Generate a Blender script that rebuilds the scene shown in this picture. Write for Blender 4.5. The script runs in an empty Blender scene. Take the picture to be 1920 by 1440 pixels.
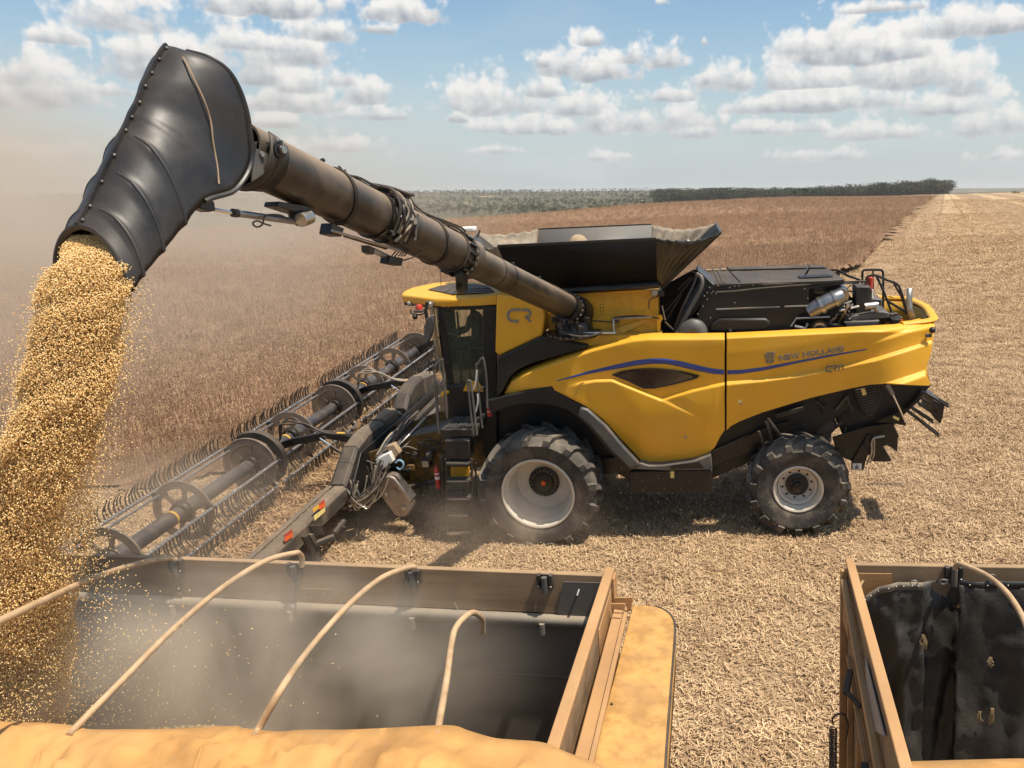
import bpy, bmesh, math, random
import numpy as np
from mathutils import Vector, Matrix, noise

# ------------------------------------------------------------------ camera
SC = bpy.context.scene
COL = SC.collection
FPX, CX, CY = 1500.0, 1150.0, 720.0
PITCH = math.atan((720 - 357) / FPX)
ROLL = math.radians(0.4)
CAM = np.array([0.0, 0.0, 6.2])
_f = np.array([0, math.cos(PITCH), -math.sin(PITCH)])
_r0 = np.array([1.0, 0, 0]); _u0 = np.array([0, math.sin(PITCH), math.cos(PITCH)])
_r = math.cos(ROLL) * _r0 - math.sin(ROLL) * _u0
_u = math.sin(ROLL) * _r0 + math.cos(ROLL) * _u0
cam_data = bpy.data.cameras.new("camera")
cam_data.sensor_width = 36.0
cam_data.lens = 36.0 * FPX / 1920.0
cam_data.shift_x = (960 - CX) / 1920.0
cam_data.clip_start = 0.1
cam_data.clip_end = 20000
cam = bpy.data.objects.new("camera", cam_data)
COL.objects.link(cam)
cam.matrix_world = Matrix(((_r[0], _u[0], -_f[0], CAM[0]), (_r[1], _u[1], -_f[1], CAM[1]), (_r[2], _u[2], -_f[2], CAM[2]), (0, 0, 0, 1)))
SC.camera = cam

# ------------------------------------------------------------------ view, sun, sky
SC.view_settings.view_transform = 'Standard'
SC.view_settings.look = 'None'
SC.view_settings.gamma = 1.0
SC.view_settings.use_curve_mapping = False
SC.view_settings.exposure = 0.25
SC.cycles.max_bounces = 8
SC.cycles.diffuse_bounces = 3
SC.cycles.glossy_bounces = 3
SC.cycles.transparent_max_bounces = 10
SC.cycles.volume_bounces = 2
SC.cycles.volume_step_rate = 2.0
SC.cycles.volume_max_steps = 96
SC.cycles.use_denoising = True

SUN_DIR = Vector((0.36, -0.18, 1.0)).normalized()        # towards the sun
sun_el = math.asin(SUN_DIR.z)
sun_az = math.atan2(SUN_DIR.x, SUN_DIR.y)
sl = bpy.data.lights.new("sun", 'SUN')
sl.energy = 5.0
sl.angle = math.radians(0.5)
sl.color = (1.0, 0.91, 0.77)
sun = bpy.data.objects.new("sun", sl)
COL.objects.link(sun)
sun.rotation_euler = SUN_DIR.to_track_quat('Z', 'Y').to_euler()
sun.location = (20, -20, 60)


def ray(px, py):
    return _f * FPX + _r * (px - CX) - _u * (py - CY)


def azel(px, py):
    d = ray(px, py); d = d / np.linalg.norm(d)
    return math.atan2(d[0], d[1]), math.asin(d[2])


def nd(nt, typ, **kw):
    n = nt.nodes.new(typ)
    for k, v in kw.items():
        setattr(n, k, v)
    return n


def val(nt, sock, v):
    if isinstance(v, bpy.types.NodeSocket):
        nt.links.new(v, sock)
    else:
        sock.default_value = v


def mth(nt, op, a, b=None, c=None, clamp=False):
    n = nd(nt, 'ShaderNodeMath', operation=op, use_clamp=clamp)
    val(nt, n.inputs[0], a)
    if b is not None: val(nt, n.inputs[1], b)
    if c is not None: val(nt, n.inputs[2], c)
    return n.outputs[0]


def vmth(nt, op, a, b=None, c=None):
    n = nd(nt, 'ShaderNodeVectorMath', operation=op)
    val(nt, n.inputs[0], a)
    if b is not None: val(nt, n.inputs[1], b)
    if c is not None: val(nt, n.inputs[2], c)
    return n.outputs['Value'] if op in ('LENGTH', 'DOT_PRODUCT') else n.outputs[0]


def mapr(nt, x, a, b, c=0.0, d=1.0, smooth=True):
    n = nd(nt, 'ShaderNodeMapRange', interpolation_type='SMOOTHSTEP' if smooth else 'LINEAR')
    val(nt, n.inputs[0], x)
    for i, v in enumerate((a, b, c, d)):
        n.inputs[i + 1].default_value = v
    return n.outputs[0]


def mixc(nt, fac, a, b, mode='MIX'):
    n = nd(nt, 'ShaderNodeMix', data_type='RGBA', blend_type=mode)
    val(nt, n.inputs[0], fac)
    for s, v in ((n.inputs[6], a), (n.inputs[7], b)):
        if isinstance(v, bpy.types.NodeSocket): nt.links.new(v, s)
        else: s.default_value = (*v[:3], 1)
    return n.outputs[2]


def noi(nt, vec, scale, detail=4, rough=0.55, dist=0.0, dim='3D'):
    n = nd(nt, 'ShaderNodeTexNoise', noise_dimensions=dim)
    if vec is not None: nt.links.new(vec, n.inputs['Vector'])
    n.inputs['Scale'].default_value = scale
    n.inputs['Detail'].default_value = detail
    n.inputs['Roughness'].default_value = rough
    n.inputs['Distortion'].default_value = dist
    return n.outputs[0]


# cloud masses: pixel centre of the flat base, half width, height above the base
CLOUDS = [
    (380, 150, 260, 150), (250, 60, 150, 95), (540, 120, 125, 85), (600, 75, 90, 60), (110, 80, 80, 40), (500, 30, 200, 80),
    (60, 195, 145, 115), (30, 160, 100, 70), (210, 178, 50, 35), (750, 38, 95, 60), (700, 62, 60, 24), (480, 95, 170, 60),
    (540, 205, 130, 55), (470, 160, 70, 60), (685, 190, 60, 72), (645, 160, 48, 46), (560, 175, 70, 60), (720, 225, 100, 28), (520, 238, 60, 30),
    (1130, 150, 110, 70), (1235, 128, 62, 78), (1180, 120, 55, 50), (1050, 140, 60, 58), (1110, 85, 40, 32), (1020, 125, 40, 34),
    (920, 208, 112, 78), (880, 206, 65, 34), (1090, 215, 80, 58), (1180, 245, 150, 60), (1290, 240, 80, 50), (1000, 250, 120, 35),
    (1600, 118, 165, 92), (1530, 100, 80, 60), (1680, 110, 90, 60), (1700, 165, 150, 75), (1800, 180, 70, 80), (1560, 160, 100, 45),
    (1370, 168, 95, 62), (1330, 158, 55, 34), (1480, 165, 80, 50), (1500, 210, 150, 48), (1760, 215, 160, 60), (1420, 210, 90, 40),
    (1830, 255, 90, 75), (1900, 245, 60, 60), (1650, 260, 140, 40), (1300, 255, 60, 40), (1460, 250, 120, 36),
    (1850, 62, 250, 62), (1650, 22, 110, 26), (1320, 85, 10, 20), (1240, 8, 20, 22), (640, 283, 110, 34), (930, 288, 60, 22), (850, 228, 30, 24),
    (330, 260, 80, 40), (560, 290, 60, 24), (1160, 300, 60, 20), (1530, 300, 110, 28), (1880, 300, 100, 30), (60, 300, 140, 40),
    (1020, 180, 70, 36), (1250, 190, 80, 36), (1620, 200, 110, 44)]


def make_world():
    w = bpy.data.worlds.new("World")
    SC.world = w
    w.use_nodes = True
    nt = w.node_tree
    nt.nodes.clear()
    out = nd(nt, 'ShaderNodeOutputWorld')
    sky = nd(nt, 'ShaderNodeTexSky', sky_type='NISHITA')
    sky.sun_disc = False
    sky.sun_elevation = sun_el
    sky.sun_rotation = sun_az
    sky.air_density = 1.0
    sky.dust_density = 1.6
    sky.ozone_density = 2.2
    tc = nd(nt, 'ShaderNodeTexCoord').outputs['Generated']
    sep = nd(nt, 'ShaderNodeSeparateXYZ'); nt.links.new(tc, sep.inputs[0])
    az = mth(nt, 'ARCTAN2', sep.outputs[0], sep.outputs[1])
    el = mth(nt, 'ARCSINE', sep.outputs[2])
    cmb = nd(nt, 'ShaderNodeCombineXYZ'); nt.links.new(az, cmb.inputs[0]); nt.links.new(el, cmb.inputs[1])
    P = cmb.outputs[0]

    def group(name, outs):
        g = bpy.data.node_groups.new(name, 'ShaderNodeTree')
        g.interface.new_socket("P", in_out='INPUT', socket_type='NodeSocketVector')
        for o_ in outs: g.interface.new_socket(o_, in_out='OUTPUT', socket_type='NodeSocketFloat')
        return g, nd(g, 'NodeGroupInput').outputs[0], nd(g, 'NodeGroupOutput')
    # where the cloud masses stand, and how high in its mass a point lies
    g, Pg, go = group("cloud_masses", ("D", "V"))
    sp = nd(g, 'ShaderNodeSeparateXYZ'); g.links.new(Pg, sp.inputs[0])
    mn = None
    for (bx, by, hw, h) in CLOUDS:
        a0, e0 = azel(bx, by)
        a1, _ = azel(bx + hw, by); _, e1 = azel(bx, by - h)
        sx = 1 / max(1e-4, a1 - a0); sy = 1 / max(1e-4, e1 - e0)
        # (the tiny term only makes the nodes run one after the other)
        Pq = Pg if mn is None else vmth(g, 'MULTIPLY_ADD', mn, (1e-12, 1e-12, 0), Pg)
        v = vmth(g, 'MULTIPLY_ADD', Pq, (sx, sy, 0), (-a0 * sx, -(e0 + 0.10 / sy) * sy, 0))
        # the base is cut flat: below it the distance grows four times as fast
        v2 = vmth(g, 'MAXIMUM', v, vmth(g, 'MULTIPLY', v, (1, -4.0, 1)))
        l = vmth(g, 'LENGTH', v2)
        w_ = mth(g, 'POWER', math.exp(-8.0), l)
        t = vmth(g, 'MULTIPLY_ADD', v, (0, 1, 0), (1, 0, 0))
        mn = vmth(g, 'MULTIPLY_ADD', t, w_, mn if mn is not None else (0, 0, 0))
    ac = nd(g, 'ShaderNodeSeparateXYZ'); g.links.new(mn, ac.inputs[0])
    sw = ac.outputs[0]
    shape = mth(g, 'ADD', 1.0, mth(g, 'MULTIPLY', mth(g, 'LOGARITHM', mth(g, 'MAXIMUM', sw, 1e-9), math.e), 0.125))
    vbar = mth(g, 'DIVIDE', ac.outputs[1], mth(g, 'MAXIMUM', sw, 1e-9))
    # everywhere else in the sky: a loose field of cumulus with the same size law
    pv = nd(g, 'ShaderNodeCombineXYZ')
    ee = mth(g, 'MAXIMUM', mth(g, 'ADD', sp.outputs[1], 0.10), 0.04)
    g.links.new(mth(g, 'DIVIDE', sp.outputs[0], mth(g, 'POWER', ee, 0.5)), pv.inputs[0])
    g.links.new(mth(g, 'MULTIPLY', mth(g, 'LOGARITHM', ee, 2.718), 2.6), pv.inputs[1])
    nz = noi(g, pv.outputs[0], 2.3, 5, 0.55, 0.2, '2D')
    loose = mth(g, 'MULTIPLY', mth(g, 'SUBTRACT', nz, 0.60), 3.2)
    lowm = mapr(g, sp.outputs[1], 0.005, 0.06)
    loose = mth(g, 'SUBTRACT', loose, mth(g, 'MULTIPLY', mth(g, 'SUBTRACT', 1.0, lowm), 0.3))
    inview = mth(g, 'MULTIPLY', mapr(g, sp.outputs[1], 0.34, 0.27), mth(g, 'MULTIPLY', mapr(g, sp.outputs[0], -0.95, -0.75), mapr(g, sp.outputs[0], 0.68, 0.52)))
    loose = mth(g, 'SUBTRACT', loose, mth(g, 'MULTIPLY', inview, 0.45))
    g.links.new(mth(g, 'MAXIMUM', shape, loose), go.inputs[0])
    g.links.new(mth(g, 'ADD', mth(g, 'MULTIPLY', vbar, mapr(g, shape, -0.8, -0.2)), mth(g, 'MULTIPLY', mapr(g, shape, -0.2, -0.8), 0.4)), go.inputs[1])
    # billows
    g2, Pg, go = group("cloud_billows", ("N",))
    n1 = mth(g2, 'SUBTRACT', noi(g2, Pg, 10.0, 3, 0.5, 0.3, '2D'), 0.5)
    n2 = mth(g2, 'SUBTRACT', noi(g2, Pg, 30.0, 6, 0.60, 0.5, '2D'), 0.5)
    vo = nd(g2, 'ShaderNodeTexVoronoi', voronoi_dimensions='2D', feature='SMOOTH_F1')
    g2.links.new(Pg, vo.inputs['Vector']); vo.inputs['Scale'].default_value = 36.0
    vo.inputs['Detail'].default_value = 2.0; vo.inputs['Roughness'].default_value = 0.6; vo.inputs['Smoothness'].default_value = 0.6
    vv = mth(g2, 'SUBTRACT', 0.42, vo.outputs[0])
    d = mth(g2, 'ADD', mth(g2, 'MULTIPLY', n1, 1.15), mth(g2, 'MULTIPLY', n2, 1.05))
    g2.links.new(mth(g2, 'ADD', d, mth(g2, 'MULTIPLY', vv, 0.62)), go.inputs[0])

    def use(gr, p):
        n = nd(nt, 'ShaderNodeGroup'); n.node_tree = gr
        nt.links.new(p, n.inputs[0])
        return n.outputs
    A = use(g, P); N0 = use(g2, P)[0]; N1 = use(g2, vmth(nt, 'ADD', P, (0.006, 0.011, 0)))[0]
    D0 = mth(nt, 'ADD', mth(nt, 'ADD', A[0], N0), 0.10)
    alpha = mapr(nt, D0, -0.16, 0.40)
    alpha = mth(nt, 'MULTIPLY', alpha, mapr(nt, el, -0.004, 0.035))
    alpha = mth(nt, 'MULTIPLY', alpha, 0.96)
    lit = mapr(nt, A[1], -0.15, 0.50, 0.16, 0.90)
    lit = mth(nt, 'ADD', lit, mth(nt, 'MULTIPLY', mth(nt, 'SUBTRACT', N0, N1), 0.62))
    lit = mth(nt, 'ADD', lit, mth(nt, 'MULTIPLY', mapr(nt, D0, 0.50, 0.0), 0.22), clamp=True)
    ccol = mixc(nt, lit, (0.40, 0.435, 0.485), (0.98, 0.955, 0.92))
    hazef = mapr(nt, el, 0.20, 0.0)
    ccol = mixc(nt, mth(nt, 'MULTIPLY', hazef, 0.5), ccol, (0.62, 0.645, 0.66))
    # thin veil between the clouds, denser low down
    veil = mth(nt, 'MULTIPLY', mapr(nt, noi(nt, vmth(nt, 'MULTIPLY', P, (3.0, 11.0, 1)), 1.0, 5, 0.6, 0.5, '2D'), 0.45, 0.85), 0.30)
    veil = mth(nt, 'ADD', veil, mth(nt, 'MULTIPLY', mapr(nt, el, 0.24, -0.01), 0.78))
    b1 = nd(nt, 'ShaderNodeBackground'); nt.links.new(mixc(nt, 1.0, sky.outputs[0], (0.93, 1.05, 1.03), 'MULTIPLY'), b1.inputs[0]); b1.inputs[1].default_value = 0.118
    b2 = nd(nt, 'ShaderNodeBackground'); b2.inputs[0].default_value = (0.66, 0.72, 0.745, 1); b2.inputs[1].default_value = 0.78
    b3 = nd(nt, 'ShaderNodeBackground'); nt.links.new(ccol, b3.inputs[0]); b3.inputs[1].default_value = 0.82
    m1 = nd(nt, 'ShaderNodeMixShader'); nt.links.new(veil, m1.inputs[0]); nt.links.new(b1.outputs[0], m1.inputs[1]); nt.links.new(b2.outputs[0], m1.inputs[2])
    m2 = nd(nt, 'ShaderNodeMixShader'); nt.links.new(alpha, m2.inputs[0]); nt.links.new(m1.outputs[0], m2.inputs[1]); nt.links.new(b3.outputs[0], m2.inputs[2])
    nt.links.new(m2.outputs[0], out.inputs[0])
    w.cycles.sampling_method = 'MANUAL'
    w.cycles.sample_map_resolution = 1024


make_world()


# ------------------------------------------------------------------ frames
def unit(v):
    v = np.asarray(v, float)
    return v / np.linalg.norm(v)


class Frame:
    """A local frame of a machine: x backwards, y away, z up."""
    def __init__(s, O, X, Y, Z):
        s.O = np.asarray(O, float); s.M = np.array([unit(X), unit(Y), unit(Z)])

    def hit(s, px, py, ax, v):
        d = s.M @ ray(px, py); o = s.M @ (CAM - s.O)
        return o + d * ((v - o[ax]) / d[ax])

    def y(s, px, py, v): return s.hit(px, py, 1, v)
    def x(s, px, py, v): return s.hit(px, py, 0, v)
    def z(s, px, py, v): return s.hit(px, py, 2, v)
    def loc(s, w): return s.M @ (np.asarray(w, float) - s.O)
    def world(s, l): return s.O + s.M.T @ np.asarray(l, float)

    def matrix(s):
        m = Matrix.Identity(4)
        for i in range(3):
            for j in range(3): m[i][j] = s.M[j][i]
            m[i][3] = s.O[i]
        return m


def axes(vp, p1, p2):
    A = unit(ray(*vp)); D = unit(np.cross(np.cross(ray(*p1), ray(*p2)), A))
    if D[0] < 0: D = -D
    return D, A, np.cross(D, A)


hd, ha, hu = axes((1330, 278), (1100, 560), (1300, 553.4))
_hub = CAM + ray(1008, 928) / FPX * (FPX / 105.0)
H = Frame(_hub + ha * 1.85 - hu * 1.0, hd, ha, hu)
KX, KY = -hu[0] / hu[2], -hu[1] / hu[2]


def sat(t, w): return w * np.tanh(t / w)


def sm(a, b, x):
    t = np.clip((x - a) / (b - a), 0, 1)
    return t * t * (3 - 2 * t)


def gz(x, y):
    """height of the ground, with the valley beyond the far edge of the field"""
    x = np.asarray(x, float); y = np.asarray(y, float)
    z = H.O[2] + KX * sat(x - H.O[0], 22.0) + KY * sat(y - H.O[1], 26.0)
    z = z + 0.25 * np.sin(x * 0.05 + 1.0) * np.sin(y * 0.04) * sm(40, 120, np.hypot(x, y))
    # signed distance beyond the far edge line (-38,165)-(198,500)
    nx, ny = -335 / 409.8, 236 / 409.8
    s = (x + 38) * nx + (y - 165) * ny
    z = z - 13 * sm(0, 260, s) * (1 - sm(500, 1500, s)) * sm(2500, 1200, np.abs(x))
    z = z + 4.0 * sm(900, 2600, s) * (0.6 + 0.4 * np.sin(x * 0.0016 + 0.6))
    return z


# ------------------------------------------------------------------ object helpers
def tag(o, label=None, cat=None, group=None, kind=None):
    if label: o['label'] = label
    if cat: o['category'] = cat
    if group: o['group'] = group
    if kind: o['kind'] = kind
    return o


def empty(name, M=None):
    o = bpy.data.objects.new(name, None)
    o.empty_display_size = 0.3
    COL.objects.link(o)
    if M is not None: o.matrix_world = M
    return o


def link(name, me, parent=None):
    o = bpy.data.objects.new(name, me)
    COL.objects.link(o)
    if parent is not None: o.parent = parent
    return o


def catmull(P, n=6):
    P = [np.asarray(p, float) for p in P]
    Q = [2 * P[0] - P[1]] + P + [2 * P[-1] - P[-2]]
    out = []
    for i in range(1, len(Q) - 2):
        a, b, c, d = Q[i - 1:i + 3]
        for k in range(n):
            t = k / n
            out.append(0.5 * ((2 * b) + (c - a) * t + (2 * a - 5 * b + 4 * c - d) * t * t + (3 * b - a - 3 * c + d) * t ** 3))
    out.append(P[-1])
    return out


class B:
    def __init__(s):
        s.v = []; s.f = []; s.m = []; s.mi = 0

    def add(s, vs, fs):
        n = len(s.v)
        s.v.extend([tuple(map(float, p)) for p in vs])
        for f in fs:
            s.f.append(tuple(i + n for i in f)); s.m.append(s.mi)
        return s

    def box(s, c, d, R=None):
        c = np.asarray(c, float); d = np.asarray(d, float) / 2
        vs = []
        for k in range(8):
            p = np.array([(-1, 1)[k & 1], (-1, 1)[(k >> 1) & 1], (-1, 1)[(k >> 2) & 1]]) * d
            if R is not None: p = R @ p
            vs.append(c + p)
        return s.add(vs, [(0, 2, 3, 1), (4, 5, 7, 6), (0, 1, 5, 4), (2, 6, 7, 3), (0, 4, 6, 2), (1, 3, 7, 5)])

    def bar(s, p, q, w, h, up=(0, 0, 1)):
        """a rectangular bar from p to q"""
        p = np.asarray(p, float); q = np.asarray(q, float)
        z = q - p; L = np.linalg.norm(z); z = z / L
        x = np.cross(z, np.asarray(up, float))
        if np.linalg.norm(x) < 1e-4: x = np.cross(z, (1, 0, 0))
        x = unit(x); y = np.cross(x, z)
        return s.box((p + q) / 2, (w, h, L), np.array([x, y, z]).T)

    def prism(s, pts, vec):
        pts = [np.asarray(p, float) for p in pts]; vec = np.asarray(vec, float); n = len(pts)
        vs = pts + [p + vec for p in pts]
        fs = [tuple(range(n)), tuple(range(2 * n - 1, n - 1, -1))]
        fs += [(i, i + n, (i + 1) % n + n, (i + 1) % n) for i in range(n)]
        return s.add(vs, fs)

    def hexa(s, a, b):
        """solid between two rings of the same number of points"""
        n = len(a)
        fs = [tuple(range(n)), tuple(range(2 * n - 1, n - 1, -1))]
        fs += [(i, i + n, (i + 1) % n + n, (i + 1) % n) for i in range(n)]
        return s.add(list(a) + list(b), fs)

    def tube(s, path, r, seg=8, caps=True, flat=None):
        P = [np.asarray(p, float) for p in path]; n = len(P)
        rs = r if hasattr(r, '__len__') else [r] * n
        t0 = unit(P[1] - P[0]); x = np.cross(t0, (0, 0, 1))
        if np.linalg.norm(x) < 1e-3: x = np.cross(t0, (1, 0, 0))
        x = unit(x); vs = []
        for i in range(n):
            t = unit((P[min(i + 1, n - 1)] - P[max(i - 1, 0)]))
            x = unit(x - t * np.dot(x, t)); y = np.cross(t, x)
            for k in range(seg):
                a = 2 * math.pi * k / seg
                vs.append(P[i] + rs[i] * (math.cos(a) * x + math.sin(a) * y * (flat or 1)))
        fs = [(i * seg + k, i * seg + (k + 1) % seg, (i + 1) * seg + (k + 1) % seg, (i + 1) * seg + k) for i in range(n - 1) for k in range(seg)]
        if caps: fs += [tuple(range(seg - 1, -1, -1)), tuple((n - 1) * seg + k for k in range(seg))]
        return s.add(vs, fs)

    def lathe(s, O, axis, prof, seg=32, up=(0, 0, 1), a0=0, a1=2 * math.pi):
        """profile (t, r) turned round an axis"""
        O = np.asarray(O, float); z = unit(axis); x = np.cross(np.asarray(up, float), z)
        if np.linalg.norm(x) < 1e-3: x = np.cross((1, 0, 0), z)
        x = unit(x); y = np.cross(z, x); m = len(prof); full = abs(a1 - a0 - 2 * math.pi) < 1e-6
        nseg = seg if full else seg + 1; vs = []
        for k in range(nseg):
            a = a0 + (a1 - a0) * k / seg
            dr = math.cos(a) * x + math.sin(a) * y
            for t, r in prof: vs.append(O + z * t + dr * r)
        fs = []
        for k in range(seg):
            k2 = (k + 1) % nseg
            for j in range(m - 1):
                a, b, c, d = k * m + j, k * m + j + 1, k2 * m + j + 1, k2 * m + j
                if prof[j][1] < 1e-6: fs.append((a, b, c))
                elif prof[j + 1][1] < 1e-6: fs.append((a, b, d))
                else: fs.append((a, b, c, d))
        return s.add(vs, fs)

    def grid(s, rows, close=False, flip=False):
        """a sheet from equally long rows of points"""
        n = len(rows[0]); vs = [p for r in rows for p in r]; fs = []
        for i in range(len(rows) - 1):
            for j in range(n if close else n - 1):
                q = (i * n + j, i * n + (j + 1) % n, (i + 1) * n + (j + 1) % n, (i + 1) * n + j)
                fs.append(q[::-1] if flip else q)
        return s.add(vs, fs)

    def ball(s, c, r, seg=10, sc=(1, 1, 1)):
        c = np.asarray(c, float); rows = []
        for i in range(seg // 2 + 1):
            th = math.pi * i / (seg // 2)
            rows.append([c + r * np.array([math.sin(th) * math.cos(2 * math.pi * k / seg) * sc[0], math.sin(th) * math.sin(2 * math.pi * k / seg) * sc[1], math.cos(th) * sc[2]]) for k in range(seg)])
        return s.grid(rows, close=True, flip=True)

    def mesh(s, name, mats, smooth=True, angle=38):
        me = bpy.data.meshes.new(name)
        me.from_pydata(s.v, [], s.f)
        if not isinstance(mats, (list, tuple)): mats = [mats]
        for m in mats: me.materials.append(m)
        if len(mats) > 1: me.polygons.foreach_set('material_index', s.m)
        me.validate()
        bm = bmesh.new(); bm.from_mesh(me)
        bmesh.ops.recalc_face_normals(bm, faces=bm.faces)
        bm.to_mesh(me); bm.free()
        if smooth:
            me.shade_smooth()
            me.set_sharp_from_angle(angle=math.radians(angle))
        me.update()
        return me

    def build(s, name, mats, parent=None, smooth=True, angle=38, bevel=0, seg=2, solid=0):
        o = link(name, s.mesh(name, mats, smooth, angle), parent)
        if solid:
            md = o.modifiers.new("thickness", 'SOLIDIFY'); md.thickness = solid; md.offset = 0
        if bevel:
            md = o.modifiers.new("edge", 'BEVEL'); md.width = bevel; md.segments = seg; md.limit_method = 'ANGLE'; md.angle_limit = math.radians(35)
            md.harden_normals = False
        return o


def pmat(name, base, rough=0.5, metal=0.0, var=0.12, scale=6.0, dust=0.0, dustcol=(0.34, 0.235, 0.15), up=0.5, bump=0.0, bscale=60.0, coat=0.0, streak=None, spec=0.5, alt=None):
    """painted or plain surface with uneven colour, and dust that settles on it in patches"""
    m = bpy.data.materials.new(name); m.use_nodes = True
    nt = m.node_tree; bs = nt.nodes['Principled BSDF']
    tc = nd(nt, 'ShaderNodeTexCoord').outputs['Object']
    v = tc
    if streak: v = vmth(nt, 'MULTIPLY', tc, streak)
    n = noi(nt, v, scale, 6, 0.6)
    dark = tuple(c * (1 - var) for c in base); lite = tuple(min(1, c * (1 + var)) for c in base)
    col = mixc(nt, mapr(nt, n, 0.3, 0.7), dark, alt or lite)
    rg = mth(nt, 'MULTIPLY_ADD', n, 0.25, rough - 0.125, clamp=True)
    if dust > 0:
        n2 = noi(nt, tc, scale * 0.45, 8, 0.68, 0.4)
        gn = nd(nt, 'ShaderNodeNewGeometry')
        sz = nd(nt, 'ShaderNodeSeparateXYZ'); nt.links.new(gn.outputs['Normal'], sz.inputs[0])
        upf = mapr(nt, sz.outputs[2], 0.0, 0.95)
        w = mth(nt, 'ADD', mapr(nt, n2, 0.42, 0.72), mth(nt, 'MULTIPLY', upf, up))
        fac = mth(nt, 'MULTIPLY', w, dust, clamp=True)
        col = mixc(nt, fac, col, dustcol)
        rg = mth(nt, 'ADD', rg, mth(nt, 'MULTIPLY', fac, 0.6), clamp=True)
    nt.links.new(col, bs.inputs['Base Color']); nt.links.new(rg, bs.inputs['Roughness'])
    bs.inputs['Metallic'].default_value = metal
    bs.inputs['Specular IOR Level'].default_value = spec
    if coat:
        bs.inputs['Coat Weight'].default_value = coat; bs.inputs['Coat Roughness'].default_value = 0.12
    if bump:
        b = nd(nt, 'ShaderNodeBump'); b.inputs['Strength'].default_value = 0.6; b.inputs['Distance'].default_value = bump
        nt.links.new(noi(nt, v, bscale, 5, 0.6), b.inputs['Height']); nt.links.new(b.outputs[0], bs.inputs['Normal'])
    return m


M = {}
M['yellow'] = pmat('yellow_paint', (0.74, 0.375, 0.020), 0.44, var=0.05, scale=1.6, dust=0.20, up=0.35, coat=0.0, dustcol=(0.5, 0.33, 0.14))
M['grime'] = pmat('grimy_yellow_casting', (0.16, 0.085, 0.012), 0.6, var=0.6, scale=7, dust=0.6, up=0.5, dustcol=(0.09, 0.06, 0.035))
M['matte'] = pmat('matte_black_sheet', (0.004, 0.0038, 0.0036), 0.62, var=0.2, spec=0.2)
M['yellow_dirty'] = pmat('dusty_yellow_paint', (0.62, 0.32, 0.015), 0.5, var=0.15, scale=5, dust=0.35, up=0.5, dustcol=(0.33, 0.22, 0.11))
M['black'] = pmat('black_plastic', (0.009, 0.0085, 0.008), 0.45, var=0.2, scale=3, dust=0.025, up=0.8)
M['blackmetal'] = pmat('black_painted_metal', (0.009, 0.0088, 0.0085), 0.30, var=0.2, scale=3, dust=0.03, up=0.9)
M['blackdust'] = pmat('dusty_black_metal', (0.020, 0.018, 0.016), 0.45, var=0.3, scale=5, dust=0.26, up=0.9, dustcol=(0.21, 0.15, 0.10))
M['beam'] = pmat('dust_covered_beam', (0.045, 0.038, 0.030), 0.6, var=0.3, scale=4, dust=0.6, up=0.8, dustcol=(0.23, 0.17, 0.115), streak=(1, 0.3, 1))
M['auger'] = pmat('dusty_toplit_auger_tube', (0.022, 0.019, 0.016), 0.32, var=0.35, scale=2.5, dust=0.23, up=2.7, dustcol=(0.34, 0.25, 0.17))  # real dust, but the strong up bias also paints the sunlit top and shaded underside
M['spout'] = pmat('black_rubbery_spout', (0.020, 0.0195, 0.020), 0.40, var=0.35, scale=3.0, dust=0.15, up=0.7, dustcol=(0.17, 0.12, 0.085), bump=0.002, bscale=14)
M['rubber'] = pmat('tyre_rubber', (0.030, 0.028, 0.026), 0.75, var=0.3, scale=5, dust=0.66, up=0.6, dustcol=(0.23, 0.19, 0.145), bump=0.003, bscale=30)
M['rim'] = pmat('white_rim_paint', (0.60, 0.55, 0.46), 0.38, var=0.06, scale=4, dust=0.18, up=0.5, dustcol=(0.40, 0.31, 0.22))
M['steel'] = pmat('bare_steel', (0.42, 0.40, 0.37), 0.33, metal=0.9, var=0.2, scale=8, dust=0.25, up=0.4)
M['chrome'] = pmat('chromed_rod', (0.7, 0.69, 0.67), 0.14, metal=1.0, var=0.05)
M['case'] = pmat('brushed_drive_case', (0.30, 0.25, 0.215), 0.38, metal=0.65, var=0.2, scale=5, dust=0.4, up=0.3, dustcol=(0.30, 0.22, 0.16))
M['grey'] = pmat('grey_plastic', (0.07, 0.07, 0.068), 0.42, var=0.15, scale=4, dust=0.22, up=0.5)
M['lightgrey'] = pmat('pale_grey_plastic', (0.27, 0.255, 0.235), 0.55, var=0.15, scale=4, dust=0.3, up=0.5)
M['silver'] = pmat('silver_lettering', (0.24, 0.23, 0.21), 0.35, metal=0.2, var=0.08)
M['blue'] = pmat('blue_stripe', (0.022, 0.055, 0.26), 0.35, var=0.06, dust=0.06, coat=0.3)
M['orange'] = pmat('orange_reflector', (0.95, 0.13, 0.015), 0.35, var=0.08)
M['redorange'] = pmat('red_reflector', (0.55, 0.04, 0.02), 0.4, var=0.1, dust=0.2)
M['amber'] = pmat('amber_reflector', (0.80, 0.42, 0.04), 0.4, var=0.1, dust=0.2)
M['label'] = pmat('pale_yellow_label', (0.80, 0.62, 0.22), 0.45, var=0.15, dust=0.2)
M['white'] = pmat('white_plastic', (0.75, 0.72, 0.66), 0.4, var=0.05, dust=0.15)
M['tine'] = pmat('tine_plastic', (0.035, 0.029, 0.024), 0.5, var=0.2, dust=0.22, up=0.5, dustcol=(0.2, 0.14, 0.09))
M['bat'] = pmat('reel_bat_aluminium', (0.22, 0.22, 0.225), 0.35, metal=0.5, var=0.2, dust=0.3, up=0.4)
M['reeltube'] = pmat('reel_tube', (0.035, 0.038, 0.044), 0.38, var=0.25, dust=0.25, up=0.4)
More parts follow.
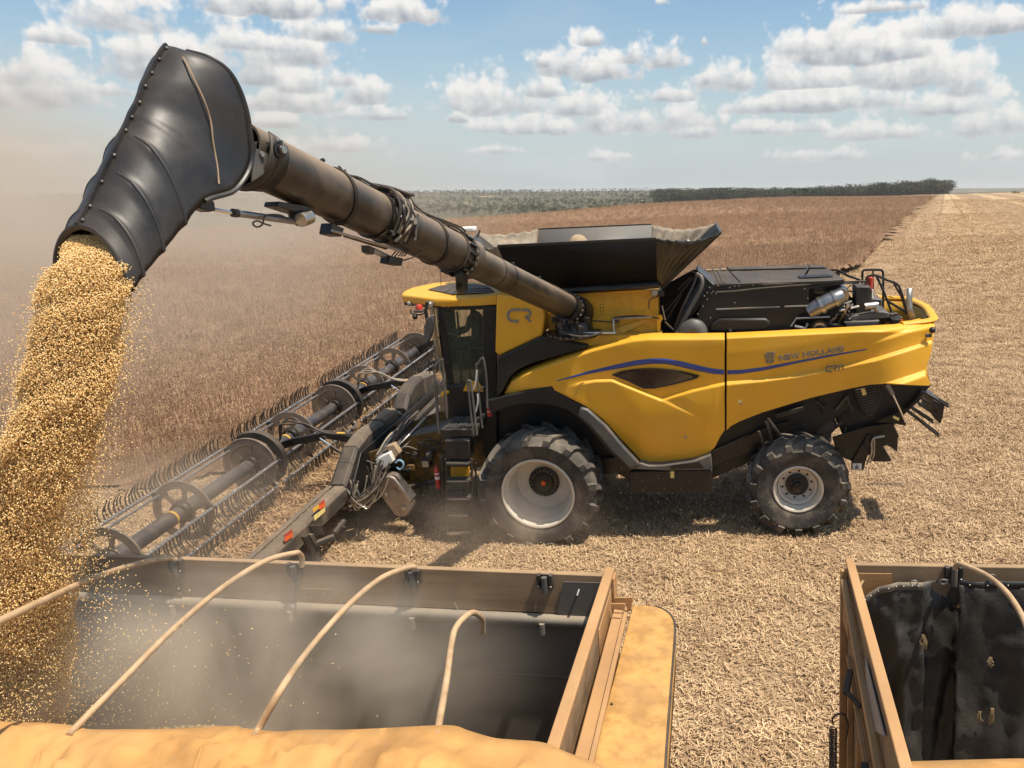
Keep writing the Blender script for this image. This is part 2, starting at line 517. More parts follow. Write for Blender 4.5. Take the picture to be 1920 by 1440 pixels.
M['disc'] = pmat('reel_disc', (0.22, 0.175, 0.135), 0.38, metal=0.3, var=0.15, dust=0.4, up=0.3, dustcol=(0.26, 0.19, 0.13))
M['deck'] = pmat('draper_belt', (0.05, 0.042, 0.034), 0.7, var=0.3, dust=0.7, up=0.9, dustcol=(0.25, 0.17, 0.10))
M['fabric'] = pmat('dusty_canvas', (0.20, 0.17, 0.13), 0.85, var=0.3, scale=8, dust=0.45, up=0.6, dustcol=(0.42, 0.33, 0.24), bump=0.01, bscale=18)
M['fabricdark'] = pmat('black_vinyl', (0.012, 0.012, 0.011), 0.30, var=0.4, scale=5, dust=0.14, up=0.5, bump=0.012, bscale=9)
M['tan'] = pmat('dusty_tan_cover', (0.36, 0.26, 0.16), 0.8, var=0.2, scale=8, dust=0.3)
M['hose'] = pmat('hydraulic_hose', (0.022, 0.020, 0.018), 0.45, var=0.2, dust=0.25, up=0.6)
M['paleh'] = pmat('pale_dusty_hose', (0.30, 0.25, 0.19), 0.55, var=0.2, dust=0.3)
M['red'] = pmat('red_paint', (0.42, 0.02, 0.015), 0.3, var=0.1, dust=0.25)
M['greymetal'] = pmat('pale_far_panel', (0.115, 0.113, 0.107), 0.45, var=0.06, scale=1.5, dust=0.15)
M['duct'] = pmat('aluminised_duct', (0.27, 0.27, 0.28), 0.33, metal=0.75, var=0.2, scale=5)
M['bluegrey'] = pmat('blue_handle', (0.22, 0.38, 0.50), 0.5, var=0.1)
M['skin'] = pmat('skin', (0.30, 0.15, 0.09), 0.55, var=0.08)
M['shirt'] = pmat('dark_work_shirt', (0.035, 0.04, 0.05), 0.85, var=0.2)
M['trousers'] = pmat('dark_trousers', (0.02, 0.022, 0.03), 0.9, var=0.2)
M['tin'] = pmat('ochre_trailer_paint', (0.36, 0.185, 0.070), 0.6, var=0.2, scale=3, dust=0.5, up=0.6, dustcol=(0.50, 0.31, 0.15), bump=0.0015, bscale=40, streak=(0.25, 0.25, 1.4))
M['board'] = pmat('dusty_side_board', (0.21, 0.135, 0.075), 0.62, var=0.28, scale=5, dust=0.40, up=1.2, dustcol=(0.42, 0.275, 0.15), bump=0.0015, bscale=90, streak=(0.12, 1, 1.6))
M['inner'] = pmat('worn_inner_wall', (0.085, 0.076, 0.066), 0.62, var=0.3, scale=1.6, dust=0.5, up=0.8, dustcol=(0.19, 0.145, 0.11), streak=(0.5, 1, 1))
M['innerbeam'] = pmat('dusty_rub_rail', (0.14, 0.125, 0.105), 0.5, var=0.2, scale=4, dust=0.5, up=1.0, dustcol=(0.36, 0.29, 0.21))
M['hoop'] = pmat('tan_hoop_pipe', (0.42, 0.26, 0.13), 0.42, var=0.25, scale=7, dust=0.5, up=0.5, dustcol=(0.56, 0.37, 0.20), alt=(0.50, 0.35, 0.21))
M['tarp'] = pmat('ochre_tarpaulin', (0.50, 0.25, 0.072), 0.72, var=0.22, scale=2.0, dust=0.5, up=0.2, dustcol=(0.54, 0.32, 0.13), bump=0.003, bscale=22)
M['rust'] = pmat('rusty_yellow_sheet', (0.50, 0.27, 0.080), 0.55, var=0.25, scale=7, dust=0.62, up=0.05, dustcol=(0.34, 0.19, 0.08), bump=0.002, bscale=50)
M['blacktarp'] = pmat('black_tarpaulin', (0.030, 0.028, 0.025), 0.40, var=0.25, scale=3, dust=0.20, up=1.4, dustcol=(0.17, 0.145, 0.115), bump=0.010, bscale=26)
M['rope'] = pmat('frayed_rope', (0.36, 0.25, 0.13), 0.9, var=0.3)


def glass_mat(name, tint, gloss=0.08):
    m = bpy.data.materials.new(name); m.use_nodes = True; nt = m.node_tree; nt.nodes.clear()
    o = nd(nt, 'ShaderNodeOutputMaterial'); t = nd(nt, 'ShaderNodeBsdfTransparent'); t.inputs[0].default_value = (*tint, 1)
    g = nd(nt, 'ShaderNodeBsdfGlossy'); g.inputs['Roughness'].default_value = 0.04; g.inputs[0].default_value = (0.9, 0.95, 0.9, 1)
    d = nd(nt, 'ShaderNodeBsdfDiffuse'); d.inputs[0].default_value = (0.40, 0.43, 0.28, 1)
    f = nd(nt, 'ShaderNodeFresnel'); f.inputs[0].default_value = 1.5
    ms = nd(nt, 'ShaderNodeMixShader'); nt.links.new(mth(nt, 'ADD', f.outputs[0], gloss, clamp=True), ms.inputs[0])
    nt.links.new(t.outputs[0], ms.inputs[1]); nt.links.new(g.outputs[0], ms.inputs[2])
    ms2 = nd(nt, 'ShaderNodeMixShader'); ms2.inputs[0].default_value = 0.10
    nt.links.new(ms.outputs[0], ms2.inputs[1]); nt.links.new(d.outputs[0], ms2.inputs[2])
    nt.links.new(ms2.outputs[0], o.inputs[0])
    return m


M['glass'] = glass_mat('green_tinted_glass', (0.93, 0.98, 0.88), 0.02)
M['darkglass'] = pmat('smoked_glass', (0.055, 0.035, 0.022), 0.12, var=0.3, scale=2, spec=0.8)

# ------------------------------------------------------------------ ground and fields
def ground_material():
    m = bpy.data.materials.new('stubble_ground'); m.use_nodes = True
    nt = m.node_tree; bs = nt.nodes['Principled BSDF']
    pos = nd(nt, 'ShaderNodeNewGeometry').outputs['Position']
    sp = nd(nt, 'ShaderNodeSeparateXYZ'); nt.links.new(pos, sp.inputs[0])
    x, y = sp.outputs[0], sp.outputs[1]
    n0 = noi(nt, pos, 0.35, 5, 0.6)
    n1 = noi(nt, vmth(nt, 'MULTIPLY', pos, (1, 1, 0.2)), 9.0, 8, 0.72)
    n2 = noi(nt, pos, 55.0, 4, 0.7)
    straw = mixc(nt, mapr(nt, n1, 0.35, 0.62), (0.29, 0.190, 0.112), (0.54, 0.388, 0.240))
    straw = mixc(nt, mapr(nt, n2, 0.3, 0.75), mixc(nt, 1.0, straw, (0.62, 0.58, 0.54), 'MULTIPLY'), straw)
    straw = mixc(nt, mth(nt, 'MULTIPLY', mapr(nt, n0, 0.4, 0.66), 0.45), straw, (0.20, 0.118, 0.062))
    # combine swaths: long lines parallel to the edge of the crop
    s = mth(nt, 'ADD', mth(nt, 'MULTIPLY', x, 0.927), mth(nt, 'MULTIPLY', y, -0.3746))
    wob = mth(nt, 'MULTIPLY', noi(nt, pos, 0.03, 3, 0.5), 2.0)
    ph = mth(nt, 'ADD', s, wob)
    sw = mapr(nt, mth(nt, 'SINE', mth(nt, 'MULTIPLY', ph, 0.37)), -0.2, 0.9)
    tr = mapr(nt, mth(nt, 'SINE', mth(nt, 'MULTIPLY', ph, 1.9)), 0.75, 0.98)
    far = mapr(nt, y, 28.0, 90.0)
    straw = mixc(nt, mth(nt, 'MULTIPLY', mth(nt, 'MULTIPLY', sw, far), 0.5), straw, (0.62, 0.46, 0.27))
    straw = mixc(nt, mth(nt, 'MULTIPLY', mth(nt, 'MULTIPLY', tr, far), 0.75), straw, (0.24, 0.145, 0.08))
    # valley beyond the far edge: scrub, far fields
    e = mth(nt, 'ADD', mth(nt, 'MULTIPLY', mth(nt, 'ADD', x, 38.0), -335 / 409.8), mth(nt, 'MULTIPLY', mth(nt, 'SUBTRACT', y, 165.0), 236 / 409.8))
    n3 = noi(nt, vmth(nt, 'MULTIPLY', pos, (1.0, 0.35, 1)), 0.006, 5, 0.6)
    n4 = noi(nt, pos, 0.05, 6, 0.7)
    green = mixc(nt, mapr(nt, n4, 0.35, 0.65), (0.070, 0.068, 0.040), (0.13, 0.110, 0.066))
    fields = mixc(nt, mapr(nt, n3, 0.60, 0.68), green, (0.42, 0.31, 0.19))
    col = mixc(nt, mapr(nt, e, 4.0, 14.0), straw, fields)
    nt.links.new(col, bs.inputs['Base Color'])
    bs.inputs['Roughness'].default_value = 0.9
    bs.inputs['Specular IOR Level'].default_value = 0.15
    b = nd(nt, 'ShaderNodeBump'); b.inputs['Strength'].default_value = 0.8; b.inputs['Distance'].default_value = 0.05
    nt.links.new(mth(nt, 'ADD', n1, mth(nt, 'MULTIPLY', n2, 0.3)), b.inputs['Height']); nt.links.new(b.outputs[0], bs.inputs['Normal'])
    return m


def make_ground():
    rs = [0.0] + list(np.geomspace(1.5, 9000, 230))
    th = np.concatenate([np.linspace(-math.pi, -0.9, 50, endpoint=False), np.linspace(-0.9, 0.75, 240, endpoint=False), np.linspace(0.75, math.pi, 50, endpoint=False)])
    nt_ = len(th); R, T = np.meshgrid(rs[1:], th, indexing='ij')
    X = R * np.sin(T); Y = R * np.cos(T); Z = gz(X, Y)
    rg = np.random.default_rng(3)
    near = (R < 60)
    Z = Z + near * rg.normal(0, 0.006, Z.shape)
    v = np.stack([X, Y, Z], -1).reshape(-1, 3)
    v = np.vstack([[[0, 0, float(gz(0, 0))]], v]).astype(np.float32)
    i = np.arange(len(rs) - 2)[:, None]; j = np.arange(nt_)[None, :]
    a = 1 + i * nt_ + j; b = 1 + i * nt_ + (j + 1) % nt_
    q = np.stack([a, a + nt_, b + nt_, b], -1).reshape(-1, 4)
    fs = [tuple(t) for t in q.tolist()] + [(0, 1 + k, 1 + (k + 1) % nt_) for k in range(nt_)]
    me = bpy.data.meshes.new('ground'); me.from_pydata(v.tolist(), [], fs); me.materials.append(ground_material()); me.shade_smooth()
    o = link('ground', me); tag(o, kind='structure')
    o.data.update()
    bm = bmesh.new(); bm.from_mesh(me); bmesh.ops.recalc_face_normals(bm, faces=bm.faces)
    if sum(f.normal.z for f in list(bm.faces)[:200]) < 0: bmesh.ops.reverse_faces(bm, faces=bm.faces)
    bm.to_mesh(me); bm.free()


make_ground()

# outline of the standing crop, world coordinates
_he = H.world((-6.9, 8.9, 0)); _hn = H.world((-7.0, 2.0, 0)); _hb = H.world((-1.0, 9.2, 0))
_left = H.world((-30, -0.2, 0))
CROP = [(-12.5, 17.3), (-10.4, 17.0), (-9.4, 17.7), (_hn[0], _hn[1]), (_he[0], _he[1]), (_hb[0], _hb[1]), (6.5, 36.0), (14.5, 47), (48, 131), (198, 500), (-38, 165), (-170, -22), (_left[0] - 40, _left[1] - 4), (_left[0], _left[1]), (-20, 18.2)]


def inside(poly, X, Y):
    r = np.zeros(np.shape(X), bool); n = len(poly)
    for i in range(n):
        x1, y1 = poly[i]; x2, y2 = poly[(i + 1) % n]
        if y1 == y2: continue
        c = ((Y < y1) != (Y < y2)) & (X < (x2 - x1) * (Y - y1) / (y2 - y1) + x1)
        r ^= c
    return r


def ramp(X, Y):
    """the crop is thin and laid flat along its near edge"""
    return 0.12 + 0.88 * sm(17.2, 20.5, Y + 0.25 * np.sin(X * 1.7) + (X + 10) * .12 * (X > -10))


def crop_col(nt, pos):
    n1 = noi(nt, pos, 0.05, 4, 0.6); n2 = noi(nt, pos, 3.0, 8, 0.75); n3 = noi(nt, pos, 24.0, 6, 0.75)
    sp = nd(nt, 'ShaderNodeSeparateXYZ'); nt.links.new(pos, sp.inputs[0])
    # drill rows run along the edge of the field
    s = mth(nt, 'ADD', mth(nt, 'MULTIPLY', sp.outputs[0], 0.927), mth(nt, 'MULTIPLY', sp.outputs[1], -0.3746))
    rows = mth(nt, 'SINE', mth(nt, 'MULTIPLY', s, 2 * math.pi / 0.9))
    k = mth(nt, 'ADD', mth(nt, 'MULTIPLY', n2, 0.6), mth(nt, 'MULTIPLY', n3, 0.5))
    col = mixc(nt, mapr(nt, k, 0.42, 0.68), (0.225, 0.135, 0.078), (0.45, 0.292, 0.178))
    col = mixc(nt, mth(nt, 'MULTIPLY', mapr(nt, rows, -1.0, 0.2, 1.0, 0.0), 0.20), col, (0.15, 0.09, 0.06))
    col = mixc(nt, mth(nt, 'MULTIPLY', mapr(nt, n1, 0.4, 0.65), 0.30), col, (0.26, 0.155, 0.10))
    return col, k


def make_crop():
    # canopy sheet
    m = bpy.data.materials.new('dry_soybean_canopy'); m.use_nodes = True; nt = m.node_tree; bs = nt.nodes['Principled BSDF']
    pos = nd(nt, 'ShaderNodeNewGeometry').outputs['Position']
    col, k = crop_col(nt, pos)
    spy = nd(nt, 'ShaderNodeSeparateXYZ'); nt.links.new(pos, spy.inputs[0])
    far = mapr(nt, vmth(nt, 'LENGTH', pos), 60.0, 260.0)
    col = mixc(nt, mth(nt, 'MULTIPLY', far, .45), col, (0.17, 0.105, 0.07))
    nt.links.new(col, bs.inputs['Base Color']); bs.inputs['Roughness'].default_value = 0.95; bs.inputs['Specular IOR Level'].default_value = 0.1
    b = nd(nt, 'ShaderNodeBump'); b.inputs['Distance'].default_value = 0.12; b.inputs['Strength'].default_value = 1.0
    nt.links.new(k, b.inputs['Height']); nt.links.new(b.outputs[0], bs.inputs['Normal'])
    v = []; f = []; idx = {}
    def sheet(x0, x1, y0, y1, dx, rough, hole=None):
        xs = np.arange(x0, x1 + dx, dx); ys = np.arange(y0, y1 + dx, dx)
        X, Y = np.meshgrid(xs, ys, indexing='ij')
        XC = X[:-1, :-1] + dx / 2; YC = Y[:-1, :-1] + dx / 2
        ok = inside(CROP, XC, YC)
        if hole is not None:
            hx0, hx1, hy0, hy1 = hole
            ok &= ~((XC > hx0) & (XC < hx1) & (YC > hy0) & (YC < hy1))
        rg = np.random.default_rng(5)
        Z = gz(X, Y) + 0.03 + ramp(X, Y) * (0.39 + rg.uniform(-rough, rough, X.shape))
        base = len(v)
        v.extend(np.stack([X, Y, Z], -1).reshape(-1, 3).tolist())
        ny = len(ys); I, J = np.nonzero(ok)
        a = base + I * ny + J
        f.extend(np.stack([a, a + ny, a + ny + 1, a + 1], -1).tolist())
    sheet(-30, 26, 12, 68, 0.25, 0.13)
    sheet(-200, 230, -30, 520, 2.0, 0.10, hole=(-30, 26, 12, 68))
    me = bpy.data.meshes.new('crop_canopy'); me.from_pydata(v, [], f)
    bm = bmesh.new(); bm.from_mesh(me)
    bmesh.ops.delete(bm, geom=[q for q in bm.verts if not q.link_faces], context='VERTS')
    bm.to_mesh(me); bm.free()
    me.materials.append(m); me.shade_smooth()
    o = link('crop_field', me); tag(o, 'standing dry brown soybean crop filling the field beyond the header', 'crop', kind='stuff')


make_crop()


def scatter(name, srcs, P, R, S, which=None):
    """one object whose points carry instances of the given meshes (geometry nodes)"""
    me = bpy.data.meshes.new(name); P = np.asarray(P, np.float32)
    me.vertices.add(len(P)); me.vertices.foreach_set('co', P.ravel())
    a = me.attributes.new('rot', 'FLOAT_VECTOR', 'POINT'); a.data.foreach_set('vector', np.asarray(R, np.float32).ravel())
    a = me.attributes.new('sc', 'FLOAT_VECTOR', 'POINT'); a.data.foreach_set('vector', np.asarray(S, np.float32).ravel())
    a = me.attributes.new('pick', 'INT', 'POINT')
    a.data.foreach_set('value', (np.arange(len(P)) % len(srcs)).astype(np.int32) if which is None else np.asarray(which, np.int32))
    o = link(name, me)
    g = bpy.data.node_groups.new(name + '_spread', 'GeometryNodeTree')
    g.interface.new_socket("Geometry", in_out='INPUT', socket_type='NodeSocketGeometry')
    g.interface.new_socket("Geometry", in_out='OUTPUT', socket_type='NodeSocketGeometry')
    gi = nd(g, 'NodeGroupInput'); go = nd(g, 'NodeGroupOutput')
    ip = nd(g, 'GeometryNodeInstanceOnPoints'); g.links.new(gi.outputs[0], ip.inputs['Points'])
    gt = nd(g, 'GeometryNodeGeometryToInstance')
    for s in reversed(srcs):
        oi = nd(g, 'GeometryNodeObjectInfo'); oi.inputs['Object'].default_value = s
        g.links.new(oi.outputs['Geometry'], gt.inputs[0])
    g.links.new(gt.outputs[0], ip.inputs['Instance'])
    ip.inputs['Pick Instance'].default_value = True
    def att(n, t):
        q = nd(g, 'GeometryNodeInputNamedAttribute', data_type=t); q.inputs['Name'].default_value = n
        return q.outputs['Attribute']
    g.links.new(att('pick', 'INT'), ip.inputs['Instance Index'])
    er = nd(g, 'FunctionNodeEulerToRotation'); g.links.new(att('rot', 'FLOAT_VECTOR'), er.inputs[0])
    g.links.new(er.outputs[0], ip.inputs['Rotation'])
    g.links.new(att('sc', 'FLOAT_VECTOR'), ip.inputs['Scale'])
    g.links.new(ip.outputs[0], go.inputs[0])
    md = o.modifiers.new('spread', 'NODES'); md.node_group = g
    return o


def leafmat(name, c1, c2, rough=0.85):
    m = bpy.data.materials.new(name); m.use_nodes = True; nt = m.node_tree; bs = nt.nodes['Principled BSDF']
    oi = nd(nt, 'ShaderNodeObjectInfo')
    pos = nd(nt, 'ShaderNodeNewGeometry').outputs['Position']
    k = mth(nt, 'MULTIPLY_ADD', noi(nt, pos, 7.0, 4, 0.7), 0.6, mth(nt, 'MULTIPLY', oi.outputs['Random'], 0.5))
    nt.links.new(mixc(nt, mapr(nt, k, 0.25, 0.85), c1, c2), bs.inputs['Base Color'])
    bs.inputs['Roughness'].default_value = rough; bs.inputs['Specular IOR Level'].default_value = 0.2
    return m


def src(name, b, mat, smooth=False):
    """a mesh used only as a source of instances; it is not linked to the scene"""
    return bpy.data.objects.new(name, b.mesh(name, mat, smooth))


def make_plants():
    rg = random.Random(11)
    mt = leafmat('dry_soybean_stems', (0.30, 0.182, 0.108), (0.60, 0.40, 0.248))
    srcs = []
    for k in range(5):
        b = B()
        for s_ in range(9):                     # one tuft: several upright stems with pods
            bx, by = rg.uniform(-.22, .22), rg.uniform(-.22, .22)
            h = rg.uniform(.28, .46); lx, ly = rg.uniform(-.1, .1), rg.uniform(-.1, .1)
            w = .007
            a = rg.uniform(0, 3.14); cx_, sy_ = math.cos(a) * w, math.sin(a) * w
            b.add([(bx - cx_, by - sy_, 0), (bx + cx_, by + sy_, 0), (bx + lx + cx_ * .5, by + ly + sy_ * .5, h), (bx + lx - cx_ * .5, by + ly - sy_ * .5, h)], [(0, 1, 2, 3)])
            for q in range(5):                  # pods hang close to the stem
                t = rg.uniform(.35, 1); px, py, pz = bx + lx * t, by + ly * t, h * t
                a = rg.uniform(0, 6.28); L = rg.uniform(.035, .06); ww = .010
                dx, dy, dz = math.cos(a) * L * .75, math.sin(a) * L * .75, rg.uniform(-.02, .05)
                b.add([(px, py, pz), (px + dx * .5 - dy * .2, py + dy * .5 + dx * .2, pz + dz * .5 + ww), (px + dx, py + dy, pz + dz), (px + dx * .5, py + dy * .5, pz + dz * .5 - ww)], [(0, 1, 2, 3)])
        srcs.append(src('plant_tuft', b, mt))
    rn = np.random.default_rng(21)
    P = []
    def band(n, x0, x1, y0, y1):
        X = rn.uniform(x0, x1, n); Y = rn.uniform(y0, y1, n)
        ok = inside(CROP, X, Y)
        # keep to what the camera could see or nearly see
        ok &= (X > -0.92 * Y - 2) & (X < 0.70 * Y + 3)
        return np.stack([X[ok], Y[ok]], -1)
    P = np.vstack([band(26000, -27, 12, 12, 32), band(30000, -48, 22, 32, 60), band(34000, -110, 48, 60, 130), band(40000, -120, 150, 125, 330)])
    r = np.hypot(P[:, 0], P[:, 1])
    sc = 0.85 + rn.uniform(0, .45, len(P)) + 0.5 * sm(40, 130, r) + 0.9 * sm(130, 330, r)
    k_ = ramp(P[:, 0], P[:, 1]); Z = gz(P[:, 0], P[:, 1]) + 0.30 * k_
    sc = sc * (.45 + .55 * k_)
    Rr = np.stack([rn.normal(0, .12, len(P)), rn.normal(0, .12, len(P)), rn.uniform(0, 6.28, len(P))], -1)
    S = np.stack([sc, sc, sc * 0.92], -1)
    o = scatter('crop_stems', srcs, np.column_stack([P, Z]), Rr, S)
    tag(o, 'upright dry soybean stems and pods of the standing crop', 'crop', kind='stuff')

    # cut straw lying on the stubble
    ms = leafmat('cut_straw', (0.37, 0.242, 0.136), (0.68, 0.485, 0.285), 0.7)
    srcs = []
    for k in range(5):
        b = B()
        for s_ in range(40):
            x, y = rg.gauss(0, .14), rg.gauss(0, .14); a = rg.uniform(0, 6.28); L = rg.uniform(.03, .12); w = rg.uniform(.003, .006)
            z0, z1 = rg.uniform(0, .035), rg.uniform(0, .055); c, s2 = math.cos(a), math.sin(a)
            b.add([(x - s2 * w, y + c * w, z0), (x + s2 * w, y - c * w, z0), (x + c * L + s2 * w, y + s2 * L - c * w, z1), (x + c * L - s2 * w, y + s2 * L + c * w, z1)], [(0, 1, 2, 3)])
        for s_ in range(5):                     # short standing stubs
            x, y = rg.uniform(-.25, .25), rg.uniform(-.25, .25); h = rg.uniform(.03, .08); w = .005; l = rg.uniform(-.03, .03)
            b.add([(x - w, y, 0), (x + w, y, 0), (x + w + l, y, h), (x - w + l, y, h)], [(0, 1, 2, 3)])
        srcs.append(src('straw_wisp', b, ms))
    def near(n, x0, x1, y0, y1):
        X = rn.uniform(x0, x1, n); Y = rn.uniform(y0, y1, n)
        ok = ~inside(CROP, X, Y) & (X > -0.92 * Y - 2) & (X < 0.62 * Y + 3)
        return np.stack([X[ok], Y[ok]], -1)
    P = np.vstack([near(30000, -14, 13, 4, 20), near(26000, -12, 22, 20, 36), near(24000, 4, 44, 36, 72), near(20000, 12, 75, 66, 130), near(22000, 40, 190, 125, 300)])
    # straw lies in windrows: thin the rest
    ph = 0.5 + 0.5 * np.sin(P[:, 0] * 1.3 - P[:, 1] * 0.5 + 2 * np.sin(P[:, 1] * 0.3))
    s_ = P[:, 0] * .927 - P[:, 1] * .3746 + 1.2 * np.sin(P[:, 1] * .02)
    sw = sm(-.3, .8, np.sin(s_ * .37)) * .6 + .4 - .5 * sm(.7, .98, np.sin(s_ * 1.9))
    fy = sm(24, 60, P[:, 1])
    keep = rn.uniform(0, 1, len(P)) < (0.42 + 0.58 * ph) * (1 - fy) + fy * sw * .75
    P = P[keep]; r = np.hypot(P[:, 0], P[:, 1])
    sc = rn.uniform(.7, 1.35, len(P)) * (1 + 0.9 * sm(18, 70, r) + 1.6 * sm(90, 300, r))
    Z = gz(P[:, 0], P[:, 1]) + 0.002
    Rr = np.stack([rn.normal(KY, .05, len(P)), rn.normal(-KX, .05, len(P)), rn.uniform(0, 6.28, len(P))], -1)
    o = scatter('stubble_straw', srcs, np.column_stack([P, Z]), Rr, np.stack([sc, sc, sc], -1))
    tag(o, 'loose pale cut straw and stubble lying on the harvested ground', 'straw', kind='stuff')


make_plants()


def make_trees():
    rg = random.Random(5)
    mt = leafmat('tree_foliage', (0.022, 0.028, 0.014), (0.075, 0.082, 0.042))
    mb = pmat('tree_bark', (0.10, 0.08, 0.06), 0.9)
    def crown(b, cx, cy, cz, r, n):
        for _ in range(n):
            th, ph = rg.uniform(0, 6.28), math.acos(rg.uniform(-.6, 1)); rr = r * rg.uniform(.55, 1.08)
            p = np.array([cx + rr * math.sin(ph) * math.cos(th), cy + rr * math.sin(ph) * math.sin(th), cz + rr * .62 * math.cos(ph)])
            q = rg.uniform(.25, .6) * r * .36; u = unit([rg.gauss(0, 1), rg.gauss(0, 1), rg.gauss(0, .6)]); w = unit(np.cross(u, [rg.gauss(0, 1), rg.gauss(0, 1), rg.gauss(0, 1)]))
            b.add([p - u * q, p + w * q * .8, p + u * q, p - w * q * .8], [(0, 1, 2, 3)])
    def tree(h, spread, n):
        b = B(); b.mi = 1
        b.tube([(0, 0, -1), (rg.uniform(-.2, .2), 0, h * .35), (rg.uniform(-.5, .5), rg.uniform(-.4, .4), h * .7)], [.28, .2, .1], 5)
        for _ in range(4):
            a = rg.uniform(0, 6.28)
            b.tube([(0, 0, h * .35), (math.cos(a) * spread * .5, math.sin(a) * spread * .5, h * .68)], [.12, .05], 4)
        b.mi = 0
        for _ in range(7):
            a = rg.uniform(0, 6.28); d = rg.uniform(0, spread * .62)
            crown(b, math.cos(a) * d, math.sin(a) * d, h * rg.uniform(.55, .86), spread * rg.uniform(.35, .6), n)
        return b
    srcs = [src('wood_tree', tree(h, s, 22), [mt, mb]) for h, s in ((11, 4.2), (13, 4.8), (9, 4.5), (12, 3.6))]
    rn = np.random.default_rng(9)
    # dark wood on the right of the horizon, and the long belt in the valley
    def at(px, d): return (px - CX) / FPX * d, d
    P = []
    for _ in range(2600):
        px = rn.uniform(1225, 1765); d = rn.uniform(820, 1050) + (1765 - px) * 0.25
        if px > 1735 and rn.uniform() < .3: continue
        P.append(at(px, d))
    NW = len(P)
    for _ in range(7000):
        px = rn.uniform(100, 1520); d = rn.uniform(620, 2300)
        if rn.uniform() < .35 + .3 * math.sin(d * .012 + px * .008): continue
        P.append(at(px, d))
    for _ in range(420):
        px = rn.uniform(700, 1760); d = rn.uniform(2300, 3400)
        P.append(at(px, d))
    P = np.array(P); n = len(P); r = P[:, 1]
    pxs = P[:, 0] / P[:, 1] * FPX + CX
    Z = gz(P[:, 0], P[:, 1]) - 0.6
    grp = np.arange(n) < NW
    sc = rn.uniform(.65, 1.1, n) * np.where(grp, 1.6, .60) * (1 + sm(1500, 3000, r))
    o = scatter('woodland', srcs, np.column_stack([P, Z]), np.stack([np.zeros(n), np.zeros(n), rn.uniform(0, 6.28, n)], -1), np.stack([sc * 1.25, sc * 1.25, sc], -1))
    tag(o, 'long belt of dark green woodland along the horizon', 'woodland', kind='stuff')
    # single trees one can tell apart: a row of thin crowned ones and a lone bush on the right
    for k, (px, d, h) in enumerate([(1484, 470, 5.2), (1502, 455, 5.8), (1516, 462, 4.6), (1352, 500, 5.0)]):
        x, y = at(px, d); t = empty('tree', Matrix.Translation((x, y, float(gz(x, y)))))
        tag(t, ['small loose crowned tree before the dark wood, leftmost of the close row of three', 'tallest small tree of the close row of three before the dark wood', 'small tree at the right end of the close row of three before the wood', 'single small tree at the wood edge, well left of the row of three'][k], 'tree', 'single trees before the wood')
        B().tube([(0, 0, -.5), (.1, 0, h * .5), (0, .1, h * .8)], [.12, .09, .05], 6).build('trunk', mb, t)
        b = B(); crown(b, 0, 0, h * .8, h * .34, 90); crown(b, .5, 0, h * .6, h * .25, 50); b.build('crown', mt, t, smooth=False)
    x, y = at(1884, 520); t = empty('bush', Matrix.Translation((x, y, float(gz(x, y)))))
    tag(t, 'lone dark bush standing in the stubble near the right edge of the horizon', 'bush')
    b = B(); crown(b, 0, 0, .9, 1.5, 120); crown(b, 2.4, 0, .7, 1.1, 80); b.build('crown', mt, t, smooth=False)
    B().tube([(0, 0, -.3), (0, 0, .9)], [.1, .06], 6).build('trunk', mb, t)


make_trees()

# ------------------------------------------------------------------ combine harvester
harv = empty('combine_harvester', H.matrix())
tag(harv, 'big yellow combine harvester facing left with its black unloading auger swung out', 'combine harvester')
ipl = lambda pts, x: float(np.interp(x, [p[0] for p in pts], [p[1] for p in pts]))
YS = -1.65


def hp(px, py, y=YS): return H.y(px, py, y)


def plate(name, mat, pts, y0, th, bevel=0.012, parent=harv, lead=None, smooth=True):
    """a plate traced in side view, at lateral place y0, th thick away from the viewer"""
    b = B(); b.prism([hp(x, y, y0) for x, y in pts], (0, th, 0))
    return b.build(name, mat, parent, bevel=bevel, smooth=smooth)


# --- side panels: sheets with their creases modelled
F_TOP = [(945, 738), (949, 724), (960, 706), (980, 694), (1010, 682), (1050, 668), (1110, 648), (1160, 635), (1185, 629), (1215, 626), (1358, 625)]
F_BOT = [(945, 739), (990, 730), (1036, 723), (1040, 731), (1060, 741), (1100, 762), (1130, 786), (1165, 826), (1200, 866), (1212, 870), (1232, 870), (1300, 860), (1325, 852), (1340, 838), (1350, 818), (1358, 806)]
RIDGE = [(1040, 731), (1080, 719), (1115, 712), (1148, 711), (1190, 728), (1240, 748), (1300, 730), (1350, 719), (1358, 717)]


def front_y(px, py):
    top, bot = ipl(F_TOP, px), ipl(F_BOT, px)
    d = py - top; e = bot - py
    y = YS + 0.16 * max(0, (1150 - px) / 205) ** 2
    y += 0.30 * (1 - min(1, max(0, d) / 13)) ** 2                       # rolled top edge
    y += 0.035 * float(sm(14, 60, d)) * float(sm(1140, 1230, px)) - 0.035 * float(sm(1140, 1230, px))
    rd = ipl(RIDGE, px)
    w = float(sm(1060, 1125, px))
    s = float(sm(-2, 5, py - rd))
    y += 0.060 * float(sm(-75, -12, py - rd)) * w * (1 - s)             # the scoop above the ridge
    y -= 0.035 * s * w * float(sm(150, 40, py - rd))
    # second crease running on down to the right
    r2 = 748 + (px - 1240) * 0.46
    if 1240 < px < 1340:
        y += 0.022 * float(sm(-26, -2, py - r2)) * (1 - float(sm(-2, 5, py - r2))) * float(sm(1335, 1265, px))
    y += 0.17 * float(sm(0, 1, max(0, 1 - e / 120))) ** 1.6 * float(sm(1050, 1200, px))
    # wheel arch facet at the lower left
    fac = (py - 760) - (px - 1100) * 0.35
    y += 0.05 * float(sm(0, 60, fac)) * float(sm(1330, 1200, px))
    y += 0.012 * (1 - min(1, max(0, e) / 4))
    return y


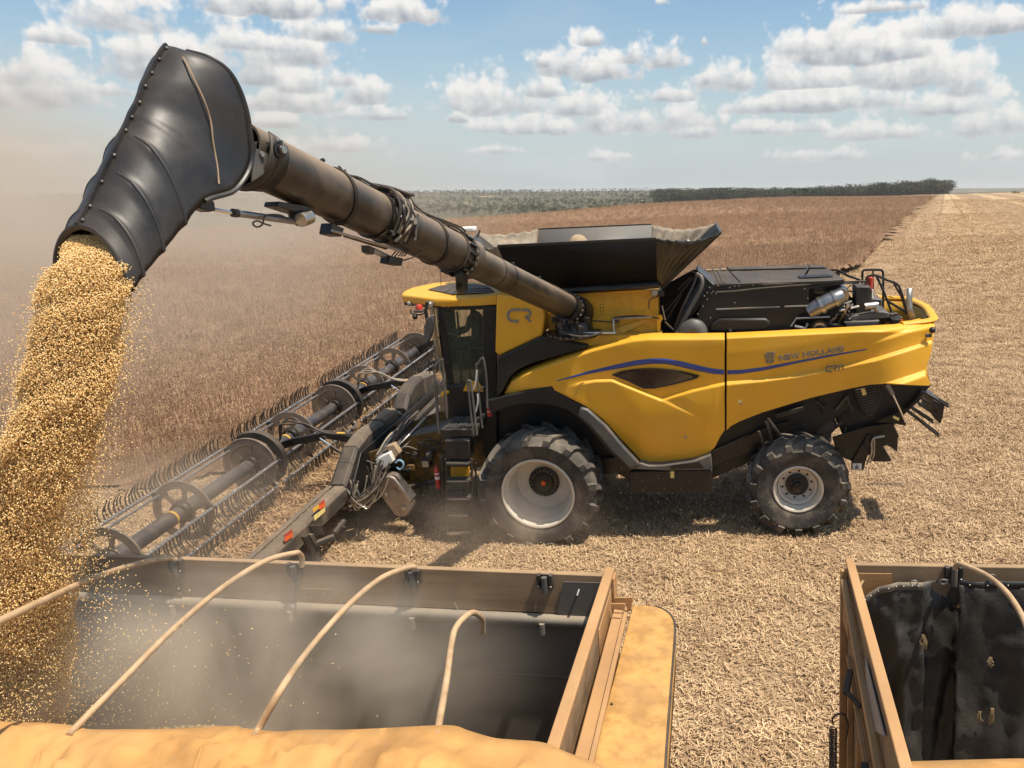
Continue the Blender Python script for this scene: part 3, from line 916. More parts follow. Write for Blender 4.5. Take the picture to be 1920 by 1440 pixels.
R_TOP = [(1363, 625), (1450, 621), (1552, 616), (1640, 611), (1673, 609), (1705, 605), (1733, 600), (1752, 597)]
R_BOT = [(1363, 806), (1371, 798), (1389, 789), (1410, 781), (1431, 773), (1522, 746), (1600, 728), (1637, 721), (1667, 719), (1715, 722), (1745, 723)]
R_R = [(597, 1724), (610, 1752), (631, 1749), (661, 1745), (691, 1735), (705, 1736), (718, 1743), (724, 1742)]
R_CR = [(1363, 717), (1430, 711), (1492, 703), (1560, 690), (1643, 672), (1715, 650), (1750, 638)]


def rear_y(px, py):
    top, bot = ipl(R_TOP, px), ipl(R_BOT, px)
    d = py - top; e = bot - py
    y = YS + 0.30 * (1 - min(1, max(0, d) / (11 + 10 * float(sm(1600, 1740, px))))) ** 2
    y += 0.42 * max(0, (px - 1600) / 150) ** 2.4
    rd = ipl(R_CR, px)
    w = 1.0
    s = float(sm(-3, 6, py - rd))
    y += 0.050 * float(sm(-60, -8, py - rd)) * (1 - s)
    y -= 0.030 * s * float(sm(110, 20, py - rd))
    y += 0.17 * float(sm(0, 1, max(0, 1 - e / 100))) ** 1.6 * float(sm(1700, 1560, px))
    lip = 755 - (px - 1560) * 0.34                                     # flared lip at the tail
    y -= 0.13 * float(sm(-4, 12, py - lip)) * float(sm(1560, 1680, px))
    g1 = 636 - (px - 1640) * 0.30
    if px > 1620: y += 0.04 * float(sm(-10, 0, py - g1)) * (1 - float(sm(0, 9, py - g1))) * float(sm(1620, 1680, px))
    return y


def sheet_panel(name, fn, top, bot, x0, x1, n, m, right=None, mirror=False):
    rows = []
    for i in range(n + 1):
        xx = x0 + (x1 - x0) * i / n; col = []
        for j in range(m + 1):
            t = (j / m); t = t ** 1.25
            yy = ipl(top, xx) + (ipl(bot, xx) - ipl(top, xx)) * t
            px = xx
            if right: px = x0 + (ipl(right, yy) - x0) * i / n
            col.append(hp(px, yy, fn(px, yy)))
        rows.append(col)
    if mirror: rows = [[np.array([p[0], -p[1], p[2]]) for p in r] for r in rows]
    b = B(); b.grid(rows)
    o = b.build(name, M['yellow'], harv, angle=60)
    md = o.modifiers.new('thickness', 'SOLIDIFY'); md.thickness = 0.02; md.offset = 0
    return o


for mir in (False, True):
    o = sheet_panel('side_panel', front_y, F_TOP, F_BOT, 945, 1358.5, 90 if mir else 240, 40 if mir else 190, mirror=mir)
    o2 = sheet_panel('rear_side_panel', rear_y, R_TOP, R_BOT, 1362.5, 1752, 80 if mir else 220, 40 if mir else 170, right=R_R, mirror=mir)
    if not mir: FRONTP, REARP = o, o2

# tail: the curved apron that joins both sides
tl = [hp(1749, 601, rear_y(1749, 601)), hp(1750, 612, rear_y(1750, 612)), hp(1747, 640, rear_y(1747, 640)), hp(1742, 668, rear_y(1742, 668)), hp(1734, 694, rear_y(1734, 694)), hp(1741, 722, rear_y(1741, 718))]
rows = []
for k in range(21):
    u = k / 20; r = []
    for p in tl:
        yy = p[1] + (-2 * p[1]) * u
        r.append(np.array([p[0] + 0.22 * math.sin(math.pi * u), yy, p[2] + 0.02 * math.sin(math.pi * u)]))
    rows.append(r)
B().grid(rows).build('tail_apron', M['yellow'], harv, angle=60, solid=0.03)
# rim round the engine bay at the tail
a_, b_ = hp(1690, 607, -1.25), hp(1746, 600, -1.02)
rim = [a_, b_, b_ + (0.10, .4, .02), (b_[0] + .16, 0, b_[2] + .03), (b_[0] + .10, -b_[1] - .4, b_[2] + .02), (b_[0], -b_[1], b_[2]), (a_[0], -a_[1], a_[2])]
B().tube(catmull(rim, 5), 0.075, 8, flat=0.5).build('tail_rim', M['yellow'], harv)
B().grid([[p - (0, 0, .05), p - (0, 0, .5)] for p in [np.asarray(q, float) * (1, .93, 1) - (.06, 0, 0) for q in catmull(rim, 5)]]).build('tail_inner_wall', M['yellow_dirty'], harv, solid=.01)

# lamp recess at the tail
y_ = rear_y(1728, 626)
pts = [(1712, 628), (1722, 624), (1744, 615), (1746, 626), (1742, 632), (1722, 633)]
rec = B().prism([hp(x, y, rear_y(x, y) - .006) for x, y in pts], (0.0, .1, 0)).build('lamp_recess', M['black'], harv, bevel=.01)
B().ball(hp(1748, 619, y_ - .02), .055, 12).build('tail_camera', M['black'], rec)
B().box(hp(1741, 629, y_ - .03), (.10, .05, .06)).build('work_lamp', M['grey'], rec, bevel=.01)


def on_panel(px, py, off=0.004):
    fn = front_y if px < 1360.5 else rear_y
    y = fn(px, py)
    p = hp(px, py, y); e = 1.5
    a = hp(px + e, py, fn(min(px + e, 1750), py)) - hp(px - e, py, fn(px - e, py)); c = hp(px, py - e, fn(px, py - e)) - hp(px, py + e, fn(px, py + e))
    n = unit(np.cross(a, c))
    if n[1] > 0: n = -n
    return p + n * (off + 0.011), n


def decal(name, mat, up, lo, x0, x1, parent, n=60, off=0.004, across=3):
    rows = []
    for i in range(n + 1):
        x = x0 + (x1 - x0) * i / n
        a, c = ipl(up, x), ipl(lo, x)
        rows.append([on_panel(x, a + (c - a) * k / across, off)[0] for k in range(across + 1)])
    return B().grid(rows).build(name, mat, parent, solid=0.002)


c6 = lambda L: [(900 + x / 3.428, 620 + y / 3.428) for x, y in L]
c5 = lambda L: [(1220 + x / 3.31, 480 + y / 3.31) for x, y in L]
c3 = lambda L: [(740 + x / 4, 480 + y / 4) for x, y in L]
c8 = lambda L: [(700 + x / 3.13, 560 + y / 3.13) for x, y in L]
decal('stripe', M['blue'], c6([(492, 320), (700, 258), (900, 211), (1000, 189), (1100, 177), (1200, 178), (1300, 196), (1450, 233), (1520, 245), (1575, 250)]),
      c6([(492, 325), (700, 276), (900, 240), (1000, 222), (1100, 211), (1200, 212), (1300, 233), (1400, 257), (1500, 277), (1575, 281)]), 1043.5, 1357.5, FRONTP)
decal('stripe', M['blue'], c5([(465, 708), (550, 706), (700, 688), (900, 650), (1100, 612), (1340, 574)]),
      c5([(465, 734), (550, 731), (700, 709), (900, 665), (1100, 625), (1340, 580)]), 1363.5, 1625, REARP)

# vent window
outer = c6([(846, 282), (900, 258), (980, 243), (1060, 235), (1150, 236), (1240, 245), (1330, 262), (1413, 287), (1398, 302), (1320, 325), (1240, 346), (1120, 372), (1060, 374), (1030, 364), (940, 318)])
cx_ = sum(p[0] for p in outer) / len(outer); cy_ = sum(p[1] for p in outer) / len(outer)
def ring(pts, k, off): return [on_panel(cx_ + (x - cx_) * k, cy_ + (y - cy_) * (k * .96), off)[0] for x, y in pts]
R3y = min(p[1] for p in ring(outer, .83, .0)) - .004
R0, R1, R2, R3 = ring(outer, 1.0, .0), ring(outer, .985, .030), ring(outer, .86, .022), ring(outer, .83, -.004)
b = B()
for q, w_ in ((R0, R1), (R1, R2), (R2, R3)):
    b.grid([q + [q[0]], w_ + [w_[0]]])
vent = b.build('vent_frame', M['black'], FRONTP, angle=30)
B().prism([np.array([p[0], R3y, p[2]]) for p in ring(outer, .85, .0)], (0, .006, 0)).build('vent_pane', M['darkglass'], FRONTP)
# small fittings on the panels
for px, py in ((1285, 819), (1389, 756)):
    p, n = on_panel(px, py, .004)
    B().lathe(p, -n, [(0, 0), (-.01, .018), (.0, .026), (.012, .028)], 12).build('panel_latch', M['steel'], FRONTP if px < 1360 else REARP)
B().prism([on_panel(1383, 749)[0], on_panel(1391, 748)[0], on_panel(1391, 754)[0], on_panel(1383, 755)[0]], (0, .003, 0)).build('warning_label', M['label'], REARP)

# --- raised lettering on the rear panel
def letters(name, text, a, b_, hpx, mat, parent, squeeze=1.0, bold=0.018, skew=0.0, th=0.012, gap=1.0):
    """raised letters whose baseline runs from a to b_ (side view)"""
    cu = bpy.data.curves.new('t', 'FONT'); cu.body = text; cu.size = 1; cu.extrude = 0.05; cu.offset = bold; cu.space_character = gap; cu.resolution_u = 4
    ob = bpy.data.objects.new('t', cu); COL.objects.link(ob)
    dg = bpy.context.evaluated_depsgraph_get(); me = bpy.data.meshes.new_from_object(ob.evaluated_get(dg))
    COL.objects.unlink(ob); bpy.data.objects.remove(ob)
    co = np.array([v.co[:] for v in me.vertices]); x0, x1 = co[:, 0].min(), co[:, 0].max(); y0, y1 = co[:, 1].min(), co[:, 1].max()
    for v, c in zip(me.vertices, co):
        u = (c[0] - x0) / (x1 - x0); w = (c[1] - y0) / (y1 - y0)
        px = a[0] + (b_[0] - a[0]) * u + skew * w; py = a[1] + (b_[1] - a[1]) * u - hpx * w
        p, n = on_panel(px, py, .002)
        q = p + n * (th if c[2] > 0 else 0)
        v.co = q
    me.name = name; me.materials.clear(); me.materials.append(mat); me.update()
    return link(name, me, parent)


SILV = M['silver']
# the letters of the maker's name, one object each
word = "NEW HOLLAND"; wx = [(1460, 1475.5), (1477, 1488), (1489, 1504), None, (1509, 1521), (1522, 1534), (1535, 1544), (1545, 1553), (1553, 1566), (1566, 1575), (1575, 1582)]
wx = [(1461, 1472.5), (1474, 1482), (1483, 1499), None, (1505, 1516.5), (1518, 1530.5), (1532, 1540), (1541.5, 1549.5), (1550, 1561), (1562, 1572), (1573.5, 1582)]
def base_y(x): return 676.5 + (x - 1460) * (-18.5 / 122)
for ch, w_ in zip(word, wx):
    if w_: letters('letter', ch, (w_[0], base_y(w_[0])), (w_[1], base_y(w_[1])), 10.8, SILV, REARP, bold=0.022, th=.012)
b = B()   # leaf emblem: a disc of eight blades split by a stem
def emb(pts, th=.014):
    P0 = [on_panel(1443.3 + x * 10.8, 670 - y * 11.6 - x * 1.5, .001) for x, y in pts]
    b.hexa([p for p, n in P0], [p + n * th for p, n in P0])
for s_ in (-1, 1):
    for k in range(4):
        y0 = -.80 + k * .42
        emb([(s_ * .08, y0), (s_ * min(.9, .55 + .15 * k), y0 + .38), (s_ * (.93 if k < 3 else .62), y0 + .62 if k < 3 else .80), (s_ * .08, y0 + .30)])
    emb([(s_ * .10, -.98), (s_ * .55, -.82), (s_ * .80, -.5), (s_ * .10, -.88)])
    emb([(s_ * .08, .90), (s_ * .08, 1.0), (s_ * .45, .92), (s_ * .55, .84)])
b.build('leaf_emblem', SILV, REARP)


def strokes(name, lines, w, mat, parent, conv, y=None, off=.004, th=.018):
    """lettering made of flat ribbons; y None follows the rear panel"""
    for L in lines:
        L = [np.array(conv(*p)) for p in L]; n = len(L)
        nrm = []
        for i in range(n):
            t = L[min(i + 1, n - 1)] - L[max(i - 1, 0)]; t = t / np.linalg.norm(t); nrm.append(np.array([-t[1], t[0]]))
        b = B()
        def at(p):
            if y is None:
                q, nn = on_panel(p[0], p[1], off); return q, q + nn * th
            q = hp(p[0], p[1], y); return q, q + np.array([0, -th, 0])
        A = [at(L[i] + nrm[i] * w / 2) for i in range(n)]; C = [at(L[i] - nrm[i] * w / 2) for i in range(n)]
        b.grid([[A[i][0], A[i][1], C[i][1], C[i][0]] for i in range(n)], close=True)
        b.add([A[0][0], A[0][1], C[0][1], C[0][0], A[-1][0], A[-1][1], C[-1][1], C[-1][0]], [(0, 1, 2, 3), (4, 5, 6, 7)])
        b.build(name, mat, parent)


def arc(cx, cy, rx, ry, a0, a1, n=9): return [(cx + rx * math.cos(math.radians(a0 + (a1 - a0) * i / n)), cy - ry * math.sin(math.radians(a0 + (a1 - a0) * i / n))) for i in range(n + 1)]


k11 = lambda x, y: (1220 + x / 3.31, 480 + (y - 0) / 3.31)
strokes('model_lettering', [[(1128, 683)] + arc(1108, 700, 20, 18, 110, 250) + [(1122, 717)],
                            [(1128, 683), (1150, 680), (1154, 690), (1138, 700), (1152, 714)],
                            [(1158, 682), (1170, 678), (1168, 710)], [(1174, 680), (1194, 675), (1192, 706)]], 2.3, M['grey'], REARP, k11, min(rear_y(x, y) for x in range(1546, 1584, 3) for y in range(680, 702, 2)) - .022, .006, .010)

# --- black fender, arch and lower trim
plate('front_fender', M['black'], c3([(770, 765), (1075, 612), (1110, 605), (1445, 668), (1450, 690), (1040, 800), (930, 850), (860, 910), (800, 1030), (760, 1060), (765, 900)]), -1.56, .5, .03)
arch = [(912, 752), (948, 742), (1036, 723), (1042, 734), (1100, 765), (1138, 796), (1166, 830), (1203, 871), (1181, 884), (1142, 848), (1104, 803), (1085, 784), (1062, 768), (1030, 759), (990, 757), (955, 762), (920, 776)]
plate('wheel_arch', M['black'], arch, -1.60, .75, .02)
plate('arch_trim', M['grey'], [(1088, 764), (1102, 768), (1137, 799), (1165, 833), (1200, 871), (1183, 881), (1146, 846), (1108, 801), (1083, 780)], -1.69, .12, .035)
plate('sill_trim', M['grey'], [(1183, 880), (1200, 868), (1216, 873), (1240, 873), (1300, 865), (1333, 853), (1336, 881), (1255, 883)], -1.64, .4, .02)
plate('tool_box', M['black'], [(1180, 884), (1336, 881), (1336, 924), (1181, 927)], -1.56, .9, .02)
plate('tool_box_recess', M['blackmetal'], [(1258, 873), (1310, 866), (1320, 878), (1258, 880)], -1.655, .02, .003)
plate('warning_label', M['label'], [(1257, 884), (1264, 884), (1264, 896), (1257, 896)], -1.565, .004, 0)

plate('inner_fender', M['black'], [(905, 700), (1010, 640), (1110, 640), (1110, 740), (1140, 800), (1130, 880), (1060, 850), (905, 850)], -.92, .06, .005)
# --- chassis and dark underside
b = B()
b.prism([hp(1010, 770, -.9), hp(1330, 660, -.9), hp(1650, 650, -.9), hp(1660, 720, -.9), hp(1560, 790, -.9), hp(1400, 870, -.9), hp(1330, 900, -.9), hp(1180, 900, -.9), hp(1100, 860, -.9), hp(960, 840, -.9)], (0, 1.8, 0))
b.build('thresher_body', M['black'], harv, bevel=.02)
b = B(); b.bar(hp(1017, 900, -1.1), hp(1017, 900, -1.1) * (1, -1, 1), .34, .38)
b.build('front_axle', M['blackmetal'], harv, bevel=.02)
b = B(); b.bar(hp(1493, 908, -1.05), hp(1493, 908, -1.05) * (1, -1, 1), .24, .28)
b.build('rear_axle', M['blackmetal'], harv, bevel=.02)
plate('chassis_rail', M['blackmetal'], [(1120, 860), (1330, 850), (1440, 800), (1480, 790), (1480, 806), (1400, 850), (1340, 875), (1130, 890)], -1.0, .12, .01)
for s_ in ((1422, 808, 1433, 836), (1440, 785, 1462, 815), (1437, 790, 1448, 830)):
    B().bar(hp(s_[0], s_[1], -1.15), hp(s_[2], s_[3], -1.15), .05, .05).build('steering_link', M['blackdust'], harv, bevel=.008)
B().ball(hp(1543, 797, -.75), .25, 16, (1, .5, .8)).build('straw_hood', M['beam'], harv)


# --- wheels
def make_wheel(R, W, rim, hubdepth, hubr, nl, big):
    """local: x back, z up, outer face at y = 0, the wheel runs to y = W"""
    t = B(); sh = R - 0.055
    prof = [(.0 + .05, rim + .01), (.015, rim + .05), (-.02, rim + (R - rim) * .35), (-.035, rim + (R - rim) * .62), (.0, sh - .10), (.045, sh - .04), (.13, sh - .005), (W * .5, sh + .012)]
    prof += [(W - a, r) for a, r in reversed(prof[:-1])]
    t.lathe((0, 0, 0), (0, 1, 0), prof, 72)
    # bar lugs: each runs from the middle of the tread over the shoulder onto the flank
    for side in (0, 1):
        for k in range(nl):
            a0 = 2 * math.pi * (k + .5 * side) / nl
            st = [(W * .52, 0.0, R + .012, .034, .07), (W * .36, .10, R + .016, .038, .07), (W * .20, .195, R + .012, .043, .075), (.055, .265, R - .002, .050, .09), (-.022, .292, R - .055, .056, .06), (-.042, .30, R - .16, .058, .02)]
            ra, rb = [], []
            vs = []
            for (yy, da, r, hw, dep) in st:
                ang = a0 + da * (1.07 / R) * (-1)
                y2 = yy if side == 0 else W - yy
                rad = np.array([math.sin(ang), 0, math.cos(ang)]); tan = np.array([math.cos(ang), 0, -math.sin(ang)])
                out = np.array([0, 1 if side else -1, 0])
                if r < R - .03: o_ = out * .022; top = rad * r + np.array([0, y2, 0]) + o_; bot = rad * (r - .02) + np.array([0, y2, 0]) - out * .04
                else: top = rad * r + np.array([0, y2, 0]); bot = rad * (r - dep) + np.array([0, y2, 0])
                vs += [bot - tan * (hw + .014), top - tan * hw, top + tan * hw, bot + tan * (hw + .014)]
            n = len(st)
            fs = [(i * 4 + j, i * 4 + (j + 1) % 4, (i + 1) * 4 + (j + 1) % 4, (i + 1) * 4 + j) for i in range(n - 1) for j in range(4)] + [(3, 2, 1, 0), tuple((n - 1) * 4 + j for j in range(4))]
            t.add(vs, fs)
    tyre = t.mesh('tyre', M['rubber'], angle=42)
    r = B()
    pr = [(.075, rim + .012), (.025, rim + .018), (.012, rim + .004), (.02, rim - .022), (.075, rim - .035), (.10, rim - .05), (.17, rim - .056), (.19, rim - .075), (hubdepth * .6, rim - .085), (hubdepth * .66, rim - .11), (hubdepth, rim - .14), (hubdepth + .02, rim - .2), (hubdepth + .03, hubr + .04), (hubdepth + .02, .0)]
    r.lathe((0, 0, 0), (0, 1, 0), pr, 72)
    rimm = r.mesh('rim', M['rim'], angle=40)
    h = B()
    h.lathe((0, hubdepth, 0), (0, 1, 0), [(.05, hubr), (-.02, hubr), (-.035, hubr - .02), (-.035, hubr * .66), (-.06, hubr * .62), (-.07, hubr * .55), (-.07, 0)], 40)
    hub = h.mesh('hub', M['blackmetal'])
    bt = B(); nb = 20 if big else 10
    for k in range(nb):
        a = 2 * math.pi * k / nb; rr = hubr * .83 if big else hubr + .06
        y0 = hubdepth - (.035 if big else -.02)
        bt.lathe((math.sin(a) * rr, y0, math.cos(a) * rr), (0, -1, 0), [(-.0, .024), (.02, .022), (.03, .012), (.03, 0)], 8)
    bolts = bt.mesh('bolt_circle', M['grey'] if big else M['blackmetal'])
    return tyre, rimm, hub, bolts


def put_wheel(px, py, y, R, W, rim, hd_, hubr, nl, big, name, lab, far_y):
    ms = make_wheel(R, W, rim, hd_, hubr, nl, big)
    c = hp(px, py, y)
    for side in (0, 1):
        w = empty(name); w.parent = harv
        if side == 0: w.location = c
        else:
            w.location = (c[0], far_y, c[2]); w.rotation_euler = (0, 0, math.pi)
        w.rotation_euler.rotate_axis('Y', 0.13 + side)
        if lab and side == 0: w['label'] = lab
        for me, nm in zip(ms, ('tyre', 'rim', 'hub', 'bolt_circle')):
            o_ = link(nm, me, w)
            if nm == 'bolt_circle': o_['kind'] = 'stuff'
        if big:
            B().lathe((.0, hd_ - .075, 0), (0, -1, 0), [(0, .042), (.015, .04), (.02, 0)], 18).build('hub_cap', M['orange'], w)
        else:
            b = B(); b.lathe((.0, hd_ - .075, -.02), (0, -1, 0), [(0, .10), (.05, .09), (.07, .05), (.07, 0)], 18); b.build('hub_cap', M['blackmetal'], w)


put_wheel(1008, 928, -1.85, 1.115, .86, .652, .60, .285, 16, True, 'front_wheel', 'large front drive wheel with deep white rim and orange centre cap', 1.85)
_c = hp(1497, 919, -1.48)
put_wheel(1497, 919, -1.48, .91, .62, .425, .26, .20, 15, False, 'rear_wheel', 'smaller rear steering wheel with white rim', 1.48)

# --- tank and its folding extensions
plate('tank_wall', M['yellow_dirty'], [(1020, 548), (1234, 543), (1236, 626), (1120, 632), (1030, 640)], -1.12, 2.2, .02)
b = B(); b.bar(hp(1086, 549, -1.13), hp(1234, 544, -1.13), .05, .035); b.build('tank_top_rail', M['yellow'], harv, bevel=.01)
plate('bin_floor_shelf', M['yellow_dirty'], [(1030, 634), (1110, 630), (1240, 628), (1190, 634), (1110, 648), (1100, 650), (1012, 630)], -1.45, .4, .01)
b = B()
b.prism([hp(1120, 628, -1.2), hp(1200, 600, -1.14), hp(1222, 600, -1.14), hp(1160, 628, -1.2)], (0, .03, 0)); b.build('tank_gusset', M['yellow_dirty'], harv)
for i_ in range(4):
    for j_ in range(2):
        p = hp(1126 + j_ * 5.5, 571 + i_ * 6, -1.125)
        B().ball(p, .011, 6).build('rivet', M['blackmetal'], harv)
# near extension
TL, TR = hp(933, 461.5, -1.72), hp(1230, 447.5, -1.72)
BL, BR = hp(975, 556, -1.22), hp(1232, 529, -1.22)
b = B(); b.add([TL, TR, BR, BL], [(0, 1, 2, 3)]); o = b.build('near_extension_panel', M['matte'], harv, solid=.02)
B().bar(TL, TR, .03, .045).build('extension_rail', M['blackmetal'], harv, bevel=.006)
B().tube([hp(1046, 545, -1.2), hp(1140, 540, -1.22), hp(1236, 533, -1.2)], .10, 12, flat=.7).build('rubber_seal', M['black'], harv)
# far extension
ftl, ftr = hp(1010, 430, 1.75), hp(1222, 421, 1.75)
fbl, fbr = ftl + (-.05, -.55, -.95), ftr + (0, -.55, -.95)
B().add([ftl, ftr, fbr, fbl], [(0, 1, 2, 3)]).build('far_extension_panel', M['greymetal'], harv, solid=.02)
B().bar(ftl, ftr, .03, .04).build('extension_rail', M['blackmetal'], harv, bevel=.006)
# rear extension and corner fabrics
rtn = hp(1351, 436, -1.15); rbn = hp(1240, 541, -1.15)
rtf = np.array([rtn[0] - .05, 1.2, rtn[2] - .06]); rbf = np.array([rbn[0], 1.15, rbn[2]])
B().add([rtn, rtf, rbf, rbn], [(0, 1, 2, 3)]).build('rear_extension_panel', M['matte'], harv, solid=.03)
B().bar(rtn, rbn, .05, .05, up=(0, 1, 0)).build('extension_rail', M['blackmetal'], harv, bevel=.01)
B().bar(rtn, rtf, .04, .04).build('extension_rail', M['blackmetal'], harv, bevel=.01)


def cloth(name, a, c, d, mat, sag=.10, folds=7, amp=.03, n=22, m=12, e=None, parent=harv):
    """a gusset of cloth between the edge a-c and the point d (or the edge d-e)"""
    a, c, d = map(lambda v: np.asarray(v, float), (a, c, d)); e = d if e is None else np.asarray(e, float)
    nrm = unit(np.cross(c - a, d - a)); rows = []
    for i in range(n + 1):
        u = i / n; r = []
        for j in range(m + 1):
            v = j / m
            p = (a * (1 - u) + c * u) * (1 - v) + (d * (1 - u) + e * u) * v
            k = math.sin(math.pi * u) * (1 - v)
            p = p + np.array([0, 0, -sag]) * k + nrm * (amp * math.sin(folds * math.pi * u + 2 * math.sin(3 * u)) * (1 - v) * (.4 + .6 * math.sin(math.pi * min(1, u + .1))) + amp * .8 * math.sin(9 * v + 5 * u) * k)
            r.append(p)
        rows.append(r)
    return B().grid(rows).build(name, mat, parent, solid=.006, angle=70)


cloth('corner_fabric', TR, rtn, BR, M['fabricdark'], .09, 12, .03, e=rbn)
cloth('corner_fabric', ftr, rtf, fbr, M['fabric'], .10, 12, .035, e=rbf)
gl = hp(890, 437, 1.0)
cloth('corner_fabric', hp(1008, 431, 1.7), hp(893, 436, 1.2), hp(1005, 470, 1.3), M['fabric'], .07, 9, .035, e=hp(900, 480, .9))
ftn = hp(884, 452, -1.15)
cloth('corner_fabric', TL, ftn, BL, M['fabric'], .07, 8, .03, e=hp(975, 560, -1.0))
# front extension leans forward behind the auger tube
B().add([hp(893, 437, 1.2), ftn, hp(980, 560, -1.0), hp(1000, 520, 1.1)], [(0, 1, 2, 3)]).build('front_extension_panel', M['blackmetal'], harv, solid=.02)
B().add([hp(985, 556, -1.1), hp(1240, 543, -1.1), np.array([rbn[0], 1.1, rbn[2] - .1]), hp(985, 556, -1.1) * (1, -1, 1)], [(0, 1, 2, 3)]).build('tank_floor', M['blackmetal'], harv)
# grain bubble-up cover
dm = hp(1084, 457, .3)
o = B().lathe(dm + (0, 0, -.1), (0, 0, 1), [(-.15, .21), (.05, .205), (.16, .18), (.235, .12), (.27, .05), (.275, 0)], 20).build('loading_auger_cover', M['tan'], harv)
B().box(hp(878, 430, .6), (.30, .25, .10)).build('satellite_receiver', M['white'], harv, bevel=.03)
B().bar(hp(900, 432, .6), hp(893, 450, .6), .03, .03).build('receiver_bracket', M['blackdust'], harv)
# fittings on the tank wall
B().tube(catmull([hp(1108, 601, -1.2), hp(1160, 604, -1.25), hp(1150, 596, -1.2), hp(1200, 592, -1.2), hp(1236, 597, -1.2)], 4), .014, 6).build('hydraulic_pipe', M['hose'], harv)
B().bar(hp(1148, 598, -1.22), hp(1222, 594, -1.22), .03, .03).build('tank_latch_bar', M['steel'], harv)
B().tube([hp(1152, 640, -1.3), hp(1150, 600, -1.25), hp(1158, 597, -1.25)], .02, 8).build('hydraulic_pipe', M['steel'], harv)
B().tube(catmull([hp(1217, 579, -1.2), hp(1217, 566, -1.2), hp(1222, 560, -1.2), hp(1234, 555, -1.2)], 3), .012, 6).build('cable', M['hose'], harv)
B().tube([hp(1080, 624, -1.5), hp(1155, 624, -1.5)], .022, 10).build('auger_swing_cylinder', M['chrome'], harv)
plate('latch_plate', M['yellow'], [(1231, 592), (1240, 590), (1243, 598), (1239, 604), (1238, 624), (1232, 624)], -1.2, .03, .005)
B().lathe(hp(1227, 549, -1.2), (0, -1, 0), [(0, .06), (.05, .06), (.06, .05), (.06, 0)], 16).build('work_lamp', M['steel'], harv)
plate('work_lamp_housing', M['blackdust'], [(1234, 545), (1245, 545), (1246, 556), (1234, 556)], -1.2, .12, .01)

# --- black bulkhead, radiator frame and engine hood
plate('bulkhead', M['matte'], [(1237, 540), (1300, 506), (1312, 506), (1312, 640), (1237, 640)], -.75, .05, .005)
fr = lambda x, y: (1240 + x / 6, 480 + y / 6)
b = B(); p = [hp(*fr(400, 160), -1.0), hp(*fr(600, 320), -1.25), hp(*fr(200, 880), -1.25), hp(*fr(130, 850), -1.1)]
b.prism(p, (0, .7, 0)); o = b.build('radiator_frame', M['blackmetal'], harv, bevel=.02)
B().tube(catmull([hp(*fr(400, 200), -1.16), hp(*fr(455, 250), -1.24), hp(*fr(440, 380), -1.27), hp(*fr(300, 640), -1.27), hp(*fr(200, 830), -1.25)], 5), .035, 8).build('radiator_seal', M['grey'], harv)
B().tube(catmull([hp(*fr(400, 200), -1.05), hp(*fr(360, 330), -1.1), hp(*fr(250, 560), -1.1), hp(*fr(160, 800), -1.1)], 5), .025, 8).build('radiator_seal', M['grey'], harv)
for a, c in (((360, 240), (40, 640)), ((225, 440), (60, 720)), ((262, 540), (150, 800)), ((330, 170), (410, 200)), ((10, 560), (45, 720)), ((45, 740), (140, 830)), ((190, 380), (330, 240))):
    B().bar(hp(*fr(*a), -1.12), hp(*fr(*c), -1.12), .022, .022).build('brace', M['steel'] if a[0] < 50 else M['blackmetal'], harv)
ztop = hp(1390, 531, -1.15)[2]
tq = [(1313, 505), (1362, 501.5), (1440, 499.5), (1538, 498), (1552, 503), (1584, 523), (1560, 525), (1452, 529), (1390, 531), (1328, 533)]
top3 = [H.z(x, y, ztop) for x, y in tq]
b = B(); b.prism([p - (0, 0, .055) for p in top3], (0, 0, .055)); hood = b.build('engine_hood', M['blackdust'], harv, bevel=.012)
def ztri(x, y, dz=.004): return H.z(x, y, ztop + dz)
B().prism([ztri(1368, 508), ztri(1362, 503), ztri(1540, 499.5), ztri(1549, 503.5)], (0, 0, .03)).build('hood_ridge', M['blackdust'], hood, bevel=.006)
for x in (1322, 1333, 1347, 1355):
    a_ = ztri(x + 3, 531); c_ = ztri(x - 9, 506)
    B().bar(a_, c_, .045, .012).build('hood_rib', M['blackdust'], hood)
B().bar(ztri(1364, 504), ztri(1388, 529), .02, .02).build('hood_joint', M['black'], hood)
b = B(); b.prism([ztri(1495, 518, .01), ztri(1552, 515, .01), ztri(1562, 519, .01), ztri(1500, 522, .01)], (0, 0, .012)); b.build('hood_slot', M['black'], hood)
B().prism([H.y(1508, 516, -.9), H.y(1518, 498, -.9), H.y(1519, 503, -.9), H.y(1513, 515, -.9)], (0, .12, 0)).build('mirror_blade', M['blackmetal'], hood)
for k in range(4):
    B().box(ztri(1315 + k * 14, 507 - k * .6, .02), (.10, .10, .02)).build('dust_cover', M['tan'], hood)
plate('engine_side_cover', M['black'], [(1329, 534), (1452, 530), (1516, 528), (1517, 585), (1500, 590), (1480, 628), (1330, 628), (1302, 625), (1310, 580)], -1.13, .06, .012)
plate('engine_block', M['black'], [(1310, 540), (1560, 530), (1600, 560), (1600, 640), (1250, 640)], -.7, 1.4, .01)
B().bar(hp(1342, 580, -1.14), hp(1462, 575, -1.14), .025, .02).build('cover_rib', M['lightgrey'], harv)
B().bar(hp(1471, 574.6, -1.14), hp(1519, 573, -1.14), .025, .02).build('cover_rib', M['lightgrey'], harv)
b = B()
for x, y in ((541, 356), (515, 412), (484, 450), (516, 490), (565, 420), (581, 400), (614, 425), (639, 335), (770, 355), (824, 342), (876, 338), (1030, 330), (819, 402), (824, 527), (553, 697), (876, 732), (1646, 477), (1646, 614), (467, 566), (412, 652), (1612, 370)):
    b.ball(hp(*fr(x, y), -1.145 if x > 560 else -1.26), .014, 6)
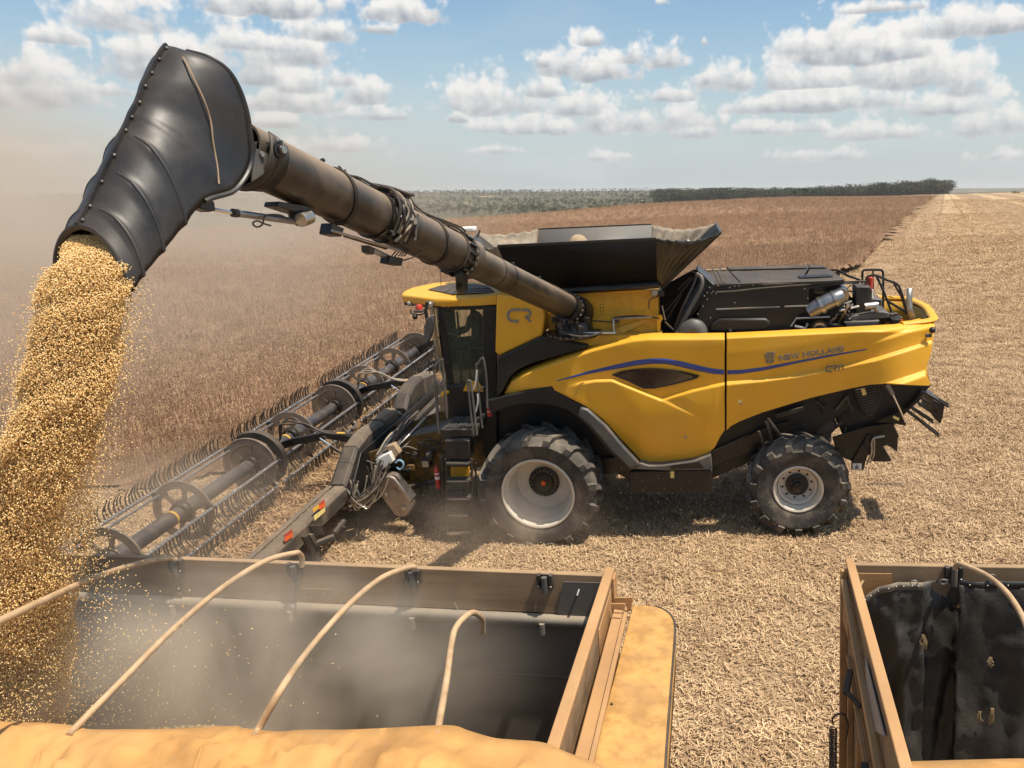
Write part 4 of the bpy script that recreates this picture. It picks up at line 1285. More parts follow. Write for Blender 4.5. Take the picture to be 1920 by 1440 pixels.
o = b.build('bolt_heads', M['steel'], harv); o['kind'] = 'stuff'
plate('cover_bulge', M['black'], [fr(650, 700), fr(1180, 700), fr(1240, 750), fr(1200, 850), fr(530, 860), fr(560, 760)], -1.2, .1, .04)
B().tube([hp(*fr(770, 860), -1.24), hp(*fr(800, 850), -1.24)], .07, 12).build('cover_port', M['black'], harv)
B().bar(hp(1428, 534, -1.2), hp(1624, 527, -1.0), .03, .03).build('hood_support_tube', M['blackdust'], harv, bevel=.008)
B().tube([hp(1342, 548, -1.2), hp(1378, 546, -1.2), hp(1430, 540, -1.2), hp(1560, 530, -1.1)], .018, 6).build('hood_support_tube', M['blackdust'], harv)
B().tube([hp(1512, 540, -1.1), hp(1560, 533, -1.1), hp(1610, 530, -1.0)], .018, 6).build('hood_support_tube', M['blackdust'], harv)
plate('hood_bracket', M['blackmetal'], [fr(620, 400), fr(690, 405), fr(690, 480), fr(680, 480), fr(678, 420), fr(625, 412)], -1.2, .03, 0)
# dusty fan volute
b = B(); b.lathe(hp(1299, 626, -1.3), (0, 1, 0), [(-.10, .04), (-.12, .10), (-.10, .19), (-.03, .255), (.10, .255), (.2, .2), (.2, 0)], 24)
b.ball(hp(1282, 624, -1.25), .12, 12, (1.3, .8, .6)); b.build('fan_volute', M['grey'], harv)
# air ducts and engine parts at the back
B().tube(catmull([hp(1519, 585, -1.1), hp(1540, 572, -1.15), hp(1560, 562, -1.15), hp(1577, 555, -1.1)], 4), .135, 16).build('air_duct', M['duct'], harv)
B().tube(catmull([hp(1577, 555, -1.1), hp(1573, 545, -.9), hp(1555, 540, -.7), hp(1530, 540, -.6)], 4), .13, 14).build('air_duct', M['duct'], harv)
B().tube([hp(1537, 574, -1.15), hp(1543, 571, -1.15)], .155, 16).build('duct_clamp', M['steel'], harv)
B().tube([hp(1563, 561, -1.15), hp(1567, 559, -1.15)], .15, 16).build('duct_clamp', M['steel'], harv)
plate('engine_tray', M['grey'], [(1600, 592), (1655, 584), (1668, 587), (1668, 596), (1604, 602), (1582, 602), (1582, 597)], -1.1, .9, .015)
plate('grey_tank', M['grey'], [(1583, 604), (1650, 601), (1645, 612), (1590, 617)], -1.2, .7, .015)
plate('coolant_tank', M['blackdust'], [(1604, 538), (1632, 537), (1636, 545), (1634, 585), (1604, 588)], -.95, .35, .02)
plate('battery_box', M['grey'], [(1633, 560), (1655, 561), (1654, 586), (1632, 587)], -.5, .4, .02)
B().tube([hp(1620, 575, -1.1), hp(1645, 572, -1.05)], .06, 12).build('starter_motor', M['steel'], harv)
B().tube([hp(1642, 576, -1.1), hp(1646, 584, -1.1)], .045, 10).build('valve', M['steel'], harv)
rg = random.Random(3)
for k in range(16):
    x, y = rg.uniform(1560, 1606), rg.uniform(556, 612)
    P_ = [hp(x, y, -1.0), hp(x + rg.uniform(-14, 14), y + rg.uniform(-10, 14), -1.15), hp(x + rg.uniform(-26, 24), y + rg.uniform(0, 26), -1.05)]
    B().tube(catmull(P_, 4), rg.uniform(.012, .028), 7).build('engine_pipe', M['steel'] if k % 3 == 0 else M['hose'], harv)
for k in range(10):
    x, y = rg.uniform(1650, 1696), rg.uniform(590, 608)
    B().box(hp(x, y, rg.uniform(-1.1, -.6)), (rg.uniform(.06, .2), .15, rg.uniform(.05, .14))).build('engine_fitting', [M['blackdust'], M['black'], M['grey']][k % 3], harv, bevel=.01)
for r_, m_ in ((.16, 'black'), (.12, 'steel'), (.08, 'black'), (.05, 'steel')):
    B().lathe(hp(1536, 617, -1.15), (0, -1, 0), [(.0, r_), (.05 + (.16 - r_) * .3, r_), (.05 + (.16 - r_) * .3, 0)], 20).build('belt_pulley', M[m_], harv)
B().tube([hp(1483, 612, -1.2), hp(1493, 597, -1.2), hp(1556, 594, -1.2)], .018, 6).build('guard_rod', M['steel'], harv)
B().tube([hp(1490, 612, -1.2), hp(1510, 616, -1.2), hp(1515, 606, -1.2)], .03, 8).build('engine_pipe', M['steel'], harv)
plate('orange_tag', M['orange'], [(1686, 598), (1694, 600), (1690, 606), (1685, 606)], -1.1, .02, 0)


def rail(name, pts, y, r=.021, mat='blackmetal', n=4, parent=harv):
    return B().tube(catmull([hp(p[0], p[1], p[2] if len(p) > 2 else y) for p in pts], n), r, 8).build(name, M[mat], parent)


rail('guard_rail', [(1617, 545), (1617, 514), (1619, 507.5), (1626, 506), (1648, 506), (1654, 508), (1656, 516), (1656, 560), (1655, 592)], -.2)
rail('guard_rail', [(1637, 506), (1637, 530), (1638, 562)], -.2, .015)
rail('guard_rail', [(1622, 545), (1624, 524), (1629, 518), (1642, 516.5), (1660, 524), (1682, 533), (1690, 548), (1697, 572), (1700, 590)], -.75)
rail('guard_rail', [(1643, 517), (1654, 540), (1668, 575), (1675, 592)], -.75)
rail('guard_rail', [(1665, 565), (1685, 577), (1699, 585)], -.75)
rail('guard_rail', [(1676, 532), (1690, 556), (1696, 575)], -.75, .018)
rail('guard_rail', [(1556, 507), (1571, 507), (1590, 517), (1613, 525)], .3)
rail('guard_rail', [(1560, 546), (1580, 545), (1604, 547)], -.9, .014)
rail('cable', [(1588, 556), (1590, 540), (1600, 534), (1607, 540)], -1.0, .008, 'hose')
b = B(); b.lathe(hp(1631, 533, -.4), (0, 0, 1), [(-.12, .0), (-.12, .05), (.12, .055), (.13, 0)], 12); b.build('rear_beacon', M['redorange'], harv)
B().lathe(hp(1634, 549, -.4), (0, 0, 1), [(-.1, .0), (-.1, .035), (.06, .035), (.06, 0)], 12).build('beacon_base', M['white'], harv)
b = B(); b.grid([[hp(1700.5, 541, -1.0), hp(1711, 540, -1.0)], [hp(1699.5, 562, -1.0), hp(1710.5, 562, -1.0)], [hp(1700, 578, -1.02), hp(1711, 577, -1.02)], [hp(1705.5, 600, -1.06), hp(1717, 598, -1.06)]])
b.build('reflector_plate', M['steel'], harv, solid=.02)

# --- underneath the tail: sieve cover, chopper, spreader
fz = lambda x, y: (1340 + x / 4.174, 700 + y / 4.174)
plate('sieve_cover', M['black'], [fz(1070, 100), fz(1290, 60), fz(1310, 210), fz(1250, 330), fz(1190, 345), fz(1140, 290)], -1.12, .12, .03)
b = B()
for k in range(9):
    b.bar(hp(*fz(1105 + k * 10, 130 + k * 20), -1.13), hp(*fz(1265 - k * 2, 95 + k * 22), -1.13), .012, .012)
b.build('cover_louvre', M['grey'], harv)
plate('warning_label', M['label'], [fz(1145, 125), fz(1175, 118), fz(1190, 165), fz(1160, 175)], -1.14, .004, 0)
plate('warning_label', M['label'], [fz(1402, 330), fz(1448, 352), fz(1438, 372), fz(1392, 348)], -1.1, .004, 0)
plate('chopper_housing', M['black'], [fz(900, 200), fz(1080, 60), fz(1700, 90), fz(1560, 250), fz(1400, 420), fz(1200, 520), fz(1000, 480)], -.85, 1.7, .02)
plate('chopper_plate', M['blackmetal'], [fz(1260, 380), fz(1440, 300), fz(1500, 390), fz(1490, 410), fz(1390, 390)], -1.0, .02, .004)
B().tube([hp(*fz(1350, 85), -1.12), hp(*fz(1395, 165), -1.12)], .035, 8).build('gas_strut', M['lightgrey'], harv)
B().tube([hp(*fz(1395, 165), -1.12), hp(*fz(1440, 260), -1.12), hp(*fz(1495, 385), -1.12)], .016, 8).build('strut_rod', M['chrome'], harv)
for a, c in (((1620, 140), (1830, 262)), ((1600, 185), (1745, 275)), ((1590, 235), (1740, 330)), ((1540, 270), (1710, 388)), ((1480, 275), (1755, 492))):
    B().bar(hp(*fz(*a), -.95), hp(*fz(*c), -.95), .05, .035).build('deflector_bar', M['blackmetal'], harv, bevel=.005)
    B().bar(hp(*fz(a[0], a[1] - 12), .7), hp(*fz(c[0], c[1] - 20), .7), .05, .035).build('deflector_bar', M['blackmetal'], harv, bevel=.005)
plate('deflector_bracket', M['blackmetal'], [fz(1620, 140), fz(1640, 150), fz(1610, 210), fz(1520, 290), fz(1500, 280), fz(1590, 190)], -.97, .5, .006)
plate('deflector_bracket', M['blackmetal'], [fz(1720, 215), fz(1800, 255), fz(1785, 345), fz(1765, 398), fz(1715, 345), fz(1745, 290), fz(1700, 285)], -.97, .9, .006)
plate('spreader_plate', M['blackmetal'], [fz(920, 500), fz(1180, 420), fz(1400, 390), fz(1430, 520), fz(1310, 580), fz(1100, 700), fz(960, 640)], -1.0, .03, .006)
plate('spreader_plate', M['blackmetal'], [fz(1190, 560), fz(1330, 590), fz(1385, 680), fz(1375, 692), fz(1230, 690)], -.9, .4, .006)
plate('spreader_plate', M['blackmetal'], [fz(1300, 540), fz(1435, 500), fz(1430, 615), fz(1380, 580)], -.7, .3, .006)
plate('spreader_leg', M['blackmetal'], [fz(1075, 690), fz(1200, 480), fz(1235, 500), fz(1165, 760), fz(1070, 755)], -1.05, .06, .006)
sg = plate('warning_sign', M['white'], [fz(1080, 705), fz(1152, 705), fz(1150, 755), fz(1080, 752)], -1.062, .006, 0)
b = B(); c_ = fz(1115, 732)
for q in (((-3.6, 3.4), (0, -4.2), (3.6, 3.4)),):
    L = [hp(c_[0] + x, c_[1] + y, -1.072) for x, y in q]
    b.tube(L + [L[0]], .006, 4)
b.ball(hp(c_[0], c_[1] + 1.2, -1.072), .014, 6); b.build('warning_symbol', M['black'], sg)
rail('drain_pipe', [fz(1330, 490), fz(1235, 515), fz(1228, 620), fz(1195, 700), fz(1190, 715)], -1.1, .02, 'steel', 3)
rail('drain_pipe', [fz(1250, 520), fz(1245, 640), fz(1215, 700)], -1.1, .014, 'steel', 3)
plate('tail_hitch', M['black'], [fz(1350, 470), fz(1400, 400), fz(1445, 495), fz(1440, 505)], -.9, .1, .004)
for k in range(8):
    x, y = rg.uniform(760, 1060), rg.uniform(130, 420)
    B().bar(hp(*fz(x, y), -.95), hp(*fz(x + rg.uniform(-90, 90), y + rg.uniform(30, 120)), -.95), .04, .04).build('underbody_brace', M['blackdust'] if k % 2 else M['black'], harv)
B().bar(hp(*fz(480, 330), -1.0), hp(*fz(700, 270), -1.0), .08, .08).build('underbody_tube', M['blackdust'], harv, bevel=.01)

# ------------------------------------------------------------------ cab
YC = -0.98
plate('engine_shoulder_panel', M['yellow'], [(931, 552), (1014, 562), (1020, 585), (1022, 592), (1016, 630), (937, 667), (928, 661)], -1.50, .9, .03)
kcr = lambda x, y: (740 + x / 4, 480 + y / 4)
strokes('model_lettering', [[(940, 402), (885, 402)] + arc(888, 446, 38, 42, 100, 262) + [(930, 490)],
                            [(948, 404), (995, 404)] + arc(995, 430, 23, 25, 85, -88, 7) + [(978, 455)], [(985, 455), (1020, 493)]], 4.6, SILV, harv, kcr, -1.503, .004, .014)
plate('rear_cab_wall', M['black'], [(905, 575), (930, 575), (932, 740), (915, 770), (905, 770)], -1.1, 2.2, .02)
plate('cab_lower_body', M['black'], [(836, 722), (930, 730), (932, 830), (850, 830), (840, 770)], -1.05, 2.1, .02)
plate('kick_panel', M['yellow'], c3([(510, 1015), (540, 950), (580, 935), (630, 950), (670, 1000), (665, 1020)]), -1.08, .03, .01)
plate('kick_panel', M['yellow'], c3([(340, 1030), (400, 1010), (410, 1025), (350, 1060)]), -1.08, .3, .01)
PIL = lambda name, pts, y, th=.07, mat='black': plate(name, M[mat], pts, y, th, .01)
for ys in (YC, -YC - .07):
    if ys < 0:
        PIL('cab_pillar', [(821, 577), (829, 576), (842, 655), (851, 722), (838, 722), (830, 655)], ys)
        PIL('cab_pillar', [(922, 575), (930, 575), (930, 740), (916, 740), (922, 660)], ys)
        PIL('door_bottom_rail', [(842, 722), (922, 732), (921, 742), (842, 733)], ys)
        PIL('door_top_rail', [(824, 573), (930, 572), (930, 580), (827, 582)], ys)
    else:
        A0 = [hp(821, 577, YC), hp(829, 576, YC), hp(842, 655, YC), hp(851, 722, YC), hp(838, 722, YC), hp(830, 655, YC)]
        B().prism([p * (1, -1, 1) - (0, .07, 0) for p in A0], (0, .07, 0)).build('cab_pillar', M['black'], harv, bevel=.01)
        A0 = [hp(922, 575, YC), hp(930, 575, YC), hp(930, 740, YC), hp(916, 740, YC), hp(922, 660, YC)]
        B().prism([p * (1, -1, 1) - (0, .07, 0) for p in A0], (0, .07, 0)).build('cab_pillar', M['black'], harv, bevel=.01)
door = [hp(829, 580, YC + .02), hp(922, 578, YC + .02), hp(921, 660, YC + .02), hp(918, 733, YC + .02), hp(851, 724, YC + .02), hp(842, 655, YC + .02)]
dg_ = B().add(door, [tuple(range(len(door)))]).build('door_glass', M['glass'], harv)
B().add([p * (1, -1, 1) for p in door], [tuple(range(len(door)))]).build('door_glass', M['glass'], harv)
B().tube(catmull([hp(842, 652, YC - .04), hp(850, 651, YC - .06), hp(866, 651, YC - .06), hp(869, 654, YC - .04)], 3), .014, 6).build('door_handle', M['black'], dg_)
B().bar(hp(857, 584, YC + .05), hp(868, 700, YC + .05), .035, .03).build('door_frame', M['black'], harv)
# curved windscreen
rows = []
pt, pb = hp(821, 578, YC), hp(838, 728, YC)
for k in range(17):
    u = -1 + 2 * k / 16; bow = 1 - abs(u) ** 2.2
    yy = u * abs(YC)
    a = np.array([pt[0] - .42 * bow, yy, pt[2]]); c = np.array([pb[0] - .42 * bow * .75, yy * .88, pb[2] - .1 * bow])
    rows.append([a + (c - a) * j / 6 + np.array([-.05 * math.sin(math.pi * j / 6), 0, 0]) for j in range(7)])
B().grid(rows).build('windscreen', M['glass'], harv, angle=80)
B().tube([rows[k][6] + np.array([0, 0, -.03]) for k in range(17)], .05, 6).build('windscreen_sill', M['black'], harv)
B().tube(catmull([hp(806, 700, -.8), hp(800, 650, -.8), hp(796, 610, -.75)], 3), .01, 5).build('wiper', M['black'], harv)
# floor, seat, console inside
fl = hp(850, 722, YC)[2]
B().box(((pt[0] + hp(925, 700, YC)[0]) / 2, 0, fl - .05), (hp(925, 700, YC)[0] - pt[0] - .05, 1.9, .08)).build('cab_floor', M['black'], harv)
xs = hp(900, 700, 0)[0]
b = B(); b.box((xs, 0, fl + .50), (.48, .50, .12)); b.box((xs + .24, 0, fl + .88), (.12, .48, .70), np.array([[.98, 0, .17], [0, 1, 0], [-.17, 0, .98]])); b.box((xs, 0, fl + .22), (.35, .35, .42)); b.box((xs + .30, 0, fl + 1.28), (.09, .26, .16))
b.build('driver_seat', M['black'], harv, bevel=.04)
b = B(); b.bar((xs - .72, 0, fl), (xs - .50, 0, fl + .72), .09, .12)
col_ = b.build('steering_column', M['black'], harv, bevel=.02)
sw = B(); cc = np.array([xs - .47, 0, fl + .78]); ax_ = unit((-.45, 0, .9)); e1 = np.array([0, 1, 0]); e2 = np.cross(ax_, e1)
sw.tube([cc + .2 * (math.cos(t) * e1 + math.sin(t) * e2) for t in np.linspace(0, 2 * math.pi, 25)], .016, 6)
for t in (0, 2.1, 4.2): sw.tube([cc, cc + .2 * (math.cos(t) * e1 + math.sin(t) * e2)], .012, 5)
sw.build('steering_wheel', M['black'], harv)
b = B(); b.box((xs - .28, -.48, fl + .62), (.50, .20, .10)); b.box((xs - .1, -.48, fl + .3), (.3, .16, .55)); b.build('armrest_console', M['black'], harv, bevel=.02)
B().box((xs - .52, -.52, fl + 1.00), (.06, .32, .22), np.array([[.96, -.25, 0], [.25, .96, 0], [0, 0, 1.]])).build('display_screen', M['grey'], harv, bevel=.01)
B().tube(catmull([(xs - .55, -.1, fl + 1.55), (xs - .85, -.25, fl + 1.35), (xs - .8, -.3, fl + .9), (xs - .55, -.45, fl + .75)], 5), .02, 6).build('interior_grab_rail', M['black'], harv)
# roof
zr = hp(880, 560, -1.08)[2]
ro = [(752, 552), (760, 546), (772, 541), (812, 532), (862, 528.5), (895, 531), (915, 536), (934, 551), (931, 553), (848, 563.5), (832, 565), (815, 562), (780, 558), (754, 555)]
R3 = [H.z(x, y, zr) for x, y in ro]
for p in R3: p[1] = max(min(p[1], 1.25), -1.12)
b = B(); lo = [p * (1, 1, 1) for p in R3]; cxy = sum(R3) / len(R3)
ringA = [p - (0, 0, .02) for p in R3]; ringB = [cxy + (p - cxy) * .97 + np.array([0, 0, .02]) for p in R3]; ringC = [cxy + (p - cxy) * .98 - np.array([0, 0, .12]) for p in R3]
b.hexa(ringC, ringA); b.hexa(ringA, ringB)
roof = b.build('cab_roof', M['yellow'], harv, bevel=.01)
plate('roof_skirt', M['yellow'], [(836, 566), (931, 553), (931, 572), (826, 576)], -1.06, 2.1, .015)
cp = [H.z(x, y, zr + .024) for x, y in ((803, 544), (822, 538), (852, 533), (893, 534), (915, 538), (928, 549), (848, 553.5), (834, 550))]
for p in cp: p[1] = max(min(p[1], 1.0), -1.0)
B().prism(cp, (0, 0, .02)).build('roof_centre_panel', M['blackdust'], roof, bevel=.006)
for k in range(3):
    B().bar(H.z(848 + k * 3, 551 - 4 * k, zr + .05), H.z(925 - k * 2, 548 - 4 * k, zr + .05), .02, .01).build('roof_panel_rib', M['black'], roof)
b = B()
for k in range(9):
    b.ball(H.z(862 - k * 3.4, 531.5 + k * 2.1, zr + .046), .014, 6)
o = b.build('roof_rivets', M['blackmetal'], roof); o['kind'] = 'stuff'
b = B(); pts = [H.z(x, y, zr - .12) for x, y in ((756, 560), (790, 563), (826, 570), (842, 572), (842, 555), (770, 545))]
for p in pts: p[1] = max(min(p[1], 1.2), -1.05)
b.prism(pts, (0, 0, -.13)); b.build('roof_visor', M['black'], harv, bevel=.02)
for x in (768, 780): B().ball(H.x(x, 569, hp(770, 569, -.6)[0]), .05, 10).build('roof_lamp', M['lightgrey'], harv)
# beacon, lamps and mirror
B().lathe(hp(786, 577, -.95), (0, 0, 1), [(-.03, 0), (-.03, .062), (.03, .06), (.055, .045), (.06, 0)], 16).build('beacon_light', M['redorange'], harv)
B().box(hp(786, 583, -.95), (.17, .14, .05)).build('beacon_base', M['grey'], harv, bevel=.01)
B().lathe(hp(806, 572, -1.1), (-.3, -1, 0), [(-.06, 0), (-.06, .06), (.03, .075), (.05, .06), (.05, 0)], 16).build('work_lamp', M['steel'], harv)
B().ball(hp(778, 594, -1.0), .05, 10).build('work_lamp', M['black'], harv)
rail('lamp_bracket', [(770, 580), (772, 588), (790, 590), (800, 582)], -1.0, .014, 'black', 3)
rail('mirror_arm', [(800, 566), (799, 580), (802, 596)], -1.15, .02, 'black', 3)
b = B(); b.prism([hp(x, y, -1.2) for x, y in ((798, 598), (812, 590), (812.5, 606), (808, 630), (801, 645), (796, 643), (794, 625))], (0, .12, 0)); b.build('mirror', M['grey'], harv, bevel=.02)
B().tube([hp(826, 505, .2), hp(827.5, 567, .2)], .006, 5).build('radio_antenna', M['black'], harv)

# platform, ladder and hand rails
YL = -1.72
plate('platform_edge', M['blackdust'], [(826, 806), (892, 805), (892, 818), (828, 820)], YL, .75, .01)
zd = hp(860, 805, YL)[2]
for i_ in range(3):
    for j_ in range(2):
        x0 = -1.86 + i_ * .20; y0 = YL + .04 + j_ * .34
        b = B()
        xa = hp(830, 805, YL)[0] + .02 + i_ * .205
        for q in range(5): b.box((xa + .09, y0 + .03 + q * .06, zd + .012), (.18, .02, .024))
        for q in range(3): b.box((xa + .02 + q * .07, y0 + .15, zd + .008), (.016, .28, .02))
        b.build('tread_grating', M['grey'], harv)
plate('ladder_box', M['blackdust'], [(833, 826), (880, 826), (880, 862), (834, 862)], -1.74, .3, .02)
z2 = hp(857, 826, -1.74)
b = B(); b.box((z2[0], -1.60, z2[2] + .012), (.42, .24, .02)); b.build('tread_grating', M['grey'], harv, bevel=.004)
for k, y in enumerate((870.5, 904, 937, 968)):
    a, c = hp(835.5, y, -1.78), hp(883, y - 1, -1.78)
    stp = B().box((a + c) / 2 + (0, .07, 0), (c[0] - a[0], .24, .045)).build('ladder_step', M['blackdust'], harv, bevel=.008)
    g = B()
    for q in range(3): g.box((a + c) / 2 + (0, -.02 + q * .08, .026), (c[0] - a[0] - .04, .03, .012))
    g.build('step_grip', M['grey'], stp)
rail('ladder_rail', [(884, 860), (885, 900), (886, 1000)], -1.82, .02, 'blackdust', 2)
rail('ladder_rail', [(835, 860), (836, 900), (838, 1000)], -1.82, .018, 'blackdust', 2)
rail('ladder_rail', [(892, 868), (892, 930)], -1.6, .018, 'blackdust', 2)
B().bar(hp(838, 1000, -1.82), hp(884, 998, -1.82), .05, .03).build('ladder_foot', M['steel'], harv, bevel=.005)
B().prism([hp(839, 972, -1.70), hp(882, 971, -1.70), hp(882, 996, -1.70), hp(839, 998, -1.70)], (0, .01, 0)).build('ladder_back_plate', M['blackdust'], harv)
plate('step_back_plate', M['yellow_dirty'], [(845, 876), (880, 876), (880, 893), (845, 894)], -1.55, .03, .005)
rr = lambda pts, y, r=.019: rail('hand_rail', c8(pts), y, r, 'grey', 4)
rr([(385, 790), (375, 700), (362, 480), (356, 405), (368, 390), (402, 358), (406, 370), (418, 520), (432, 700)], YL)
rr([(388, 785), (378, 640), (370, 480)], YL + .05, .016)
rr([(383, 560), (405, 535), (412, 520)], YL, .014)
rr([(368, 400), (362, 330), (356, 258)], YL + .3, .013)
rr([(608, 800), (590, 640), (572, 500), (566, 482), (558, 482), (556, 500), (570, 640), (588, 800)], YL - .08, .021)
rr([(640, 760), (622, 600), (606, 400), (612, 385), (634, 352), (648, 360), (664, 480), (668, 640)], YL)
rr([(612, 558), (634, 528), (650, 515)], YL, .016)
rr([(600, 712), (630, 690), (655, 675)], YL, .016)
# safety chains
b = B()
for path in ([(607, 420), (604, 460), (598, 500), (585, 535)], [(612, 560), (614, 600), (606, 640), (600, 668)]):
    C_ = catmull([hp(*c8([q])[0], YL - .04) for q in path], 8)
    for i, p in enumerate(C_[:-1]):
        d = C_[i + 1] - p; b.bar(p, p + d * .8, .030 if i % 2 else .012, .012 if i % 2 else .030)
b.build('safety_chain', M['white'], harv)
C_ = catmull([hp(*c8([q])[0], YL + .25) for q in ((360, 270), (368, 330), (366, 400))], 6)
b = B()
for i, p in enumerate(C_[:-1]): b.bar(p, p + (C_[i + 1] - p) * .8, .03 if i % 2 else .012, .012 if i % 2 else .03)
b.build('safety_chain', M['grey'], harv)
# fire extinguishers
for (x, y, r, h_, yy) in ((820, 895, .045, .42, -1.62), (917.5, 772, .042, .16, -1.4)):
    c = hp(x, y, yy); e_ = B().lathe(c - (0, 0, h_ / 2), (0, 0, 1), [(0, 0), (0, r), (h_ * .86, r), (h_ * .95, r * .6), (h_, r * .3), (h_ + .04, r * .3), (h_ + .04, 0)], 14).build('fire_extinguisher', M['red'] if r > .044 else M['redorange'], harv)
    for q in ((.42, .56), (.66, .72)) if r > .044 else ((.5, .62),):
        B().lathe(c - (0, 0, h_ / 2), (0, 0, 1), [(h_ * q[0], r + .001), (h_ * q[1], r + .001)], 14).build('instruction_label', M['white'], e_)
plate('extinguisher_bracket', M['blackdust'], [(824, 858), (832, 856), (833, 930), (826, 930)], -1.6, .06, .01)

# feeder house and front of the machine
def qx(x, y, z): return np.array([x, y, z])
for ya, yb, mt_ in ((-.78, -.70, 'grime'), (.70, .78, 'grime')):
    B().prism([qx(-1.2, ya, 2.05), qx(-1.2, ya, 1.15), qx(-3.95, ya, .35), qx(-4.05, ya, 1.25), qx(-2.6, ya, 1.75)], (0, yb - ya, 0)).build('feeder_side_plate', M[mt_], harv, bevel=.01)
B().prism([qx(-1.25, -.70, 1.95), qx(-1.25, -.70, 1.2), qx(-3.95, -.70, .42), qx(-4.0, -.70, 1.15)], (0, 1.4, 0)).build('feeder_house', M['blackdust'], harv, bevel=.02)
for k in range(5):
    a = qx(-1.6 - k * .45, -.82, 1.75 - k * .14)
    B().tube(catmull([a, a + (-.25, -.12, .12), a + (-.5, -.05, -.2), a + (-.9, -.02, -.1)], 5), .022, 7).build('hydraulic_hose', M['hose'], harv)
for k in range(6):
    B().box((-1.7 - .33 * k, -.86, 1.45 - .10 * k), (.16, .12, .12 + .04 * (k % 3))).build('valve_block', M['grime'] if k % 2 else M['blackdust'], harv, bevel=.015)
B().tube([qx(-1.9, -.92, .95), qx(-3.3, -.92, .62)], .06, 10).build('lift_cylinder', M['blackdust'], harv)
B().tube([qx(-3.3, -.92, .62), qx(-3.8, -.92, .5)], .035, 10).build('lift_cylinder_rod', M['chrome'], harv)


# --- operator
def person_mesh(name, joints, edges, radii, mat, parent, sub=2):
    me = bpy.data.meshes.new(name); me.from_pydata([tuple(j) for j in joints], edges, [])
    o = link(name, me, parent)
    md = o.modifiers.new('skin', 'SKIN')
    for v, r in zip(me.skin_vertices[0].data, radii): v.radius = (r, r) if not hasattr(r, '__len__') else r
    me.skin_vertices[0].data[0].use_root = True
    md.use_smooth_shade = True
    s = o.modifiers.new('smooth', 'SUBSURF'); s.levels = s.render_levels = sub
    me.materials.append(mat)
    return o


op = empty('person', H.matrix() @ Matrix.Translation((xs, 0, fl)))
tag(op, 'harvester operator in dark work clothes and cap seated behind the cab glass', 'person')
J = [(0, 0, .60), (.06, 0, .82), (.05, 0, 1.05), (.0, 0, 1.17), (-.02, -.20, 1.10), (-.08, -.27, .88), (-.32, -.20, .80), (-.42, -.17, .80), (-.02, .20, 1.10), (-.08, .27, .88), (-.32, .18, .82), (-.42, .15, .82),
     (-.05, -.10, .58), (-.42, -.13, .60), (-.50, -.13, .18), (-.66, -.13, .08), (-.05, .10, .58), (-.42, .13, .60), (-.50, .13, .18), (-.66, .13, .08), (-.02, 0, 1.24)]
E_ = [(0, 1), (1, 2), (2, 3), (2, 4), (4, 5), (5, 6), (6, 7), (2, 8), (8, 9), (9, 10), (10, 11), (0, 12), (12, 13), (13, 14), (14, 15), (0, 16), (16, 17), (17, 18), (18, 19), (3, 20)]
RR = [(.15, .12), (.15, .12), (.16, .12), .06, .075, .052, .04, .028, .075, .052, .04, .028, .10, .075, .055, .04, .10, .075, .055, .04, .05]
person_mesh('body', J, E_, RR, M['shirt'], op)
b = B(); b.ball((-.035, 0, 1.36), .10, 20, (1.05, .82, 1.22)); b.ball((-.145, 0, 1.345), .018, 8, (1.2, .8, 1.4)); b.ball((-.02, -.085, 1.35), .022, 8, (.8, .4, 1.2)); b.ball((-.02, .085, 1.35), .022, 8, (.8, .4, 1.2))
b.box((-.125, 0, 1.30), (.02, .045, .008))
b.build('head', M['skin'], op)
b = B(); b.lathe((-.025, 0, 1.40), (0, 0, 1), [(0, .112), (.05, .106), (.085, .07), (.10, 0)], 18); b.prism([(-.10, -.075, 1.405), (-.20, -.05, 1.395), (-.22, 0, 1.392), (-.20, .05, 1.395), (-.10, .075, 1.405)], (0, 0, .012))
b.build('cap', M['trousers'], op)
for s_ in (-1, 1):
    b = B(); b.ball((-.45, s_ * .16, .80), .038, 10, (1.2, .7, .6))
    for f_ in range(4):
        L = (.052, .06, .056, .045)[f_]; y0 = s_ * .16 + (f_ - 1.5) * .017
        b.tube([(-.475, y0, .805), (-.475 - L * .6, y0, .80), (-.475 - L * .8, y0, .775)], [.010, .009, .007], 6)
    b.tube([(-.44, s_ * .16 - s_ * .03, .805), (-.475, s_ * .16 - s_ * .05, .80)], [.012, .009], 6)
    b.build('hand', M['skin'], op)

# ------------------------------------------------------------------ harvesting header
head = empty('grain_header', H.matrix() @ Matrix.Translation((-3.7, 0, 0)))
tag(head, 'wide black harvesting header with tined reel mounted across the front of the harvester', 'header')
HO = np.array([-3.7, 0, 0])


class HB(B):
    """builder in machine coordinates for parts of the header"""
    def mesh(s, name, mats, smooth=True, angle=38):
        s.v = [tuple(np.asarray(p) - HO) for p in s.v]
        return super().mesh(name, mats, smooth, angle)


AX, AZ = -6.06, 1.2
Y0, Y1 = -6.5, 9.0
def yz(px, py, z): return H.z(px, py, z)[1]

